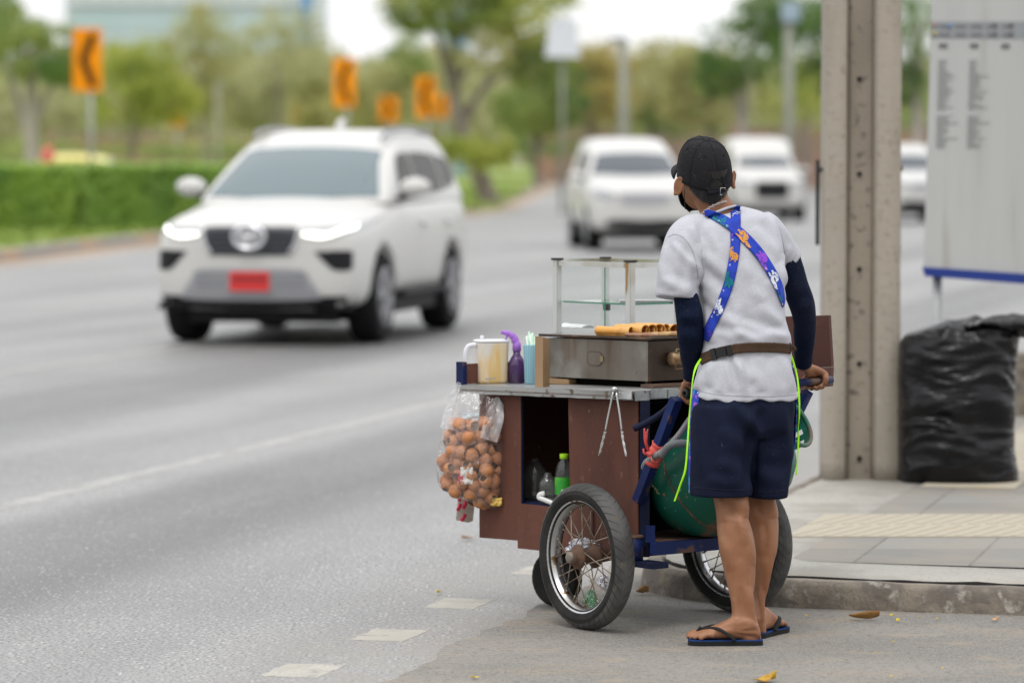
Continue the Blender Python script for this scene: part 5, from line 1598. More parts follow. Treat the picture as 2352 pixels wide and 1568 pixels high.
while len(done) < 130 and tries < 60000:
    tries += 1
    y = rr.uniform(968, 1160); xl_, xr_, b_ = interp(tabb, y)
    hw = (xr_-xl_)/2/pm(YB)-.0205; bb = b_-.020
    if hw < .005 or bb < .003: continue
    a = rr.uniform(0, 2*pi); r_ = sqrt(rr.random())
    if r_*sin(a) > .35: continue      # nearer half is what shows
    c = at((xl_+xr_)/2, y, YB)+V((hw*r_*cos(a), bb*r_*sin(a), 0))
    if any((c-d).length < .0360 for d in done): continue
    done.append(c)
    o = bpy.data.objects.new('egg_shell', SM[rr.choice((0, 0, 1, 1, 1, 2, 2, 3))]); COL.objects.link(o)
    o.location = c; o.rotation_euler = (rr.uniform(0, 6), rr.uniform(0, 6), rr.uniform(0, 6)); s = rr.uniform(.9, 1.08); o.scale = (s, s, s)
    tag(o, 'brown egg shell inside the hanging clear plastic bag', 'egg shell', 'egg shells in the hanging bag')
for px, py, sx, sz, dY, cl_, lb in ((1080, 958, .030, .015, -.045, (.62, .72, .77), 'pale blue wrapper above the egg shells in the bag'), (1072, 1092, .022, .03, -.085, (.82, .80, .76), 'crumpled white scrap among the egg shells'), (1058, 1098, .008, .02, -.085, (.65, .08, .10), 'red scrap among the egg shells'), (1140, 1152, .02, .014, -.06, (.75, .5, .12), 'yellow scrap at the bottom of the bag')):
    q = MB(); c = at(px, py, YB+dY)
    q.grid(lambda u, v: c+V(((u-.5)*2*sx, .010*noise.noise(V((u*4, v*4, px))), (v-.5)*2*sz+.004*noise.noise(V((u*5, 1, px))))), 8, 8)
    me = evaluated(q.mesh('s', []), [('SOLIDIFY', dict(thickness=.002, offset=0))])
    tag(link_mesh('wrapper_scrap', me, mat('scrap_%d' % px, cl_, .5)), lb, 'wrapper')

# striped carton hanging behind the bag
STRIPE = mat('carton_board', (.48, .44, .38), .8)
STRR = mat('carton_red', (.62, .02, .08), .5)
ca = onz
A0, A1 = at(1050, 1196, 13.5), at(1092, 1200, 13.5)
root = empty('striped_carton', at(1070, 1200, 13.5), 0, 'folded carton with red and white striped edge hanging below the egg shell bag', 'carton')
q = MB(); q.prism([at(1047, 1194, 13.5), at(1076, 1200, 13.48), at(1086, 1196, 13.5), at(1090, 1160, 13.5), at(1100, 1120, 13.5), at(1056, 1110, 13.5)], (0, .02, 0)); q.build('board', STRIPE, root)
q = MB()
for (x0, y0, x1, y1) in ((1052, 1150, 1058, 1136), (1049, 1172, 1056, 1156), (1062, 1168, 1070, 1148), (1058, 1196, 1067, 1180), (1057, 1134, 1063, 1124)):
    q.tube([at(x0+2, y0, 13.475), at((x0+x1)/2+2.4, (y0+y1)/2, 13.475), at(x1+2, y1, 13.475)], .0065, 10)
q.build('stripe', STRR, root)

# ------------------------------------------------------------------ bottles on the shelf
CLEARP = clear_mat('clear_plastic', (.80, .82, .80), .07, .06, film=.10, film_col=(.6, .6, .58), wr=(30, .5, .01))
def bottle(px, pbot, ptop, w_px, x, name, label, capm=None, lab=None, tilt=0.0, mat_=CLEARP):
    p = onx(px, pbot, x); p.z = .373
    Y_ = (CM @ p).y; s = 1/pm(Y_); r = w_px/2*s; h = (pbot-ptop)*s
    b = CM @ p
    root = empty(name, b, 0, label, 'bottle')
    T3 = Matrix.Rotation(tilt, 3, 'Y')
    q = MB(Matrix.Translation(b) @ T3.to_4x4())
    pr = [(r*.8, 0), (r, .004), (r, h*.18), (r*.95, h*.21), (r, h*.24), (r, h*.52), (r*1.0, h*.56), (r*.93, h*.68), (r*.72, h*.80), (r*.42, h*.88), (r*.34, h*.92), (r*.34, h*.97)]
    q.lathe(pr, 26, cap=True); q.build('body', mat_, root)
    if capm:
        q = MB(Matrix.Translation(b) @ T3.to_4x4()); q.lathe([(r*.46, h*.90), (r*.50, h*.905), (r*.50, h*.99), (r*.44, h)], 20); q.build('cap', capm, root)
    if lab:
        q = MB(Matrix.Translation(b)); q.lathe([(r*1.012, h*.20), (r*1.015, h*.54)], 30, cap=False); lo_ = q.build('label', lab, root)
        q = MB(Matrix.Translation(b) @ Matrix.Rotation(radians(12), 4, 'Z')); 
        vs = lambda a0, a1, z0, z1, rr_: q.rings([[V((rr_*sin(a), -rr_*cos(a), z)) for a in [lerp(a0, a1, k/6) for k in range(7)]] for z in (z0, z1)], cap=False, closed=False)
        vs(-.55, .25, h*.22, h*.31, r*1.022); q.build('barcode_patch', PLATEW, lo_, fix=False)
        q = MB(Matrix.Translation(b) @ Matrix.Rotation(radians(12), 4, 'Z'))
        for k in range(9):
            a = -.50+k*.085; rr_ = r*1.027; dd = .022 if k % 3 else .034
            q.rings([[V((rr_*sin(t), -rr_*cos(t), z)) for t in (a, a+dd)] for z in (h*.235, h*.302)], cap=False, closed=False)
        q.build('barcode', GRIP, lo_, fix=False)
        q = MB(Matrix.Translation(b) @ Matrix.Rotation(radians(58), 4, 'Z'))
        q.rings([[V((r*1.02*sin(a)*1, -r*1.02*cos(a), h*.42+z_*.03)) for a in [k/8*.6-.3 for k in range(9)]] for z_ in (-1, 1)], cap=False, closed=False); q.build('logo_patch', mat('label_pale', (.55, .72, .85), .5), lo_, fix=False)
    return root
LIME = mat('cap_lime', (.40, .72, .02), .4)
LABG = mat('label_green', (.03, .30, .03), .4, layers=[(20, .45, .62, (.10, .45, .03), 3), (7, .5, .7, (.02, .22, .03), 3)])
bottle(1296, 1143, 1026, 43, .21, 'water_bottle', 'clear water bottle with lime cap and green label on the cart shelf', LIME, LABG)
bottle(1228, 1150, 1052, 58, .26, 'empty_bottle', 'large dusty empty clear bottle deep in the cart opening')
bottle(1258, 1150, 1078, 46, .20, 'empty_bottle', 'smaller crushed clear bottle beside the green labelled bottle')
q = cp(); c = onx(1263, 1142, .15)
q.tube(spline([c+V((0, .03, .012)), c+V((0, .055, .006)), c+V((0, .06, -.004)), c+V((0, .03, -.010)), c+V((0, -.03, -.022))], 5), .0085, 10, flat=.4); tag(q.build('white_strap', PAPER), 'looped white strip at the edge of the cart shelf', 'strap')

# ------------------------------------------------------------------ tongs on the table edge
STL = mat('tongs_steel', (.62, .62, .62), .25, 1.0)
tg = empty('serving_tongs', CM @ onx(1412, 1045, .085), CR, 'steel serving tongs with scalloped tips hanging open from the table edge', 'tongs')
q = cp()
def tx(px, py, dx=0): return onx(px, py, .080+dx)
for (pts, tip) in ((((1409, 897), (1398, 950), (1390, 990)), ((1390, 990), (1384, 1012), (1376, 1046))), (((1415, 900), (1423, 950), (1428, 990)), ((1428, 990), (1431, 1012), (1438, 1047)))):
    P = [tx(*p) for p in spline(pts, 4)]
    q = cp(); q.tube(P, .0046, 8, flat=.5, up=(0, 1, 0)); q.build('arm', STL, tg)
    P = [tx(*p) for p in spline(tip, 6)]
    n = len(P); q = cp()
    A = []
    for i, p in enumerate(P):
        w_ = (.0062+.0018*sin(i*1.9))*(1 if i < n-2 else .6)
        A.append([p+V((-.004*(1-abs(f)), 0, 0))+V((0, w_*f, 0)) for f in (-1, -.5, 0, .5, 1)])
    q.rings(A, cap=False, closed=False); q.build('tip', STL, tg, fix=False)
q = cp(); q.lathe([(.002, -.010), (.008, -.010), (.0085, .006), (.003, .008)], 14, tx(1413, 894), 'X'); q.build('pivot', STL, tg)
q = cp(); q.tube([tx(*p) for p in ((1410, 905), (1400, 906), (1408, 912), (1422, 906), (1424, 899))], .0012, 6); q.build('lock_ring', STL, tg)

# ------------------------------------------------------------------ gas cylinder, hose, tie
GREEN = mat('cylinder_green', (.005, .085, .054), .42, spec=.35, layers=[(3, .4, .7, (.007, .105, .067), 4), (5, .6, .68, (.16, .08, .045), 6), (22, .64, .7, (.20, .12, .07), 5), (60, .68, .74, (.35, .36, .33, .7), 3)], bump=(8, .15, .01))
DC = at(1607, 1113, 12.86); CC_ = at(1797, 985, 12.68)
AX = (CC_-DC).normalized(); Tg = AX.to_track_quat('X', 'Z').to_matrix()
gc = empty('gas_cylinder', V((DC.x, DC.y, .29)), 0, 'scratched green gas cylinder with a slotted collar lying on the cart frame', 'gas cylinder')
r = .182; Lg = (CC_-DC).length
q = MB(); A = [(.002, -.165), (.05, -.160), (.095, -.143), (.135, -.112), (.163, -.072), (.179, -.03), (.182, .0), (.182, Lg-.16), (.172, Lg-.11), (.14, Lg-.065), (.09, Lg-.04), (.02, Lg-.03)]
q.lathe(A, 56, DC, 'X', T=Tg); q.build('tank', GREEN, gc)
q = MB(); q.tube([DC + Tg @ V((.006, .1825*cos(a), .1825*sin(a))) for a in [2*pi*i/56 for i in range(57)]], .0035, 6, cap=False); q.build('weld_seam', RUST, gc)
COLG = mat('collar_green', (.008, .13, .075), .45, layers=[(9, .5, .68, (.02, .19, .12), 4)])
RIMB = mat('collar_rim', (.12, .095, .07), .55, layers=[(8, .45, .62, (.03, .14, .09), 4)])
q = MB(); n = 60; rg = [[CC_ + Tg @ V((x, rr_*cos(2*pi*k/n), rr_*sin(2*pi*k/n))) for k in range(n)] for x, rr_ in ((.045, .086), (.02, .084), (-.01, .080), (-.045, .078))]
for i in range(3):
    for k in range(n):
        if i == 1 and k % 5 in (1, 2) : continue
        q.add([rg[i][k], rg[i][(k+1) % n], rg[i+1][(k+1) % n], rg[i+1][k]], [(0, 1, 2, 3)])
cl_ = q.build('collar', COLG, gc, fix=False)
q = MB(); q.tube([CC_ + Tg @ V((.047, .0885*cos(a), .0885*sin(a))) for a in [2*pi*k/48 for k in range(49)]], .0075, 10, cap=False); q.build('collar_rim', RIMB, cl_)
q = MB(); q.lathe([(.018, -.05), (.018, .0), (.026, .004), (.026, .02), (.01, .03), (.002, .03)], 18, CC_, 'X', T=Tg); q.build('valve', BR, gc)
q = MB()
for k in range(7):
    p = onx(0, 0, 0) if False else None
    px, py = 1488+k*4.2, 1100+k*5.5
    o_ = V((0, 0, CAMH)); d = ray(px, py).normalized(); m_ = o_-DC; bq = m_.dot(d); dq = bq*bq-(m_.dot(m_)-(r*.985)**2)
    if dq > 0: q.box(o_+d*(-bq-sqrt(dq)), (.005, .003, .005+.004*(k % 3)), rz=.5)
q.build('stencil', mat('stencil_paint', (.30, .26, .14), .6), gc)
HOSE = mat('hose_grey', (.16, .17, .18), .45, layers=[(60, .45, .6, (.28, .29, .30), 1, (1, 1, 1), 'wave')])
HOSER = mat('hose_stripe', (.35, .08, .10), .5)
hz = empty('gas_hose', at(1560, 1010, 12.8), 0, 'grey braided gas hose looping over the green cylinder', 'hose')
hp = [at(1605, 935, 12.62), at(1585, 962, 12.60), at(1558, 1000, 12.60), at(1530, 1030, 12.62), at(1500, 1050, 12.66), at(1484, 1062, 12.7), at(1480, 1074, 12.74), at(1492, 1066, 12.78)]
q = MB(); q.tube(spline(hp, 6), .0105, 12); q.build('hose', HOSE, hz)
q = MB(); q.tube([V(p)+V((0, -.0102, .002)) for p in spline(hp[:4], 6)], .0012, 5); q.build('stripe', HOSER, hz)
q = MB(); q.tube(spline([at(1520, 1046, 12.58), at(1540, 1022, 12.55), at(1575, 1018, 12.55), at(1600, 1030, 12.56)], 6), .013, 12); tag(q.build('tube_ring', mat('grey_ring', (.13, .14, .14), .6)), 'thick grey ring around the neck of the green cylinder', 'ring')
REDP = mat('red_plastic_tie', (.62, .07, .055), .45, layers=[(20, .4, .65, (.75, .16, .13), 4)], bump=(70, .6, .003))
tie = empty('plastic_tie', at(1508, 1065, 12.6), 0, 'red plastic string knotted around the blue diagonal bar', 'string tie')
bd = (top-bot).normalized(); kk = onx(1509, 1040, .11)
def barpt(py):
    best = min(range(101), key=lambda i: abs(proj(CM @ bot.lerp(top, i/100))[1]-py)); return bot.lerp(top, best/100)
q = cp(); p0, p1 = barpt(1066), barpt(1018)
nn = 9
P = [p0.lerp(p1, i/nn) for i in range(nn+1)]
q.tube(P, [.025+.003*sin(i*2.3) for i in range(nn+1)], 9); q.build('wrap', REDP, tie)
q = MB(); kc = CM @ barpt(1040)+V((-.022, -.025, .0))
for k, (px, py) in enumerate(((1488, 985), (1480, 983), (1484, 990), (1478, 1030), (1512, 1062))):
    e = at(px, py, kc.y-.01); m_ = kc.lerp(e, .55)+V((-.006, -.008, -.008))
    q.tube(spline([kc, m_, e], 5), [.0045-.0001*i for i in range(11)], 6, flat=.35)
q.ball(kc, (.013, .012, .011)); q.build('knot', REDP, tie)

# ------------------------------------------------------------------ clutter caught in the near wheel
FOIL = mat('foil_film', (.62, .62, .70), .22, .5, layers=[(18, .45, .6, (.80, .80, .85), 4), (9, .55, .7, (.40, .36, .45), 4)], bump=(45, 1.0, .02))
GREENF = clear_mat('green_film', (.62, .86, .70), .12, .15, film=.28, film_col=(.28, .60, .38), wr=(50, 1, .02))
def crumple(px, py, x, sx, sz, m_, name, label, seed, amp=.45, flat=.5):
    c = CM @ onx(px, py, x); q = MB(); q.ball((0, 0, 0), 1, nu=30, nv=20)
    vs = []
    for p in q.v:
        n1 = noise.noise(p*2.3+V((seed, 0, 0)))+.6*abs(noise.noise(p*5+V((0, seed, 0))))-.2
        k = 1+amp*n1; vs.append(c+V((p.x*sx*k, p.y*sx*flat*k, p.z*sz*k)))
    q.v = vs; q.sm = [False]*len(q.sm)
    return tag(q.build(name, m_), label, 'wrapper', 'wrappers caught in the near wheel')
crumple(1339, 1256, -.01, .052, .027, FOIL, 'plastic_wrapper', 'silvery plastic wrapper above the hub of the near wheel', 3)
crumple(1390, 1338, -.03, .022, .026, FOIL, 'plastic_wrapper', 'small crumpled shiny wrapper at the right inside the near wheel', 8)
crumple(1357, 1376, -.03, .022, .030, GREENF, 'plastic_wrapper', 'green printed clear wrapper low inside the near wheel', 12)

# ------------------------------------------------------------------ far side: brown carton board and green colander
CARDR = mat('cardboard_red_brown', (.085, .03, .022), .8, layers=[(3, .4, .7, (.06, .022, .017), 4)], bump=(70, .25, .002, (.1, .1, 1)))
q = MB()
cb_ = [at(1800, 727, 13.34), at(1903, 724, 13.14), at(1910, 842, 13.14), at(1800, 850, 13.34)]
root = empty('carton_board', at(1860, 886, 13.2), 0, 'dark red-brown corrugated board standing at the far side of the cart', 'carton board')
q.prism(cb_, (.01, .02, 0)); q.build('upper_flap', CARDR, root)
q = MB(); q.prism([at(1800, 851, 13.335), at(1910, 843, 13.135), at(1908, 887, 13.10), at(1800, 896, 13.30)], (.01, .02, 0)); q.build('lower_flap', CARDR, root)
# ------------------------------------------------------------------ the person
SKIN = mat('skin', (.30, .138, .070), .5, sss=.10, layers=[(8, .38, .66, (.235, .096, .044), 5), (70, .54, .70, (.24, .10, .05, .35), 4), (5, .55, .70, (.40, .19, .10, .7), 4), (16, .6, .72, (.25, .10, .05, .4), 5, (1, 1, .5)), (220, .62, .72, (.15, .07, .045, .25), 2, (1, 1, .25))], bump=[(110, .35, .002), (24, .35, .008, (1, 1, .45))])
SHIRT = mat('heather_jersey', (.47, .473, .52), .9, layers=[(240, .42, .64, (.43, .433, .478), 3, (.45, .45, 1.8)), (260, .5, .7, (.505, .507, .55, .5), 2, (.4, .4, 1))], bump=(300, .12, .0008))
NAVY = mat('navy_fleece', (.0080, .0110, .027), .9, spec=.12, layers=[(5, .4, .7, (.0105, .014, .034), 3), (240, .76, .79, (.2, .2, .22, .5), 1)], bump=(280, .3, .0012))
SLEEVE = mat('navy_knit', (.0055, .010, .028), .85, spec=.12, layers=[(6, .45, .7, (.014, .017, .037), 3), (260, .71, .75, (.2, .2, .25, .4), 1)], bump=(300, .35, .0012))
CAPM = mat('black_twill', (.014, .014, .017), .8, spec=.15, layers=[(9, .45, .7, (.019, .0185, .020), 4), (200, .70, .74, (.12, .10, .09, .6), 1)], bump=(350, .3, .001))
HAIRM = mat('black_hair', (.011, .010, .010), .45, spec=.5, layers=[(140, .45, .6, (.017, .016, .0155), 2, (1, 1, .15))])
MASKM = mat('black_mask', (.016, .016, .016), .6)
RUBB = mat('flipflop_rubber', (.014, .0145, .016), .7, spec=.25, bump=(60, .2, .002))
RUBBLUE = mat('flipflop_blue', (.012, .05, .19), .7, spec=.2)
LIMEF = mat('lime_tape', (.38, .90, .01), .5)
BELTM = mat('belt_webbing', (.080, .046, .029), .85, spec=.15, layers=[(320, .45, .6, (.06, .036, .024), 1, (1, 1, 1))], bump=(300, .4, .001))
BUCK = mat('belt_buckle', (.022, .022, .023), .45, spec=.3)
SILVER = mat('chain_silver', (.62, .60, .57), .25, 1.0)

man = empty('person', gp(1690, 1480), 0, 'person in black cap, grey t-shirt and navy shorts pushing the food cart', 'person')
YAW = radians(20)

def ering(cx, cy, Y, hw, b, yaw=YAW, n=44, e=1.0, dz=0.0):
    """horizontal ring whose silhouette is hw pixels each side of cx; b = half depth (m)"""
    c = at(cx, cy, Y); w_ = hw/pm(Y)
    a = sqrt(max(w_*w_ - (b*sin(yaw))**2, 1e-5))/cos(yaw)
    out = []
    for k in range(n):
        t = 2*pi*k/n; x = abs(cos(t))**e*(1 if cos(t) > 0 else -1); y = abs(sin(t))**e*(1 if sin(t) > 0 else -1)
        out.append(c + V((a*x*cos(yaw)-b*y*sin(yaw), a*x*sin(yaw)+b*y*cos(yaw), dz)))
    return out

def loft_tab(q, tab, n=30, e=1.0, inset=0.0, yaw=YAW, y0=None, y1=None):
    """tab rows (y, xl, xr, b, Y)"""
    y0 = tab[0][0] if y0 is None else y0; y1 = tab[-1][0] if y1 is None else y1
    rows = []
    for i in range(n+1):
        y = lerp(y0, y1, i/n); xl_, xr_, b_, Y_ = interp(tab, y)
        rows.append(ering((xl_+xr_)/2, y, Y_, max((xr_-xl_)/2-inset*pm(Y_), 3), max(b_-inset, .01), yaw, e=e))
    q.rings(rows)

def limb(q, pts, n=6, N=16, inset=0.0):
    """pts (px, py, Y, r px)"""
    S = spline(pts, n)
    q.tube([at(p[0], p[1], p[2]) for p in S], [max(p[3]/pm(p[2])-inset, .006) for p in S], N)

TORSO = [(474, 1682, 1706, .03, 12.555), (480, 1680, 1732, .046, 12.55), (488, 1664, 1755, .062, 12.545), (498, 1622, 1772, .080, 12.535), (515, 1566, 1785, .097, 12.525), (540, 1552, 1794, .108, 12.515), (580, 1562, 1800, .117, 12.50), (630, 1592, 1806, .119, 12.485), (690, 1607, 1803, .117, 12.465), (740, 1611, 1808, .115, 12.45), (785, 1615, 1818, .117, 12.44), (803, 1613, 1817, .113, 12.435), (822, 1609, 1820, .117, 12.435), (850, 1602, 1823, .125, 12.43), (885, 1595, 1827, .130, 12.425), (917, 1590, 1831, .134, 12.42)]
ARM_R = [(1798, 575, 12.64, 34), (1810, 610, 12.655, 34), (1824, 650, 12.68, 31), (1839, 690, 12.715, 30.5), (1847, 725, 12.76, 27.5), (1848, 765, 12.82, 25), (1846, 806, 12.88, 22.5), (1844.5, 836, 12.925, 21)]
ARM_L = [(1564, 600, 12.405, 24), (1568, 650, 12.39, 25), (1578, 692, 12.375, 29.5), (1584, 730, 12.38, 31), (1586, 765, 12.40, 31), (1588, 800, 12.44, 28), (1588, 830, 12.49, 23.5), (1586, 868, 12.555, 17.5)]
LEG_L = [(1090, 1628, 1716, .062, 12.37), (1140, 1638, 1719, .058, 12.355), (1174, 1645, 1715, .054, 12.345), (1218, 1647, 1728, .058, 12.335), (1267, 1653, 1735, .058, 12.325), (1316, 1664, 1735, .051, 12.315), (1364, 1675, 1733, .042, 12.305), (1403, 1682, 1735, .036, 12.30), (1430, 1680, 1742, .036, 12.298), (1450, 1690, 1747, .034, 12.295), (1470, 1700, 1749, .032, 12.295)]
LEG_R = [(1090, 1712, 1786, .06, 12.48), (1140, 1716, 1779, .056, 12.475), (1174, 1712, 1786, .053, 12.475), (1218, 1718, 1788, .056, 12.475), (1267, 1724, 1782, .054, 12.47), (1316, 1730, 1771, .045, 12.465), (1364, 1732, 1761, .036, 12.46), (1403, 1730, 1755, .031, 12.46), (1425, 1727, 1757, .031, 12.46), (1452, 1730, 1760, .030, 12.465)]
HC = at(1619, 398, 12.56)
MH = Matrix.Translation(HC) @ Matrix.Rotation(radians(22), 4, 'Z') @ Matrix.Rotation(radians(13), 4, 'X') @ Matrix.Rotation(radians(-3), 4, 'Y')

b = MB()
loft_tab(b, TORSO, 30, inset=.023, y0=478)
limb(b, ARM_R[1:-1], inset=.016); limb(b, ARM_L[1:-1], inset=.015); limb(b, [(1846, 806, 12.88, 19), (1845, 822, 12.9, 19), (1844.5, 838, 12.93, 19)]); limb(b, [(1588, 835, 12.5, 16), (1587, 852, 12.53, 16), (1586, 870, 12.56, 15.5)])
limb(b, [(1760, 535, 12.6, 22), (1782, 560, 12.63, 24), (1798, 590, 12.645, 24)]); limb(b, [(1608, 535, 12.48, 24), (1582, 565, 12.43, 25), (1568, 610, 12.405, 20)])
loft_tab(b, [(850, 1618, 1808, .09, 12.42), (930, 1618, 1802, .09, 12.42), (965, 1630, 1790, .07, 12.42)], 6)
limb(b, [(1662, 940, 12.385, 44), (1668, 1040, 12.375, 44), (1677, 1110, 12.365, 42)]); limb(b, [(1762, 940, 12.46, 42), (1760, 1040, 12.475, 40), (1750, 1110, 12.48, 36)])
loft_tab(b, LEG_L, 34, yaw=radians(25)); loft_tab(b, LEG_R, 34, yaw=radians(25))
b.ball(at(1696, 1436, 12.265), (.014, .010, .014)); b.ball(at(1752, 1421, 12.445), (.010, .012, .012))
# calf muscle heads and tendons for a lit outline
b.ball(at(1700, 1240, 12.292), (.030, .022, .075)); b.ball(at(1752, 1235, 12.437), (.026, .02, .07))
b.tube([at(1718, 1350, 12.295), at(1726, 1400, 12.285), at(1733, 1450, 12.283)], [.012, .011, .016], 10)
# left foot, pointing to the picture's left
SOLE = .021
def foot(q, org, d, ln=1.0):
    """org heel centre on the sole, d unit direction to the toes"""
    s = V((d.y, -d.x, 0))          # towards the little toe when d points left: nearer the camera
    if s.y > 0: s = -s
    tab_ = [(-.030, .016, .028, 0), (-.018, .024, .052, 0), (0.0, .029, .066, 0), (.03, .031, .080, 0), (.06, .033, .076, .002), (.09, .036, .060, .004), (.12, .040, .046, .006), (.15, .043, .035, .008), (.175, .043, .027, .010), (.192, .036, .018, .010)]
    rows = []
    for f, hw, top_, sh in [(t[0],)+t[1:] for t in tab_]:
        c = org + d*f*ln + s*sh*-.5
        rows.append([c + s*hw*(abs(cos(t))**.8*(1 if cos(t) > 0 else -1)) + V((0, 0, SOLE + (top_/2)+(top_/2)*(abs(sin(t))**.75*(1 if sin(t) > 0 else -1)))) for t in [2*pi*k/22 for k in range(22)]])
    q.rings(rows)
    for k, (lat, st, ln_, r) in enumerate(((-.031, .175, .052, .0115), (-.010, .182, .045, .0082), (.008, .178, .040, .0078), (.023, .168, .036, .0075), (.037, .152, .032, .0078))):
        a = org + d*(st-.02)*ln + s*lat + V((0, 0, SOLE+.014)); e_ = org + d*(st+ln_-r)*ln + s*(lat*1.02) + V((0, 0, SOLE+r*.8))
        m_ = a.lerp(e_, .55)+V((0, 0, .006))
        q.tube(spline([a, m_, e_, e_+d*r*.9], 4), [r*1.0]*4+[r*.92]*4+[r*1.05, r*1.0, r*.85, r*.55, r*.2], 10)
dL = V((-1, .02, 0)).normalized(); oL = V((at(1727, 1480, 12.285).x, 12.285, 0))
dR = V((.42, .90, 0)).normalized(); oR = V((at(1740, 1465, 12.47).x, 12.47, 0))
foot(b, oL, dL, .93); foot(b, oR, dR, .9)
# neck and head
b.tube(spline([HC+V((.010, -.005, -.05)), at(1631, 452, 12.555), at(1646, 482, 12.552), at(1662, 520, 12.545)], 5), [.052]*5+[.054]*5+[.060]*5+[.075], 24)
def hd_(x, y, z): return MH @ V((x, y, z))
H3 = MH.to_3x3()
b.ball(HC, (.075, .094, .104), H3, 26, 18)
b.ball(hd_(0, .030, -.062), (.060, .062, .068), H3, 22, 14)
b.ball(hd_(0, .072, -.108), (.024, .020, .018), H3)
b.ball(hd_(0, .098, -.045), (.014, .018, .024), H3)
b.ball(hd_(0, .085, -.012), (.055, .018, .016), H3)
b.ball(hd_(0, .090, -.080), (.026, .012, .010), H3)
for s in (-1, 1):
    E3 = H3 @ (Matrix.Rotation(s*radians(-42), 3, 'Z') @ Matrix.Rotation(radians(10), 3, 'X'))
    q0 = hd_(-.0905, .004, -.040) if s < 0 else hd_(.101, -.002, -.028)
    b.ball(q0, (.0075, .018, .030), E3, 16, 12)
    rim_ = [q0 + E3 @ V((s*.005, -.004+.0165*cos(t)*(1.0 if sin(t) > 0 else .75), .004+.029*sin(t))) for t in [pi*1.55-2*pi*.80*i/16 for i in range(17)]]
    b.tube(rim_, .0042, 8)
    b.ball(q0 + E3 @ V((s*.003, .004, -.026)), (.006, .008, .009), E3)
# hands
def hand(q, grip, axis, up, side, wrist, order=1, fl=(1.0, 1.08, 1.0, .82), a0=100, a1=300, thumb=(60, -40), pr=.0135, spread=.0195, rk=1.0):
    """fingers closed round a bar: grip = point on the axis under the middle of the palm; angles measured from `side` towards `up`"""
    ax = axis.normalized(); up = (up-ax*up.dot(ax)).normalized(); side = (side-ax*side.dot(ax)-up*side.dot(up)).normalized()
    def P(s_, ang, rad): return grip + ax*s_ + (side*cos(radians(ang))+up*sin(radians(ang)))*rad
    for k in range(4):
        s_ = (k-1.5)*spread*order; r = (.0092, .0096, .0092, .0080)[k]*rk; n_ = 9
        A = [a0+(a1-a0)*fl[k]*i/(n_-1) for i in range(n_)]
        pts = [P(s_*(1-.0*i), a, pr+r*(1.0 if i else 1.25)+(.003 if i in (3, 6) else 0)) for i, a in enumerate(A)]
        q.tube(spline(pts, 2), [r*(1.06-.016*i) for i in range(2*(n_-1)+1)], 10)
        q.ball(pts[-1], r*.86, None, 10, 8)
        q.ball(pts[0], r*1.22, None, 10, 8)
    pm_ = grip + (side*cos(radians(a0))+up*sin(radians(a0)))*(pr+.014)
    kn = [P((k-1.5)*spread*order, a0-8, pr+.012) for k in range(4)]
    for k in range(4):
        q.tube([wrist.lerp(kn[k], .12), wrist.lerp(kn[k], .6)+up*.004, kn[k]], [.0135, .0135, .0115], 10)
    q.tube([wrist+(wrist-pm_).normalized()*.03, wrist, wrist.lerp(pm_, .5), pm_], [.020, .020, .022, .016], 14, flat=.85)
    t0 = wrist.lerp(P(-1.7*spread*order, thumb[0], pr+.012), .35); t1 = P(-1.75*spread*order, thumb[0], pr+.014); t2 = P(-1.5*spread*order, (thumb[0]+thumb[1])/2, pr+.011); t3 = P(-1.2*spread*order, thumb[1], pr+.009)
    q.tube(spline([t0, t1, t2, t3], 4), [.0145]*3+[.0125]*3+[.0112]*3+[.0105, .010, .009, .007], 10)
HW = (CM.to_3x3() @ HD).normalized(); P1w, P2w = CM @ P1, CM @ P2
UPV = V((0, 0, 1)); SIDE = V((HW.y, -HW.x, 0)).normalized()      # towards the picture's right / near side
hand(b, P1w+HW*.048, HW, UPV, SIDE, at(1583, 872, 12.565), 1, a0=122, a1=322, thumb=(80, 10), pr=.0172, spread=.0190, rk=1.22)
hand(b, P2w-HW*.083, HW, UPV, SIDE, at(1846, 838, 12.935), -1, a0=100, a1=300, thumb=(70, -30), pr=.0135)
bme = fuse(b, .0042, 3, .45)
LF = [(1652, 1140, 1664, 1200, 5, .0035), (1708, 1138, 1713, 1190, 5, .0035), (1688, 1195, 1700, 1290, 5, -.0030), (1672, 1150, 1684, 1185, 6, -.003), (1660, 1230, 1680, 1310, 5, .0022), (1722, 1220, 1730, 1300, 5, .0022), (1700, 1345, 1712, 1425, 4, -.003), (1722, 1345, 1730, 1440, 4, .0035), (1686, 1370, 1692, 1425, 3, .0025), (1700, 1450, 1745, 1446, 2, -.0015), (1690, 1456, 1740, 1462, 2, -.0015), (1650, 1452, 1690, 1447, 3, .0018),
      (1724, 1140, 1728, 1190, 5, .003), (1772, 1140, 1780, 1190, 5, .0035), (1756, 1195, 1760, 1290, 5, -.003), (1748, 1345, 1750, 1430, 3, .003), (1738, 1350, 1741, 1420, 3, -.0025)]
folds_later = LF
link_body = lambda: link_mesh('body', bme, SKIN, man)
EYE = mat('eye_white', (.75, .73, .70), .2); EYED = mat('eye_dark', (.02, .012, .008), .2)
for s in (-1, 1):
    q = MB(); q.ball(hd_(s*.030, .083, -.028), .011); q.cur = 1; q.ball(hd_(s*.030, .0905, -.028), .0055); q.build('eye', [EYE, EYED], man)

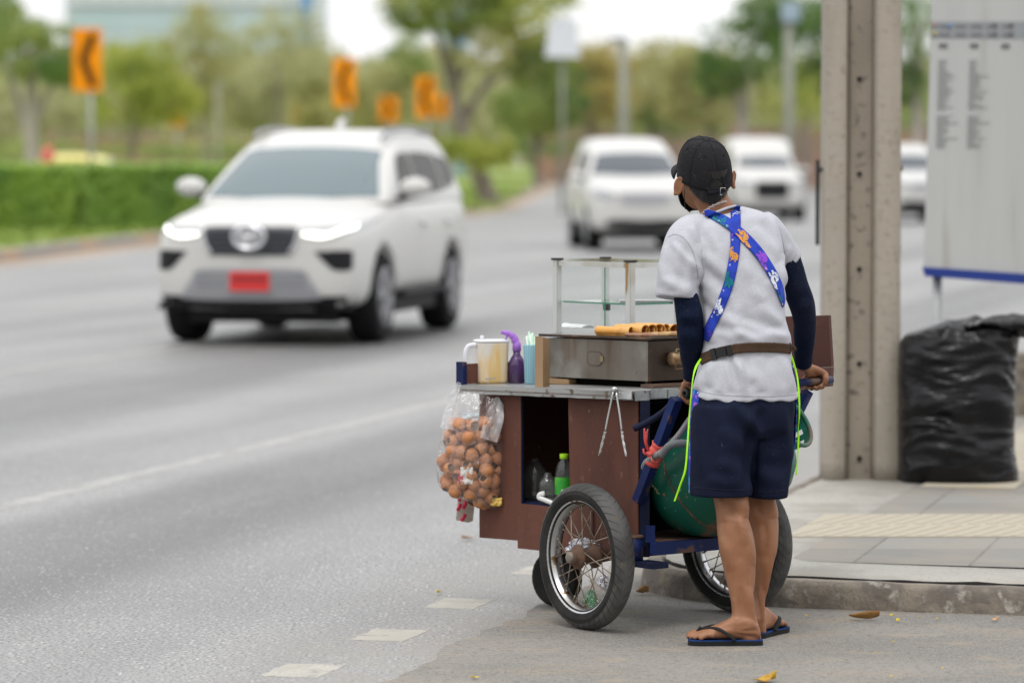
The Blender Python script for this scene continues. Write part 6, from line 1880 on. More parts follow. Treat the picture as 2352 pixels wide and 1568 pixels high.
# ------------------------------------------------------------------ clothes
def folds(me, fl, amp_noise=0.0, nscale=14, seed=0, st=(1, 1, .6), front=True):
    """press soft folds into a cloth mesh (world coordinates): fl rows (x0, y0, x1, y1, width px, depth m)"""
    me.update()
    nr = [v.normal.copy() for v in me.vertices]
    for i, v in enumerate(me.vertices):
        n = nr[i]
        if front and n.y > .35: continue
        px, py = proj(v.co); d = 0.0
        for x0, y0, x1, y1, w_, a in fl:
            dx, dy = x1-x0, y1-y0; L2 = dx*dx+dy*dy
            t = ((px-x0)*dx+(py-y0)*dy)/L2
            if t < -.15 or t > 1.15: continue
            e = ((px-x0)*dy-(py-y0)*dx)/sqrt(L2)
            if abs(e) > 8*w_: continue
            tp = max(0.0, 1-abs(2*t-1)**3)
            ww = 2.1*w_*(.75+.5*t)
            d += 1.9*a*tp*exp(-(e/ww)**2)
            d -= 1.9*a*.5*tp*exp(-((e-1.7*ww)/ww)**2)
        if amp_noise:
            p = v.co
            d += amp_noise*noise.noise(V((p.x*nscale*st[0]+seed, p.y*nscale*st[1], p.z*nscale*st[2])))
        v.co += n*(d*max(0, min(1, (.85-abs(n.z))*3)))
    me.update()

s = MB()
loft_tab(s, TORSO, 60, e=.92)
def sleeve_tab(pts, N=26): limb(s, pts, 6, N)
sleeve_tab([(1612, 520, 12.49, 32), (1588, 532, 12.455, 40), (1572, 552, 12.43, 44), (1564, 590, 12.41, 46), (1559, 635, 12.40, 48), (1554, 686, 12.39, 50.5)])
sleeve_tab([(1745, 510, 12.585, 32), (1765, 528, 12.60, 36), (1782, 552, 12.62, 37), (1796, 578, 12.64, 38), (1812, 601, 12.655, 36)])
sme = fuse(s, .0050, 4, .5)
SF = [
    # gathers above and below the belt
    (1622, 700, 1640, 790, 5, .006), (1668, 720, 1720, 792, 7, .005), (1700, 740, 1790, 786, 6, .006), (1740, 700, 1812, 775, 7, .006), (1760, 760, 1816, 783, 5, .005), (1640, 760, 1700, 784, 5, .004),
    (1658, 826, 1652, 905, 5, .007), (1668, 826, 1680, 900, 4, .007), (1646, 826, 1628, 890, 5, .006), (1682, 822, 1730, 880, 6, .005), (1636, 830, 1606, 900, 5, .005), (1740, 818, 1760, 900, 8, .004), (1790, 815, 1812, 905, 7, .005), (1700, 830, 1712, 912, 5, .004),
    # pulls from the left armpit and shoulder
    (1568, 530, 1606, 640, 5, .006), (1586, 512, 1616, 600, 5, .005), (1604, 560, 1612, 660, 5, .006), (1545, 555, 1598, 625, 4, .005), (1600, 620, 1660, 700, 7, .005), (1612, 580, 1668, 640, 7, .004), (1525, 640, 1590, 676, 6, .004), (1518, 600, 1540, 670, 6, .003),
    (1612, 545, 1640, 690, 6, .004), (1640, 530, 1652, 640, 6, .003), (1606, 660, 1690, 760, 7, .004), (1625, 640, 1700, 720, 6, .003), (1700, 540, 1724, 640, 7, .003), (1745, 580, 1800, 660, 7, .004), (1680, 760, 1760, 790, 5, .004), (1530, 560, 1520, 660, 5, .004), (1560, 560, 1545, 670, 6, .004), (1582, 590, 1580, 680, 5, .004), (1815, 560, 1800, 610, 4, .003),
    (1615, 850, 1600, 900, 4, .005), (1695, 826, 1702, 900, 5, .004), (1720, 824, 1745, 905, 6, .004), (1770, 822, 1784, 908, 6, .004), (1805, 820, 1822, 900, 5, .004),
    # back, right side
    (1700, 600, 1760, 690, 9, .004), (1650, 560, 1672, 690, 9, .004), (1730, 520, 1790, 600, 7, .005), (1770, 500, 1800, 580, 5, .005), (1760, 640, 1806, 700, 7, .005), (1720, 660, 1800, 740, 8, .005), (1796, 600, 1806, 660, 4, .005), (1690, 700, 1700, 780, 7, .004), (1660, 660, 1650, 760, 7, .004)]
folds(sme, SF, .0016, 11, 3, (1.6, 1, .8))
folds(bme, folds_later, .0008, 30, 5)
link_body()
SEAMM = mat('shirt_seam', (.33, .33, .37), .9)
# hem: uneven lower edge and stitched band
for v in sme.vertices:
    px, py = proj(v.co)
    if py > 890:
        k = min(1, (py-890)/26)
        v.co.z += k*(.010*max(0, (1625-px)/30 if px < 1625 else 0) + .004*sin(px*.055) + .003*sin(px*.13+1))
    if 1500 < px < 1612 and 655 < py < 692 and v.co.y < 12.46:
        pass
sme = evaluated(sme, [('SMOOTH', dict(factor=.5, iterations=3))])
shirt = link_mesh('t_shirt', sme, SHIRT, man)
bvh_s = BVHTree.FromPolygons([man.location + v.co for v in shirt.data.vertices], [tuple(p.vertices) for p in shirt.data.polygons])

def on(bvh, px, py, off_=.003, back=12.3):
    o_ = V((0, 0, CAMH)); d = ray(px, py).normalized()
    h = bvh.ray_cast(o_, d)
    if h[0] is None: return None
    return h[0] - d*off_
q = MB()
def sseam(pts, r=.0010):
    P = [on(bvh_s, x, y, .0006) for x, y in spline(pts, 8)]
    P = [p for p in P if p is not None]
    if len(P) > 2: q.tube(P, r, 5)
sseam([(1534, 545), (1550, 538), (1572, 548), (1590, 575), (1600, 610), (1604, 640)]); sseam([(1506, 672), (1530, 677), (1560, 680), (1600, 683)], .0009)
sseam([(1790, 520), (1797, 550), (1803, 590), (1806, 620)]); sseam([(1829, 584), (1818, 600), (1805, 616)], .0009)
sseam([(1594, 893), (1640, 905), (1700, 909), (1770, 910), (1828, 906)], .0009)
q.build('stitching', SEAMM, shirt)
def strap(px_pts, w_px, bvh=bvh_s, off_=.004, n=10, across=6, fall_Y=12.45):
    """ribbon laid on cloth along a path; returns rows of points and arc length"""
    S = spline(px_pts, n); rows = []
    lastY = None
    for i, p in enumerate(S):
        a, c = S[max(i-1, 0)], S[min(i+1, len(S)-1)]
        t = V((c[0]-a[0], c[1]-a[1], 0)).normalized(); nn = V((-t.y, t.x, 0))
        w_ = p[2] if len(p) > 2 else w_px
        row = []
        for k in range(across+1):
            f = (k/across-.5)*w_
            x, y = p[0]+nn.x*f, p[1]+nn.y*f
            q = on(bvh, x, y, off_)
            if q is None: q = at(x, y, (row[-1].y if row else (lastY or fall_Y)))
            row.append(q)
        lastY = row[0].y
        rows.append(row)
    # smooth depth along the strap
    for _ in range(3):
        for i in range(1, len(rows)-1):
            for k in range(across+1):
                m_ = (rows[i-1][k]+rows[i+1][k])/2
                rows[i][k].y = min(rows[i][k].y, lerp(rows[i][k].y, m_.y, .5)) if True else 0
    return rows
def ribbon_mesh(rows, name, mats, th=.002, par=man):
    q = MB(); q.rings(rows, cap=False, closed=False)
    me = evaluated(q.mesh(name, []), [('SOLIDIFY', dict(thickness=th, offset=0))])
    return link_mesh(name, me, mats, par)

STRB = mat('apron_blue', (.008, .040, .42), .75, layers=[(30, .45, .6, (.006, .03, .34), 3)], bump=(300, .3, .001))
def prt(name, c): return mat('print_'+name, c, .75, layers=[(170, .55, .60, (.01, .04, .38), 3)])
PR = [prt('purple', (.25, .05, .52)), prt('orange', (.62, .27, .03)), prt('green', (.0, .17, .20)), prt('white', (.62, .66, .72))]
# little elephant outline: body blob, raised trunk, legs, tail (unit box)
def ele():
    pts = []
    def arc(cx, cy, r, a0, a1, n, sx=1): 
        for i in range(n+1):
            a = radians(lerp(a0, a1, i/n)); pts.append((cx+sx*r*cos(a), cy+r*sin(a)))
    arc(.05, .02, .42, 200, 30, 12)
    pts.extend([(.46, .32), (.50, .58), (.44, .78), (.30, .84), (.22, .76), (.30, .72), (.38, .70), (.42, .56)])
    pts.reverse(); pts.clear()
    arc(-.05, .0, .40, 215, 20, 14)          # back, head top
    pts.extend([(.36, .34), (.40, .56), (.34, .74), (.22, .80), (.20, .90), (.36, .88), (.50, .74), (.54, .50), (.50, .18), (.44, -.06), (.38, -.16), (.36, -.42), (.22, -.44), (.20, -.24), (-.02, -.28), (-.04, -.46), (-.20, -.46), (-.24, -.28)])
    return pts
def printed(rows, name, seq, mirror=1):
    """ribbon with small elephants printed along it as further faces of the same mesh"""
    q = MB(); q.rings(rows, cap=False, closed=False)
    me = evaluated(q.mesh(name, []), [('SOLIDIFY', dict(thickness=.002, offset=0))])
    q = MB(); 
    q.v = [v.co.copy() for v in me.vertices]; q.f = [tuple(p.vertices) for p in me.polygons]; q.mi = [0]*len(q.f); q.sm = [True]*len(q.f)
    m = len(rows); W_ = len(rows[0])-1
    acc = [0]
    for i in range(1, m): acc.append(acc[-1]+(rows[i][W_//2]-rows[i-1][W_//2]).length)
    Lt = acc[-1]; wd = sorted((r_[0]-r_[-1]).length for r_ in rows)[len(rows)//2]
    def S_(l, c):       # l metres along, c -.5...5 across
        l = max(0, min(Lt-1e-5, l)); i = 0
        while i < m-2 and acc[i+1] < l: i += 1
        f = (l-acc[i])/max(acc[i+1]-acc[i], 1e-6); k = max(0, min(W_-1e-4, (c+.5)*W_)); kk = int(k); g = k-kk
        a = rows[i][kk].lerp(rows[i][kk+1], g); b_ = rows[i+1][kk].lerp(rows[i+1][kk+1], g)
        return a.lerp(b_, f) + V((0, -.0022, .0004))
    E = ele()
    for pos, ci, sc_ in seq:
        q.cur = 1+ci
        c0 = pos*Lt; sz = wd*1.02*sc_
        ring = [S_(c0 - mirror*y*sz*1.15 , max(-.49, min(.49, (x*1.0)))) for x, y in E]
        ctr = S_(c0, -.05)
        n_ = len(ring)
        q.add(ring+[ctr], [(i, (i+1) % n_, n_) for i in range(n_)], True)
        q.cur = 4                          # small flowers
        fx = c0 + sz*.85; 
        for (dl, dc) in ((0, .30), (.09, .30), (-.09, .30), (.045, .36), (-.045, .36), (.045, .24), (-.045, .24)):
            p0 = S_(fx+dl*wd, dc); r_ = wd*.035
            q.add([p0+V((r_*cos(t), 0, r_*sin(t))) for t in [2*pi*i/6 for i in range(6)]], [(0, 1, 2, 3, 4, 5)], True)
    me2 = q.mesh(name, [])
    return link_mesh(name, me2, [STRB]+PR, man, smooth=False)
rB = strap([(1688, 474), (1690, 502), (1689, 533), (1689, 564), (1684, 603), (1674, 650), (1657, 697), (1636, 740), (1617, 780)], 22.5)
printed(rB, 'apron_strap', [(.045, 2, 1.0), (.13, 3, 1.0), (.30, 0, 1.0), (.45, 1, 1.0), (.60, 2, 1.1), (.765, 3, 1.1), (.925, 0, 1.0)])
rA = strap([(1618, 491, 12), (1630, 491, 18), (1666, 508, 22), (1694, 530, 23), (1733, 568, 23), (1764, 611, 22), (1787, 654, 20), (1797, 686, 12), (1799, 705, 3)], 22, off_=.0075)
printed(rA, 'apron_strap', [(.10, 2, .95), (.20, 2, .8), (.39, 1, 1.15), (.60, 0, 1.1), (.76, 3, 1.05), (.91, 2, .9)], -1)

rb = strap([(1606, 828), (1625, 818), (1655, 808), (1690, 801), (1730, 798), (1775, 798), (1814, 801), (1819, 803)], 22, off_=.006)
belt = ribbon_mesh(rb, 'waist_belt', BELTM, .003)
bp = lambda px, py, o_=.012: on(bvh_s, px, py, o_)
q = MB()
for (x0, x1, y0, y1, hh) in ((1634, 1644, 815, 811.5, 13), (1646, 1668, 811, 806.5, 11), (1670, 1680, 806.5, 804, 13)):
    a, c = bp(x0, y0), bp(x1, y1); s_ = 1/pm(12.3)
    q.bar(a, c, .008, hh*2*s_, (0, 0, 1))
q.build('buckle', BUCK, belt)
q = MB(); a = on(bvh_s, 1815, 800, .008); q.box(a, (.004, .010, .036)); q.build('slide', BUCK, belt)

# lime ties hanging from the apron
def hang(pts, ws, name='apron_tie'):
    S = spline([tuple(p) for p in pts], 8); W_ = [interp([(i/(len(ws)-1), w_) for i, w_ in enumerate(ws)], j/(len(S)-1))[0] for j in range(len(S))]
    rows = []
    for i, p in enumerate(S):
        a, c = S[max(i-1, 0)], S[min(i+1, len(S)-1)]; t = V((c[0]-a[0], c[1]-a[1], 0)).normalized()
        n_ = V((-t.y, t.x, 0)); rows.append([at(p[0]+n_.x*W_[i]*f*.58, p[1]+n_.y*W_[i]*f*.58, p[2]+.004*f*sin(i*.2)) for f in (-.5, 0, .5)])
    ribbon_mesh(rows, name, LIMEF, .0008)
hang([(1610, 824, 12.375), (1599, 842, 12.35), (1592, 867, 12.33), (1587, 915, 12.305), (1583, 960, 12.30), (1579, 1020, 12.285), (1574, 1078, 12.285), (1562, 1115, 12.285), (1549, 1151, 12.285)], [8, 9, 5, 4.5, 6, 6.5, 8, 7.5, 6])
hang([(1815, 812, 12.49), (1822, 832, 12.47), (1831, 865, 12.44), (1835, 905, 12.43), (1836, 950, 12.43), (1833, 985, 12.43), (1834, 1008, 12.43), (1832, 1050, 12.43), (1829, 1090, 12.43)], [8, 8, 6, 7.5, 6, 3.5, 7.5, 4.5, 6])

# shorts
s = MB()
PEL = [(872, 1602, 1818, .118, 12.425), (907, 1595, 1826, .126, 12.42), (950, 1593, 1826, .130, 12.415), (985, 1592, 1824, .124, 12.415), (1004, 1596, 1818, .105, 12.42)]
loft_tab(s, PEL, 16, e=.92)
loft_tab(s, [(930, 1594, 1734, .100, 12.375), (985, 1589, 1734, .108, 12.372), (1040, 1587, 1732, .105, 12.365), (1090, 1586, 1730, .100, 12.358), (1138, 1586, 1726, .098, 12.355)], 22, e=.9)
loft_tab(s, [(930, 1698, 1826, .100, 12.455), (985, 1694, 1825, .106, 12.455), (1040, 1698, 1820, .102, 12.455), (1090, 1704, 1813, .098, 12.455), (1142, 1712, 1806, .094, 12.455)], 22, e=.9)
pme = fuse(s, .0062, 7, .5)
PF = [(1722, 960, 1724, 1120, 6, -.010), (1706, 930, 1728, 1000, 8, .007), (1680, 920, 1724, 985, 7, .006), (1738, 930, 1722, 985, 6, .006), (1640, 1060, 1715, 1095, 9, .005), (1620, 1100, 1710, 1118, 7, .004), (1600, 930, 1612, 1100, 6, .005), (1650, 980, 1715, 1040, 10, .005), (1800, 930, 1812, 1060, 6, .004), (1735, 1080, 1800, 1110, 8, .005), (1730, 1010, 1790, 1060, 9, .004), (1665, 1020, 1690, 1120, 10, .004)]
folds(pme, PF, .0042, 13, 8)
shorts = link_mesh('shorts', pme, NAVY, man)
bvh_p = BVHTree.FromPolygons([man.location + v.co for v in shorts.data.vertices], [tuple(p.vertices) for p in shorts.data.polygons])
STIT = mat('navy_seam', (.006, .008, .022), .9)
q = MB()     # patch pocket outline and hems
def seam(pts, r=.0011, n=8):
    P = [on(bvh_p, x, y, .0008) for x, y in spline(pts, n)]; P = [p for p in P if p is not None]
    q.tube(P, r, 5)
seam([(1776, 924), (1770, 965), (1761, 1006), (1769, 1022), (1790, 1027), (1805, 1026)]); seam([(1780, 921), (1800, 926), (1822, 923)])
seam([(1594, 1118), (1650, 1124), (1718, 1126)]); seam([(1728, 1128), (1765, 1130), (1802, 1124)]); seam([(1724, 915), (1720, 945), (1722, 985)])
q.build('seams', STIT, shorts)

# apron panel hanging in front, seen at both sides
APR = mat('apron_print', (.008, .04, .40), .75, layers=[(26, .52, .58, (.0, .25, .42), 3), (34, .60, .64, (.30, .08, .50), 2), (50, .66, .70, (.5, .55, .65), 2)])
def apf(u, v):
    y = lerp(838, 1130, v); xl_, xr_ = interp([(838, 1606, 1824), (905, 1588, 1830), (980, 1584, 1829), (1060, 1581, 1820), (1130, 1583, 1806)], y)
    cx, hw = (xl_+xr_)/2, (xr_-xl_)/2
    r_ = ering(cx, y, 12.43, hw, .145, YAW, n=120)
    a = lerp(-12, 192, u)/360*120 % 120
    k = int(a); f = a-k
    p = r_[k].lerp(r_[(k+1) % 120], f)
    p += (p-at(cx, y, 12.43)).normalized()*.006*sin(u*40+v*3)*v
    return p
q = MB(); q.grid(apf, 90, 20); me = evaluated(q.mesh('a', []), [('SOLIDIFY', dict(thickness=.002, offset=0))]); link_mesh('apron', me, APR, man)

# arm sleeves
def arm_sleeve(pts, fl, seed):
    q = MB(); S = spline(pts, 10)
    P = [at(p[0], p[1], p[2]) for p in S]; Rr = [p[3]/pm(p[2]) for p in S]
    n = len(P)
    Rr = [r*(1 if i < n-9 else (.99 if i % 2 else .955)) for i, r in enumerate(Rr)]
    q.tube(P, Rr, 36); me = q.mesh('s', [])
    me = evaluated(me, [('SUBSURF', dict(levels=1, render_levels=1))])
    bm = bmesh.new(); bm.from_mesh(me); bmesh.ops.recalc_face_normals(bm, faces=bm.faces[:]); bm.to_mesh(me); bm.free()
    folds(me, fl, .0018, 20, seed, (1, 1, 1), False)
    o = link_mesh('arm_sleeve', me, SLEEVE, man)
arm_sleeve(ARM_L, [(1552, 742, 1600, 752, 5, -.0015), (1560, 765, 1612, 780, 6, .003), (1560, 725, 1608, 730, 6, .003)], 2)
arm_sleeve(ARM_R, [(1815, 690, 1860, 676, 5, -.0015), (1825, 715, 1868, 700, 6, .003)], 5)

# ------------------------------------------------------------------ cap, hair, mask, chain
def cap_pt(a, e, grow=0.0):
    """a azimuth (0 front), e 0 band .. 1 top"""
    rx, ry = .0855+grow, .1035+grow
    zb_ = lerp(-.006, -.037, (1-cos(a))/2); ztop = .106+.012*cos(a)*(1-e)*0
    r = max(cos(e*pi/2), 0)**.80
    z = zb_ + (ztop-zb_+grow)*sin(e*pi/2)**.92 + .020*(0.5+.5*cos(a))*sin(e*pi)*.9
    pan = 1 - .012*abs(cos(3*a+pi/2*0))**14*sin(e*pi*.5+.5)*(1-e)
    r *= pan
    bul = 1+.03*sin(e*pi)
    return V((rx*r*bul*sin(a), ry*r*bul*cos(a)+.004, z))
q = MB(MH)
na, ne = 120, 26
vs = [cap_pt(2*pi*i/na, j/ne*.995) for j in range(ne+1) for i in range(na)]
fs = []
for j in range(ne):
    for i in range(na):
        i2 = (i+1) % na
        am = 2*pi*(i+.5)/na; ang = abs(am-pi); zh = (vs[j*na+i].z+vs[(j+1)*na+i].z)/2 + .037
        if ang*.100 < .034 and zh < .040*sqrt(max(0, 1-(ang*.100/.036)**2)): continue
        fs.append((j*na+i, j*na+i2, (j+1)*na+i2, (j+1)*na+i))
fs.append(tuple(ne*na+i for i in range(na)))
q.add(vs, fs)
me = evaluated(q.mesh('c', []), [('SOLIDIFY', dict(thickness=.003, offset=0))])
cap = link_mesh('cap', me, CAPM, man)
q = MB(MH); q.lathe([(.001, .0), (.0075, 0), (.008, .002), (.0065, .005), (.001, .006)], 18, cap_pt(0, 1)+V((0, 0, -.001))); q.build('button', CAPM, cap)
q = MB(MH)
for k in range(6):
    a = pi/6*0 + k*pi/3
    if abs(a-pi) < .1: pts = [cap_pt(a, e, .0022) for e in [lerp(.30, .97, i/20) for i in range(21)]]
    else: pts = [cap_pt(a, e, .0022) for e in [lerp(.02, .97, i/24) for i in range(25)]]
    q.tube(pts, .0012, 6)
    am = a+pi/6; c = cap_pt(am, .52, .0018)
    t1 = (cap_pt(am+.03, .52, .0018)-c).normalized(); t2 = (cap_pt(am, .56, .0018)-c).normalized()
    q.tube([c+t1*.0042*cos(t)+t2*.0042*sin(t) for t in [2*pi*i/12 for i in range(13)]], .0011, 6)
# edge of the rear opening
arch = []
for i in range(21):
    f = lerp(-1, 1, i/20); ang = f*.34; zz = .040*sqrt(max(0, 1-f*f))
    best = min(range(60), key=lambda j: abs(cap_pt(pi+ang, j/100, .001).z+.037-zz)); arch.append(cap_pt(pi+ang, best/100, .0018))
q.tube(arch, .0022, 6)
q.build('seams', mat('cap_seam', (.005, .005, .006), .9), cap)
q = MB(MH)
def brim(u, v):
    a = lerp(-1.02, 1.02, u); base_ = cap_pt(a, .03, .001)
    ext = .068*(1-abs(2*u-1)**2.6)
    return base_ + V((a*.010*v, ext*v, -.016*v*v - .020*v*abs(a)**2*.6 + .004))
q.grid(brim, 30, 10); me = evaluated(q.mesh('b', []), [('SOLIDIFY', dict(thickness=.0045, offset=0))]); link_mesh('brim', me, CAPM, cap)
q = MB(MH)
A = []
for i in range(25):
    a = pi+lerp(-.40, .40, i/24); p = cap_pt(a, .0, .0025); A.append([p+V((0, -.001, .001+z)) for z in (-.006, 0, .006, .010)])
q.rings(A, cap=False, closed=False); me = evaluated(q.mesh('b', []), [('SOLIDIFY', dict(thickness=.002, offset=0))]); st_ = link_mesh('strap', me, CAPM, cap)
q = MB(MH); A = []
for i in range(13):
    a = pi+lerp(-.10, .36, i/12)
    p = cap_pt(a, .0, .0055); A.append([p+V((0, -.001, z-.004*i/12)) for z in (-.008, 0, .007)])
q.rings(A, cap=False, closed=False); me = evaluated(q.mesh('b', []), [('SOLIDIFY', dict(thickness=.002, offset=0))]); link_mesh('strap_end', me, CAPM, st_)
q = MB(MH); p = cap_pt(pi-.16, 0, .009); w_ = .006
q.tube([p+V((-w_, 0, -.011)), p+V((-w_, 0, .012)), p+V((w_*1.8, 0, .012)), p+V((w_*1.8, .001, .004))], .0013, 6); q.tube([p+V((-w_, 0, -.011)), p+V((w_*.2, 0, -.011))], .0013, 6); q.build('buckle', SILVER, st_)

# hair below the cap
q = MB(MH); rr = random.Random(9)
def hair_pt(a, f):
    """a azimuth from back (0) to +-; f 0 top .. 1 nape"""
    ang = pi+a
    zt_, zb2 = .030, lerp(-.083, -.030, min(1, abs(a)/1.3)**2)
    z = lerp(zt_, zb2, f)
    k = 1.0 - .24*max(0, f-.35)**1.3
    g = min(1, max(0, (.034-z)/.05)); r_ = V((lerp(.0765, .0795, g)*k*sin(ang), lerp(.0955, .0985, g)*k*cos(ang), z))
    return r_
nu, nv = 60, 14
q.grid(lambda u, v: hair_pt(lerp(-1.3, 1.3, u), v)*1.0 + V((0, 0, 0)) + V((.0, -.002+.002*noise.noise(V((u*30, v*4, 1))), .003*noise.noise(V((u*40, 1, 2)))*v)), nu, nv)
for i in range(1500):
    a = rr.uniform(-1.27, 1.27); f = rr.uniform(.35, 1.0)
    p = hair_pt(a, f)*1.012; p2 = hair_pt(a+rr.uniform(-.05, .05), f)*1.02
    ln = rr.uniform(.006, .012)
    out = V((p.x, p.y, 0)).normalized()
    tip = p + V((rr.uniform(-.004, .004), 0, -ln)) + out*rr.uniform(.001, .004)
    sd = V((out.y, -out.x, 0))*.0009
    q.add([p-sd, p+sd, tip], [(0, 1, 2)], True)
q.add([hair_pt(lerp(-1.25, 1.25, i/30), 0)*.97 for i in range(31)], [tuple(range(31))], True)
q.build('hair', HAIRM, man, fix=False)
# mask pulled down on the chin with ear loops
q = MB(MH)
def mask(u, v):
    a = lerp(-1.35, 1.35, u); e = lerp(.22, -1.15, v)
    rx, ry, rz_ = .068, .076, .066
    p = V((rx*cos(e)*sin(a), .032+ry*cos(e)*cos(a), -.078+rz_*sin(e)))
    p.y += .012*(1-v)*max(0, cos(a)) ; p.z += -.004*sin(v*14)*.4
    return p
q.grid(mask, 36, 16); me = evaluated(q.mesh('m', []), [('SOLIDIFY', dict(thickness=.0025, offset=0))]); mk = link_mesh('face_mask', me, MASKM, man)
q = MB(MH)
for s in (-1, 1):
    q.tube(spline([V((s*.066, .050, -.066)), V((s*.074, .012, -.055)), V((s*.080, -.012, -.030)), V((s*.081, -.008, -.006)), V((s*.080, .012, .002))], 6), .0014, 6)
    q.tube(spline([V((s*.050, .030, -.125)), V((s*.066, .004, -.088)), V((s*.078, -.014, -.045))], 6), .0014, 6)
q.build('ear_loops', MASKM, mk)
# chain
q = MB()
cp_ = spline([at(1606, 497, 12.492), at(1614, 489, 12.482), at(1628, 478, 12.478), at(1646, 469, 12.482), at(1660, 464, 12.492), at(1670, 462, 12.505)], 8)
cp_ = [V(p) for p in cp_]; acc = 0; last = cp_[0]; k = 0
P = []
for a, c in zip(cp_, cp_[1:]):
    m_ = max(1, int((c-a).length/.0009))
    P += [a.lerp(c, i/m_) for i in range(m_)]
step = 8
for i in range(0, len(P)-step, step):
    a, c = P[i], P[i+step]; m_ = (a+c)/2; t = (c-a).normalized(); up_ = V((0, 0, 1)) if k % 2 else V((0, -1, .3)).normalized()
    up_ = (up_-t*up_.dot(t)).normalized()
    q.tube([m_+t*.0056*cos(w_)+up_*.0030*sin(w_) for w_ in [2*pi*j/12 for j in range(13)]], .0010, 6, cap=False); k += 1
q.build('neck_chain', SILVER, man)
# collar rib
q = MB(); P = [at(1592, 502, 12.50), at(1602, 499, 12.485), at(1622, 494, 12.474), at(1647, 485, 12.474), at(1670, 476, 12.484), at(1690, 471, 12.51)]
q.tube([V(p)+V((0, .008, -.003)) for p in spline(P, 6)], .0045, 8); q.build('collar', SHIRT, shirt)

# ------------------------------------------------------------------ flip-flops
def flip(org, d, ln, label=None):
    s = V((d.y, -d.x, 0))
    if s.y > 0: s = -s
    out = []
    for f, hw in ((-.036, .016), (-.030, .026), (-.01, .033), (.04, .034), (.09, .036), (.13, .042), (.165, .046), (.19, .043), (.205, .033), (.212, .016)):
        out.append((f*ln, hw))
    ring = [org+d*f+s*h for f, h in out] + [org+d*f-s*h for f, h in reversed(out)]
    n = len(ring); q = MB()
    q.rings([[p+V((0, 0, .001)) for p in ring], [p+V((0, 0, .0168)) for p in ring]], smooth=False)
    fo = q.build('flip_flop', RUBB, man)
    q = MB(); q.rings([[p+V((0, 0, .0169)) for p in ring], [p+V((0, 0, .0198)) for p in ring]], smooth=False); q.build('insole', RUBBLUE, fo)
    q = MB()
    post_ = org+d*.168*ln - s*.018 + V((0, 0, .052))
    for sg, fe in ((1, .055), (-1, .055)):
        e_ = org+d*fe*ln+s*sg*.040+V((0, 0, .020)); m_ = post_.lerp(e_, .5)+V((0, 0, .020))+s*sg*.022
        q.tube(spline([post_, m_, e_], 6), [.0055, .0065, .0075, .0085, .009, .0095, .0095, .009, .0085, .008, .0075, .007, .006], 10, flat=.45, up=s)
    q.tube([post_+V((0, 0, .004)), post_+d*.012+V((0, 0, -.010)), post_+d*.016+V((0, 0, -.034))], [.006, .005, .004], 8)
    q.build('strap', RUBB, fo)
flip(oL, dL, .97); flip(oR, dR, .95)
# ------------------------------------------------------------------ utility pole
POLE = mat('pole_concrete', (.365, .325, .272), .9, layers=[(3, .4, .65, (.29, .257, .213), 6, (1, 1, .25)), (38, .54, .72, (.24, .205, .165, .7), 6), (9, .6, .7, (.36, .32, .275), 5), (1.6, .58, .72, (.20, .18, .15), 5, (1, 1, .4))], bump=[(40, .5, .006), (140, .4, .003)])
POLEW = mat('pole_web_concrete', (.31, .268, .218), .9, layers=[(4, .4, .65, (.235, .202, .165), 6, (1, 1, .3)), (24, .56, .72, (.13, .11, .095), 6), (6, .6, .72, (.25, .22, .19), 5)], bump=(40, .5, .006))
HOLE = mat('hole_dark', (.01, .01, .01), .95)
YP = 17.45
pf = at(1978, 1103, YP); pf.z = .106
pole = empty('utility_pole', pf, 0, 'concrete utility pole with a recessed web and bolt holes on the pavement', 'utility pole')
s_ = 1/pm(YP)
zt_ = 4.2
def px2(x): return at(x, 700, YP).x
q = MB()
def flange(xa, xb, ya, yb, rec):
    """xa outer, xb inner; bevel towards the recess"""
    n = 16
    for_z = [pf.z-.02+(zt_-pf.z+.02)*i/40 for i in range(41)]
    rows = []
    for i, z in enumerate(for_z):
        j = lambda k: .0022*noise.noise(V((k*3.1, z*2.3, 1)))
        t = 1 - .012*(z/zt_)
        o_ = [(xa+j(0), yb), (xa+j(1), ya+.012), (xa+(.012 if xb > xa else -.012)+j(2), ya), (xb-(.010 if xb > xa else -.010)+j(3), ya), (xb+j(4), ya+.012), (xb+rec+j(5), yb*.45+ya*.55), (xb+rec, yb)]
        rows.append([V((pf.x+(x-pf.x)*t, y, z)) for x, y in o_])
    q.rings(rows)
flange(px2(1889), px2(1938), YP-.12, YP+.14, .014)
q.build('flange', POLE, pole)
q = MB(); flange(px2(2063), px2(2006), YP-.12, YP+.14, -.014); q.build('flange', POLE, pole)
q = MB()
rows = []
for i in range(41):
    z = pf.z-.02+(zt_-pf.z+.02)*i/40
    rows.append([V((px2(1936), YP+.09, z)), V((px2(1942), YP-.035, z)), V((px2(1950), YP-.05+.003*noise.noise(V((z*3, 1, 1))), z)), V((px2(1998), YP-.05+.003*noise.noise(V((z*3, 5, 1))), z)), V((px2(2004), YP-.035, z)), V((px2(2010), YP+.09, z))])
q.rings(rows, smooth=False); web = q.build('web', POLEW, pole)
for y in (-36, 182, 400, 618, 835, 1052):
    q = MB(); c = at(1974, y, YP-.0535); q.lathe([(.0005, -.006), (.0095, -.006), (.0115, 0.0), (.0095, .002)], 16, c, 'Y'); q.build('bolt_hole', HOLE, web)
ROD = mat('black_rod', (.025, .027, .025), .6)
q = MB(); q.box((at(1877, 460, YP).x, YP-.02, (at(1877, 367, YP).z+at(1877, 563, YP).z)/2), (.018, .012, at(1877, 367, YP).z-at(1877, 563, YP).z), bev=.002)
q.box(at(1880, 390, YP-.02), (.022, .02, .03), bev=.003)
q.box(at(1884, 390, YP), (.035, .02, .012)); q.build('side_bar', ROD, pole)
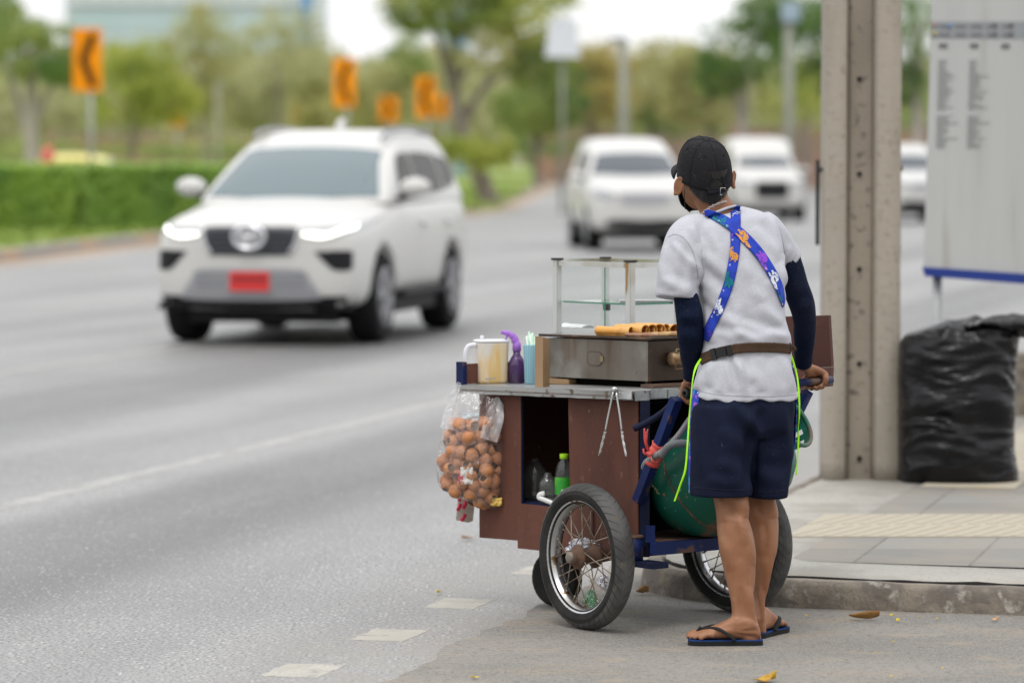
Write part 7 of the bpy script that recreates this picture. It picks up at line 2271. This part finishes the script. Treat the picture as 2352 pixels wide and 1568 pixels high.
q = MB(); q.lathe([(.003, 0), (.012, .002), (.012, .014), (.003, .016)], 12, at(2066, 388, YP-.03), 'X'); q.build('bolt', RUST, pole)
q = MB(); q.box((at(2064, 700, YP).x+.003, YP, (at(2064, 368, YP).z+at(2064, 590, YP).z)/2), (.006, .05, at(2064, 368, YP).z-at(2064, 590, YP).z)); q.build('side_plate', RUST, pole)

# ------------------------------------------------------------------ notice board
BOARD = mat('board_white', (.46, .465, .46), .5, layers=[(1.4, .4, .65, (.42, .425, .42), 5, (3, 1, .35)), (2.6, .55, .7, (.38, .375, .35), 5, (4, 1, .3)), (1, .55, .7, (.48, .49, .49), 3)])
BHEAD = mat('board_header_grey', (.27, .285, .30), .5)
BTEXT = mat('board_text', (.135, .135, .14), .6); BTEXT2 = mat('board_text_grey', (.27, .275, .275), .6)
BBLUE = mat('board_blue', (.012, .035, .22), .5)
YBD = 20.0
bl = at(2131, 612, YBD); 
bo = empty('notice_board', V((bl.x+.35, YBD, .106)), 0, 'large white bus route notice board with a blue bottom rail behind the black bag', 'notice board')
U = V((.95, -.24, 0)).normalized()
def bd(px, py, off_=0.0):
    """point on the board plane for a pixel"""
    o_, d = V((0, 0, CAMH)), ray(px, py); nrm = V((U.y, -U.x, 0)); nrm = V((-U.y, U.x, 0))
    k = (bl-o_).dot(nrm)/d.dot(nrm); p = o_+d*k
    return p - nrm*off_
nrmB = V((-U.y, U.x, 0))
XR = 2640
q = MB(); q.smooth = False
q.prism([bd(2121, 614), bd(XR, 614+34), bd(XR, -300), bd(2149, -300)], nrmB*.05); q.build('panel', BOARD, bo)
q = MB(); q.prism([bd(2119, 613, .015), bd(XR, 648, .015), bd(XR, 674, .015), bd(2125, 634, .015)], nrmB*.085); q.build('bottom_rail', BBLUE, bo)
q = MB(); q.smooth = False; q.prism([bd(2141, 50, .003), bd(XR, 50, .003), bd(XR, 92, .003), bd(2139, 88, .003)], nrmB*.002); hdr = q.build('header_band', BHEAD, bo)
def bars(lst, m_, name, off_=.005):
    q = MB(); q.smooth = False
    for x0, y0, x1, y1 in lst: q.prism([bd(x0, y0, off_), bd(x1, y0+.01*(x1-x0), off_), bd(x1, y1+.01*(x1-x0), off_), bd(x0, y1, off_)], nrmB*.001)
    return q.build(name, m_, bo)
rr = random.Random(14)
L_ = []
for x0 in (2157, 2228):
    for k in range(40):
        y = 138+k*5.1; w_ = rr.uniform(14, 36) if k % 7 else rr.uniform(36, 52)
        if k < 5: w_ = rr.uniform(8, 22)
        if k > 22 and k < 25: continue
        L_.append((x0-(y-100)*.032, y, x0-(y-100)*.032+w_, y+2.0))
bars(L_, BTEXT2, 'route_list')
bars([(2157+i*5, 100, 2161+i*5, 111) for i in range(4)]+[(2228+i*5, 100, 2232+i*5, 111) for i in range(4)]+[(2300+i*5, 101, 2304+i*5, 112) for i in range(4)], BTEXT, 'route_numbers')
bars([(2158+i*5.2, y, 2162+i*5.2, y+6) for y in (58, 77) for i in range(34) if i % 7 not in (5, 6)], mat('board_text_header', (.17, .175, .185), .6), 'header_text', .007)
for px, py, c_ in ((2146, 58, (.35, .22, .22)), (2182, 60, (.16, .25, .40)), (2147, 77, (.40, .36, .16))):
    q = MB(); q.lathe([(.001, 0), (.013, 0), (.013, -.003), (.001, -.003)], 14, bd(px, py, .006), 'Y'); q.build('header_dot', mat('dot_%d_%d' % (px, py), c_, .5), bo)
q = MB()
for i in range(4):
    for y in (58, 78): q.lathe([(.001, 0), (.012, 0), (.012, -.003), (.001, -.003)], 14, bd(2285+i*38, y, .006), 'Y')
q.build('header_icons', BTEXT, bo)
POSTG = mat('board_post', (.33, .34, .34), .5, .4)
for x in (2150, 2560):
    p = bd(x, 640)+nrmB*.05; q = MB(); q.cyl((p.x, p.y, .106), (p.x, p.y, p.z+.02), .024, 14); q.build('post', POSTG, bo)

# ------------------------------------------------------------------ black refuse bag
BAGM = mat('bag_black', (.005, .005, .006), .16, spec=.3, layers=[(6, .4, .7, (.009, .009, .0105), 3)], rough_var=.14, bump=[(12, .5, .03, (.7, 1, 2.0))])
YG = 17.32
T_ = [(1106, 2070, 2334, .17), (1090, 2066, 2336, .20), (1050, 2064, 2331, .215), (960, 2064, 2326, .215), (880, 2064, 2328, .21), (820, 2066, 2334, .20), (785, 2072, 2338, .185), (765, 2088, 2343, .16), (748, 2128, 2348, .13), (735, 2190, 2352, .09), (726, 2240, 2353, .05)]
T_ = sorted(T_)
def bagpt(k, y, n=110):
    xl_, xr_, b_ = interp(T_, y); c = at((xl_+xr_)/2, y, YG); hw = (xr_-xl_)/2/pm(YG)
    a = 2*pi*k/n; ca, sa = cos(a), sin(a)
    p = c+V((hw*abs(ca)**.85*(1 if ca > 0 else -1), b_*abs(sa)**.8*(1 if sa > 0 else -1), 0))
    nn = V((ca, sa, 0))
    z = p.z
    s1_ = p.x*4.5+.6*noise.noise(V((p.x*5, 1, z*5)))
    w_ = .034*noise.noise(V((s1_*.8, p.y*5, z*5)))
    w_ += .030*(1-2*abs(noise.noise(V((s1_*1.1+z*2.5, 3, z*13+1.5*noise.noise(V((p.x*4, z*4, 2))))))))*(.4+.6*abs(noise.noise(V((p.x*3, 9, z*3)))))
    w_ += .009*(1-2*abs(noise.noise(V((s1_*1.9-z*5, 5, z*21)))))*abs(noise.noise(V((p.x*4, 19, z*4))))*2
    top_ = max(0, (790-y)/60); w_ += top_*.05*noise.noise(V((p.x*14, 2, z*9)))
    edge = 1-abs(ca)**6
    return p+nn*w_*(.25+.75*edge) + V((0, 0, top_*.035*noise.noise(V((p.x*9, 4, 1)))))
q = MB()
rows = [[bagpt(k, y) for k in range(110)] for y in [lerp(1106, 726, i/90) for i in range(91)]]
for p in rows[0]: p.z = .107
q.rings(rows); bg_ = q.build('refuse_bag', BAGM, fix=True); tag(bg_, 'full black plastic refuse bag standing right of the utility pole', 'refuse bag')
# folded-over neck of the bag
q = MB()
def flap(u, v):
    p = at(lerp(2105, 2352, u), lerp(772-30*u, 722-4*u, 0), YG-.16+.05*u); 
    x = lerp(2215, 2358, u); y0 = 737-18*u+3*sin(u*9); y1 = y0+lerp(14, 62, u)+6*sin(u*11+1)
    q_ = at(x, lerp(y0, y1, v), YG-.10-.085*sin(pi*min(v*1.1, 1))-.02*sin(u*6))
    return q_+V((0, .012*noise.noise(V((u*7, v*3, 4))), .010*noise.noise(V((u*9, v*2, 8)))))
q.grid(flap, 50, 14); me = evaluated(q.mesh('f', []), [('SOLIDIFY', dict(thickness=.004, offset=0))])
link_mesh('folded_neck', me, BAGM, bg_)
# concrete stub and yellow kerb piece far right
q = MB(); c = gp(2338, 960, .1); q.box((c.x+.35, c.y+.2, .28), (.8, .3, .36), bev=.02); tag(q.build('concrete_block', KERBM), 'low concrete block at the right picture edge behind the black bag', 'concrete block')

# ------------------------------------------------------------------ fallen leaves and petals
LEAFD = mat('dry_leaf', (.33, .17, .05), .8, layers=[(20, .4, .65, (.20, .09, .03), 4)], transl=.2)
LEAFY = mat('yellow_leaf', (.58, .36, .04), .7, layers=[(20, .4, .65, (.42, .2, .04), 4)], transl=.2)
PETAL = mat('yellow_petal', (.80, .62, .03), .6, transl=.2)
def fallen(px, py, ln, wd, rz, m_, name, label, cat, group=None, curl=.25, z=.006):
    c = gp(px, py, z); q = MB(Matrix.Translation(c) @ Matrix.Rotation(rz, 4, 'Z'))
    def f(u, v):
        t = u*2-1; h = wd*.5*(1-abs(t)**2.2)*(1+.25*sin(u*9+px))
        y = (v*2-1)*h
        return V((t*ln*.5, y, .002+curl*wd*(abs(v*2-1)**1.5)*(.5+.5*sin(u*3+px)) + curl*ln*.12*t*t + .15*curl*wd*noise.noise(V((u*4, v*3, px)))))
    q.grid(f, 14, 8); me = evaluated(q.mesh('l', []), [('SOLIDIFY', dict(thickness=.0012, offset=1))])
    tag(link_mesh(name, me, m_), label, cat, group)
fallen(1985, 1421, .105, .03, .08, LEAFD, 'dry_leaf', 'curled brown dry leaf lying under the kerb right of the person', 'leaf', None, .75)
fallen(1476, 1362, .046, .028, .1, mat('tan_leaf', (.42, .24, .10), .8, layers=[(20, .4, .65, (.30, .15, .06), 4)]), 'dry_leaf', 'small tan curled leaf at the foot of the kerb behind the near wheel', 'leaf', None, .9)
fallen(1757, 1563, .075, .05, .4, LEAFY, 'dry_leaf', 'yellow brown leaf at the bottom edge below the person', 'leaf', None, .6)
fallen(2285, 1424, .028, .018, .5, mat('peach_leaf', (.55, .32, .15), .8), 'dry_leaf', 'small peach coloured leaf at the kerb foot near the right edge', 'leaf', None, .6)
fallen(1076, 1237, .06, .03, .2, mat('pale_leaf', (.40, .26, .16), .8), 'dry_leaf', 'pale blurred leaf on the asphalt left of the brown panels', 'leaf', None, .4)
fallen(2346, 1390, .05, .02, 1.2, LEAFD, 'dry_leaf', 'dark leaf against the kerb face at the right edge', 'leaf', None, .5, .03)
PT = [(1007, 1361, .028), (1091, 1556, .026), (1852, 1415, .014), (2048, 1415, .018), (2062, 1426, .022), (2108, 1417, .010), (2152, 1421, .014), (2052, 1474, .012), (2165, 1535, .010), (2048, 1555, .012), (1640, 1388, .012), (1672, 1541, .008), (1690, 1508, .006), (2010, 1500, .009)]
for i, (px, py, s0) in enumerate(PT):
    fallen(px, py, s0, s0*.62, px*.7, PETAL, 'petal', 'tiny yellow fallen petal lying on the ground', 'petal', 'fallen yellow petals', .5)
bpy.context.view_layer.update()
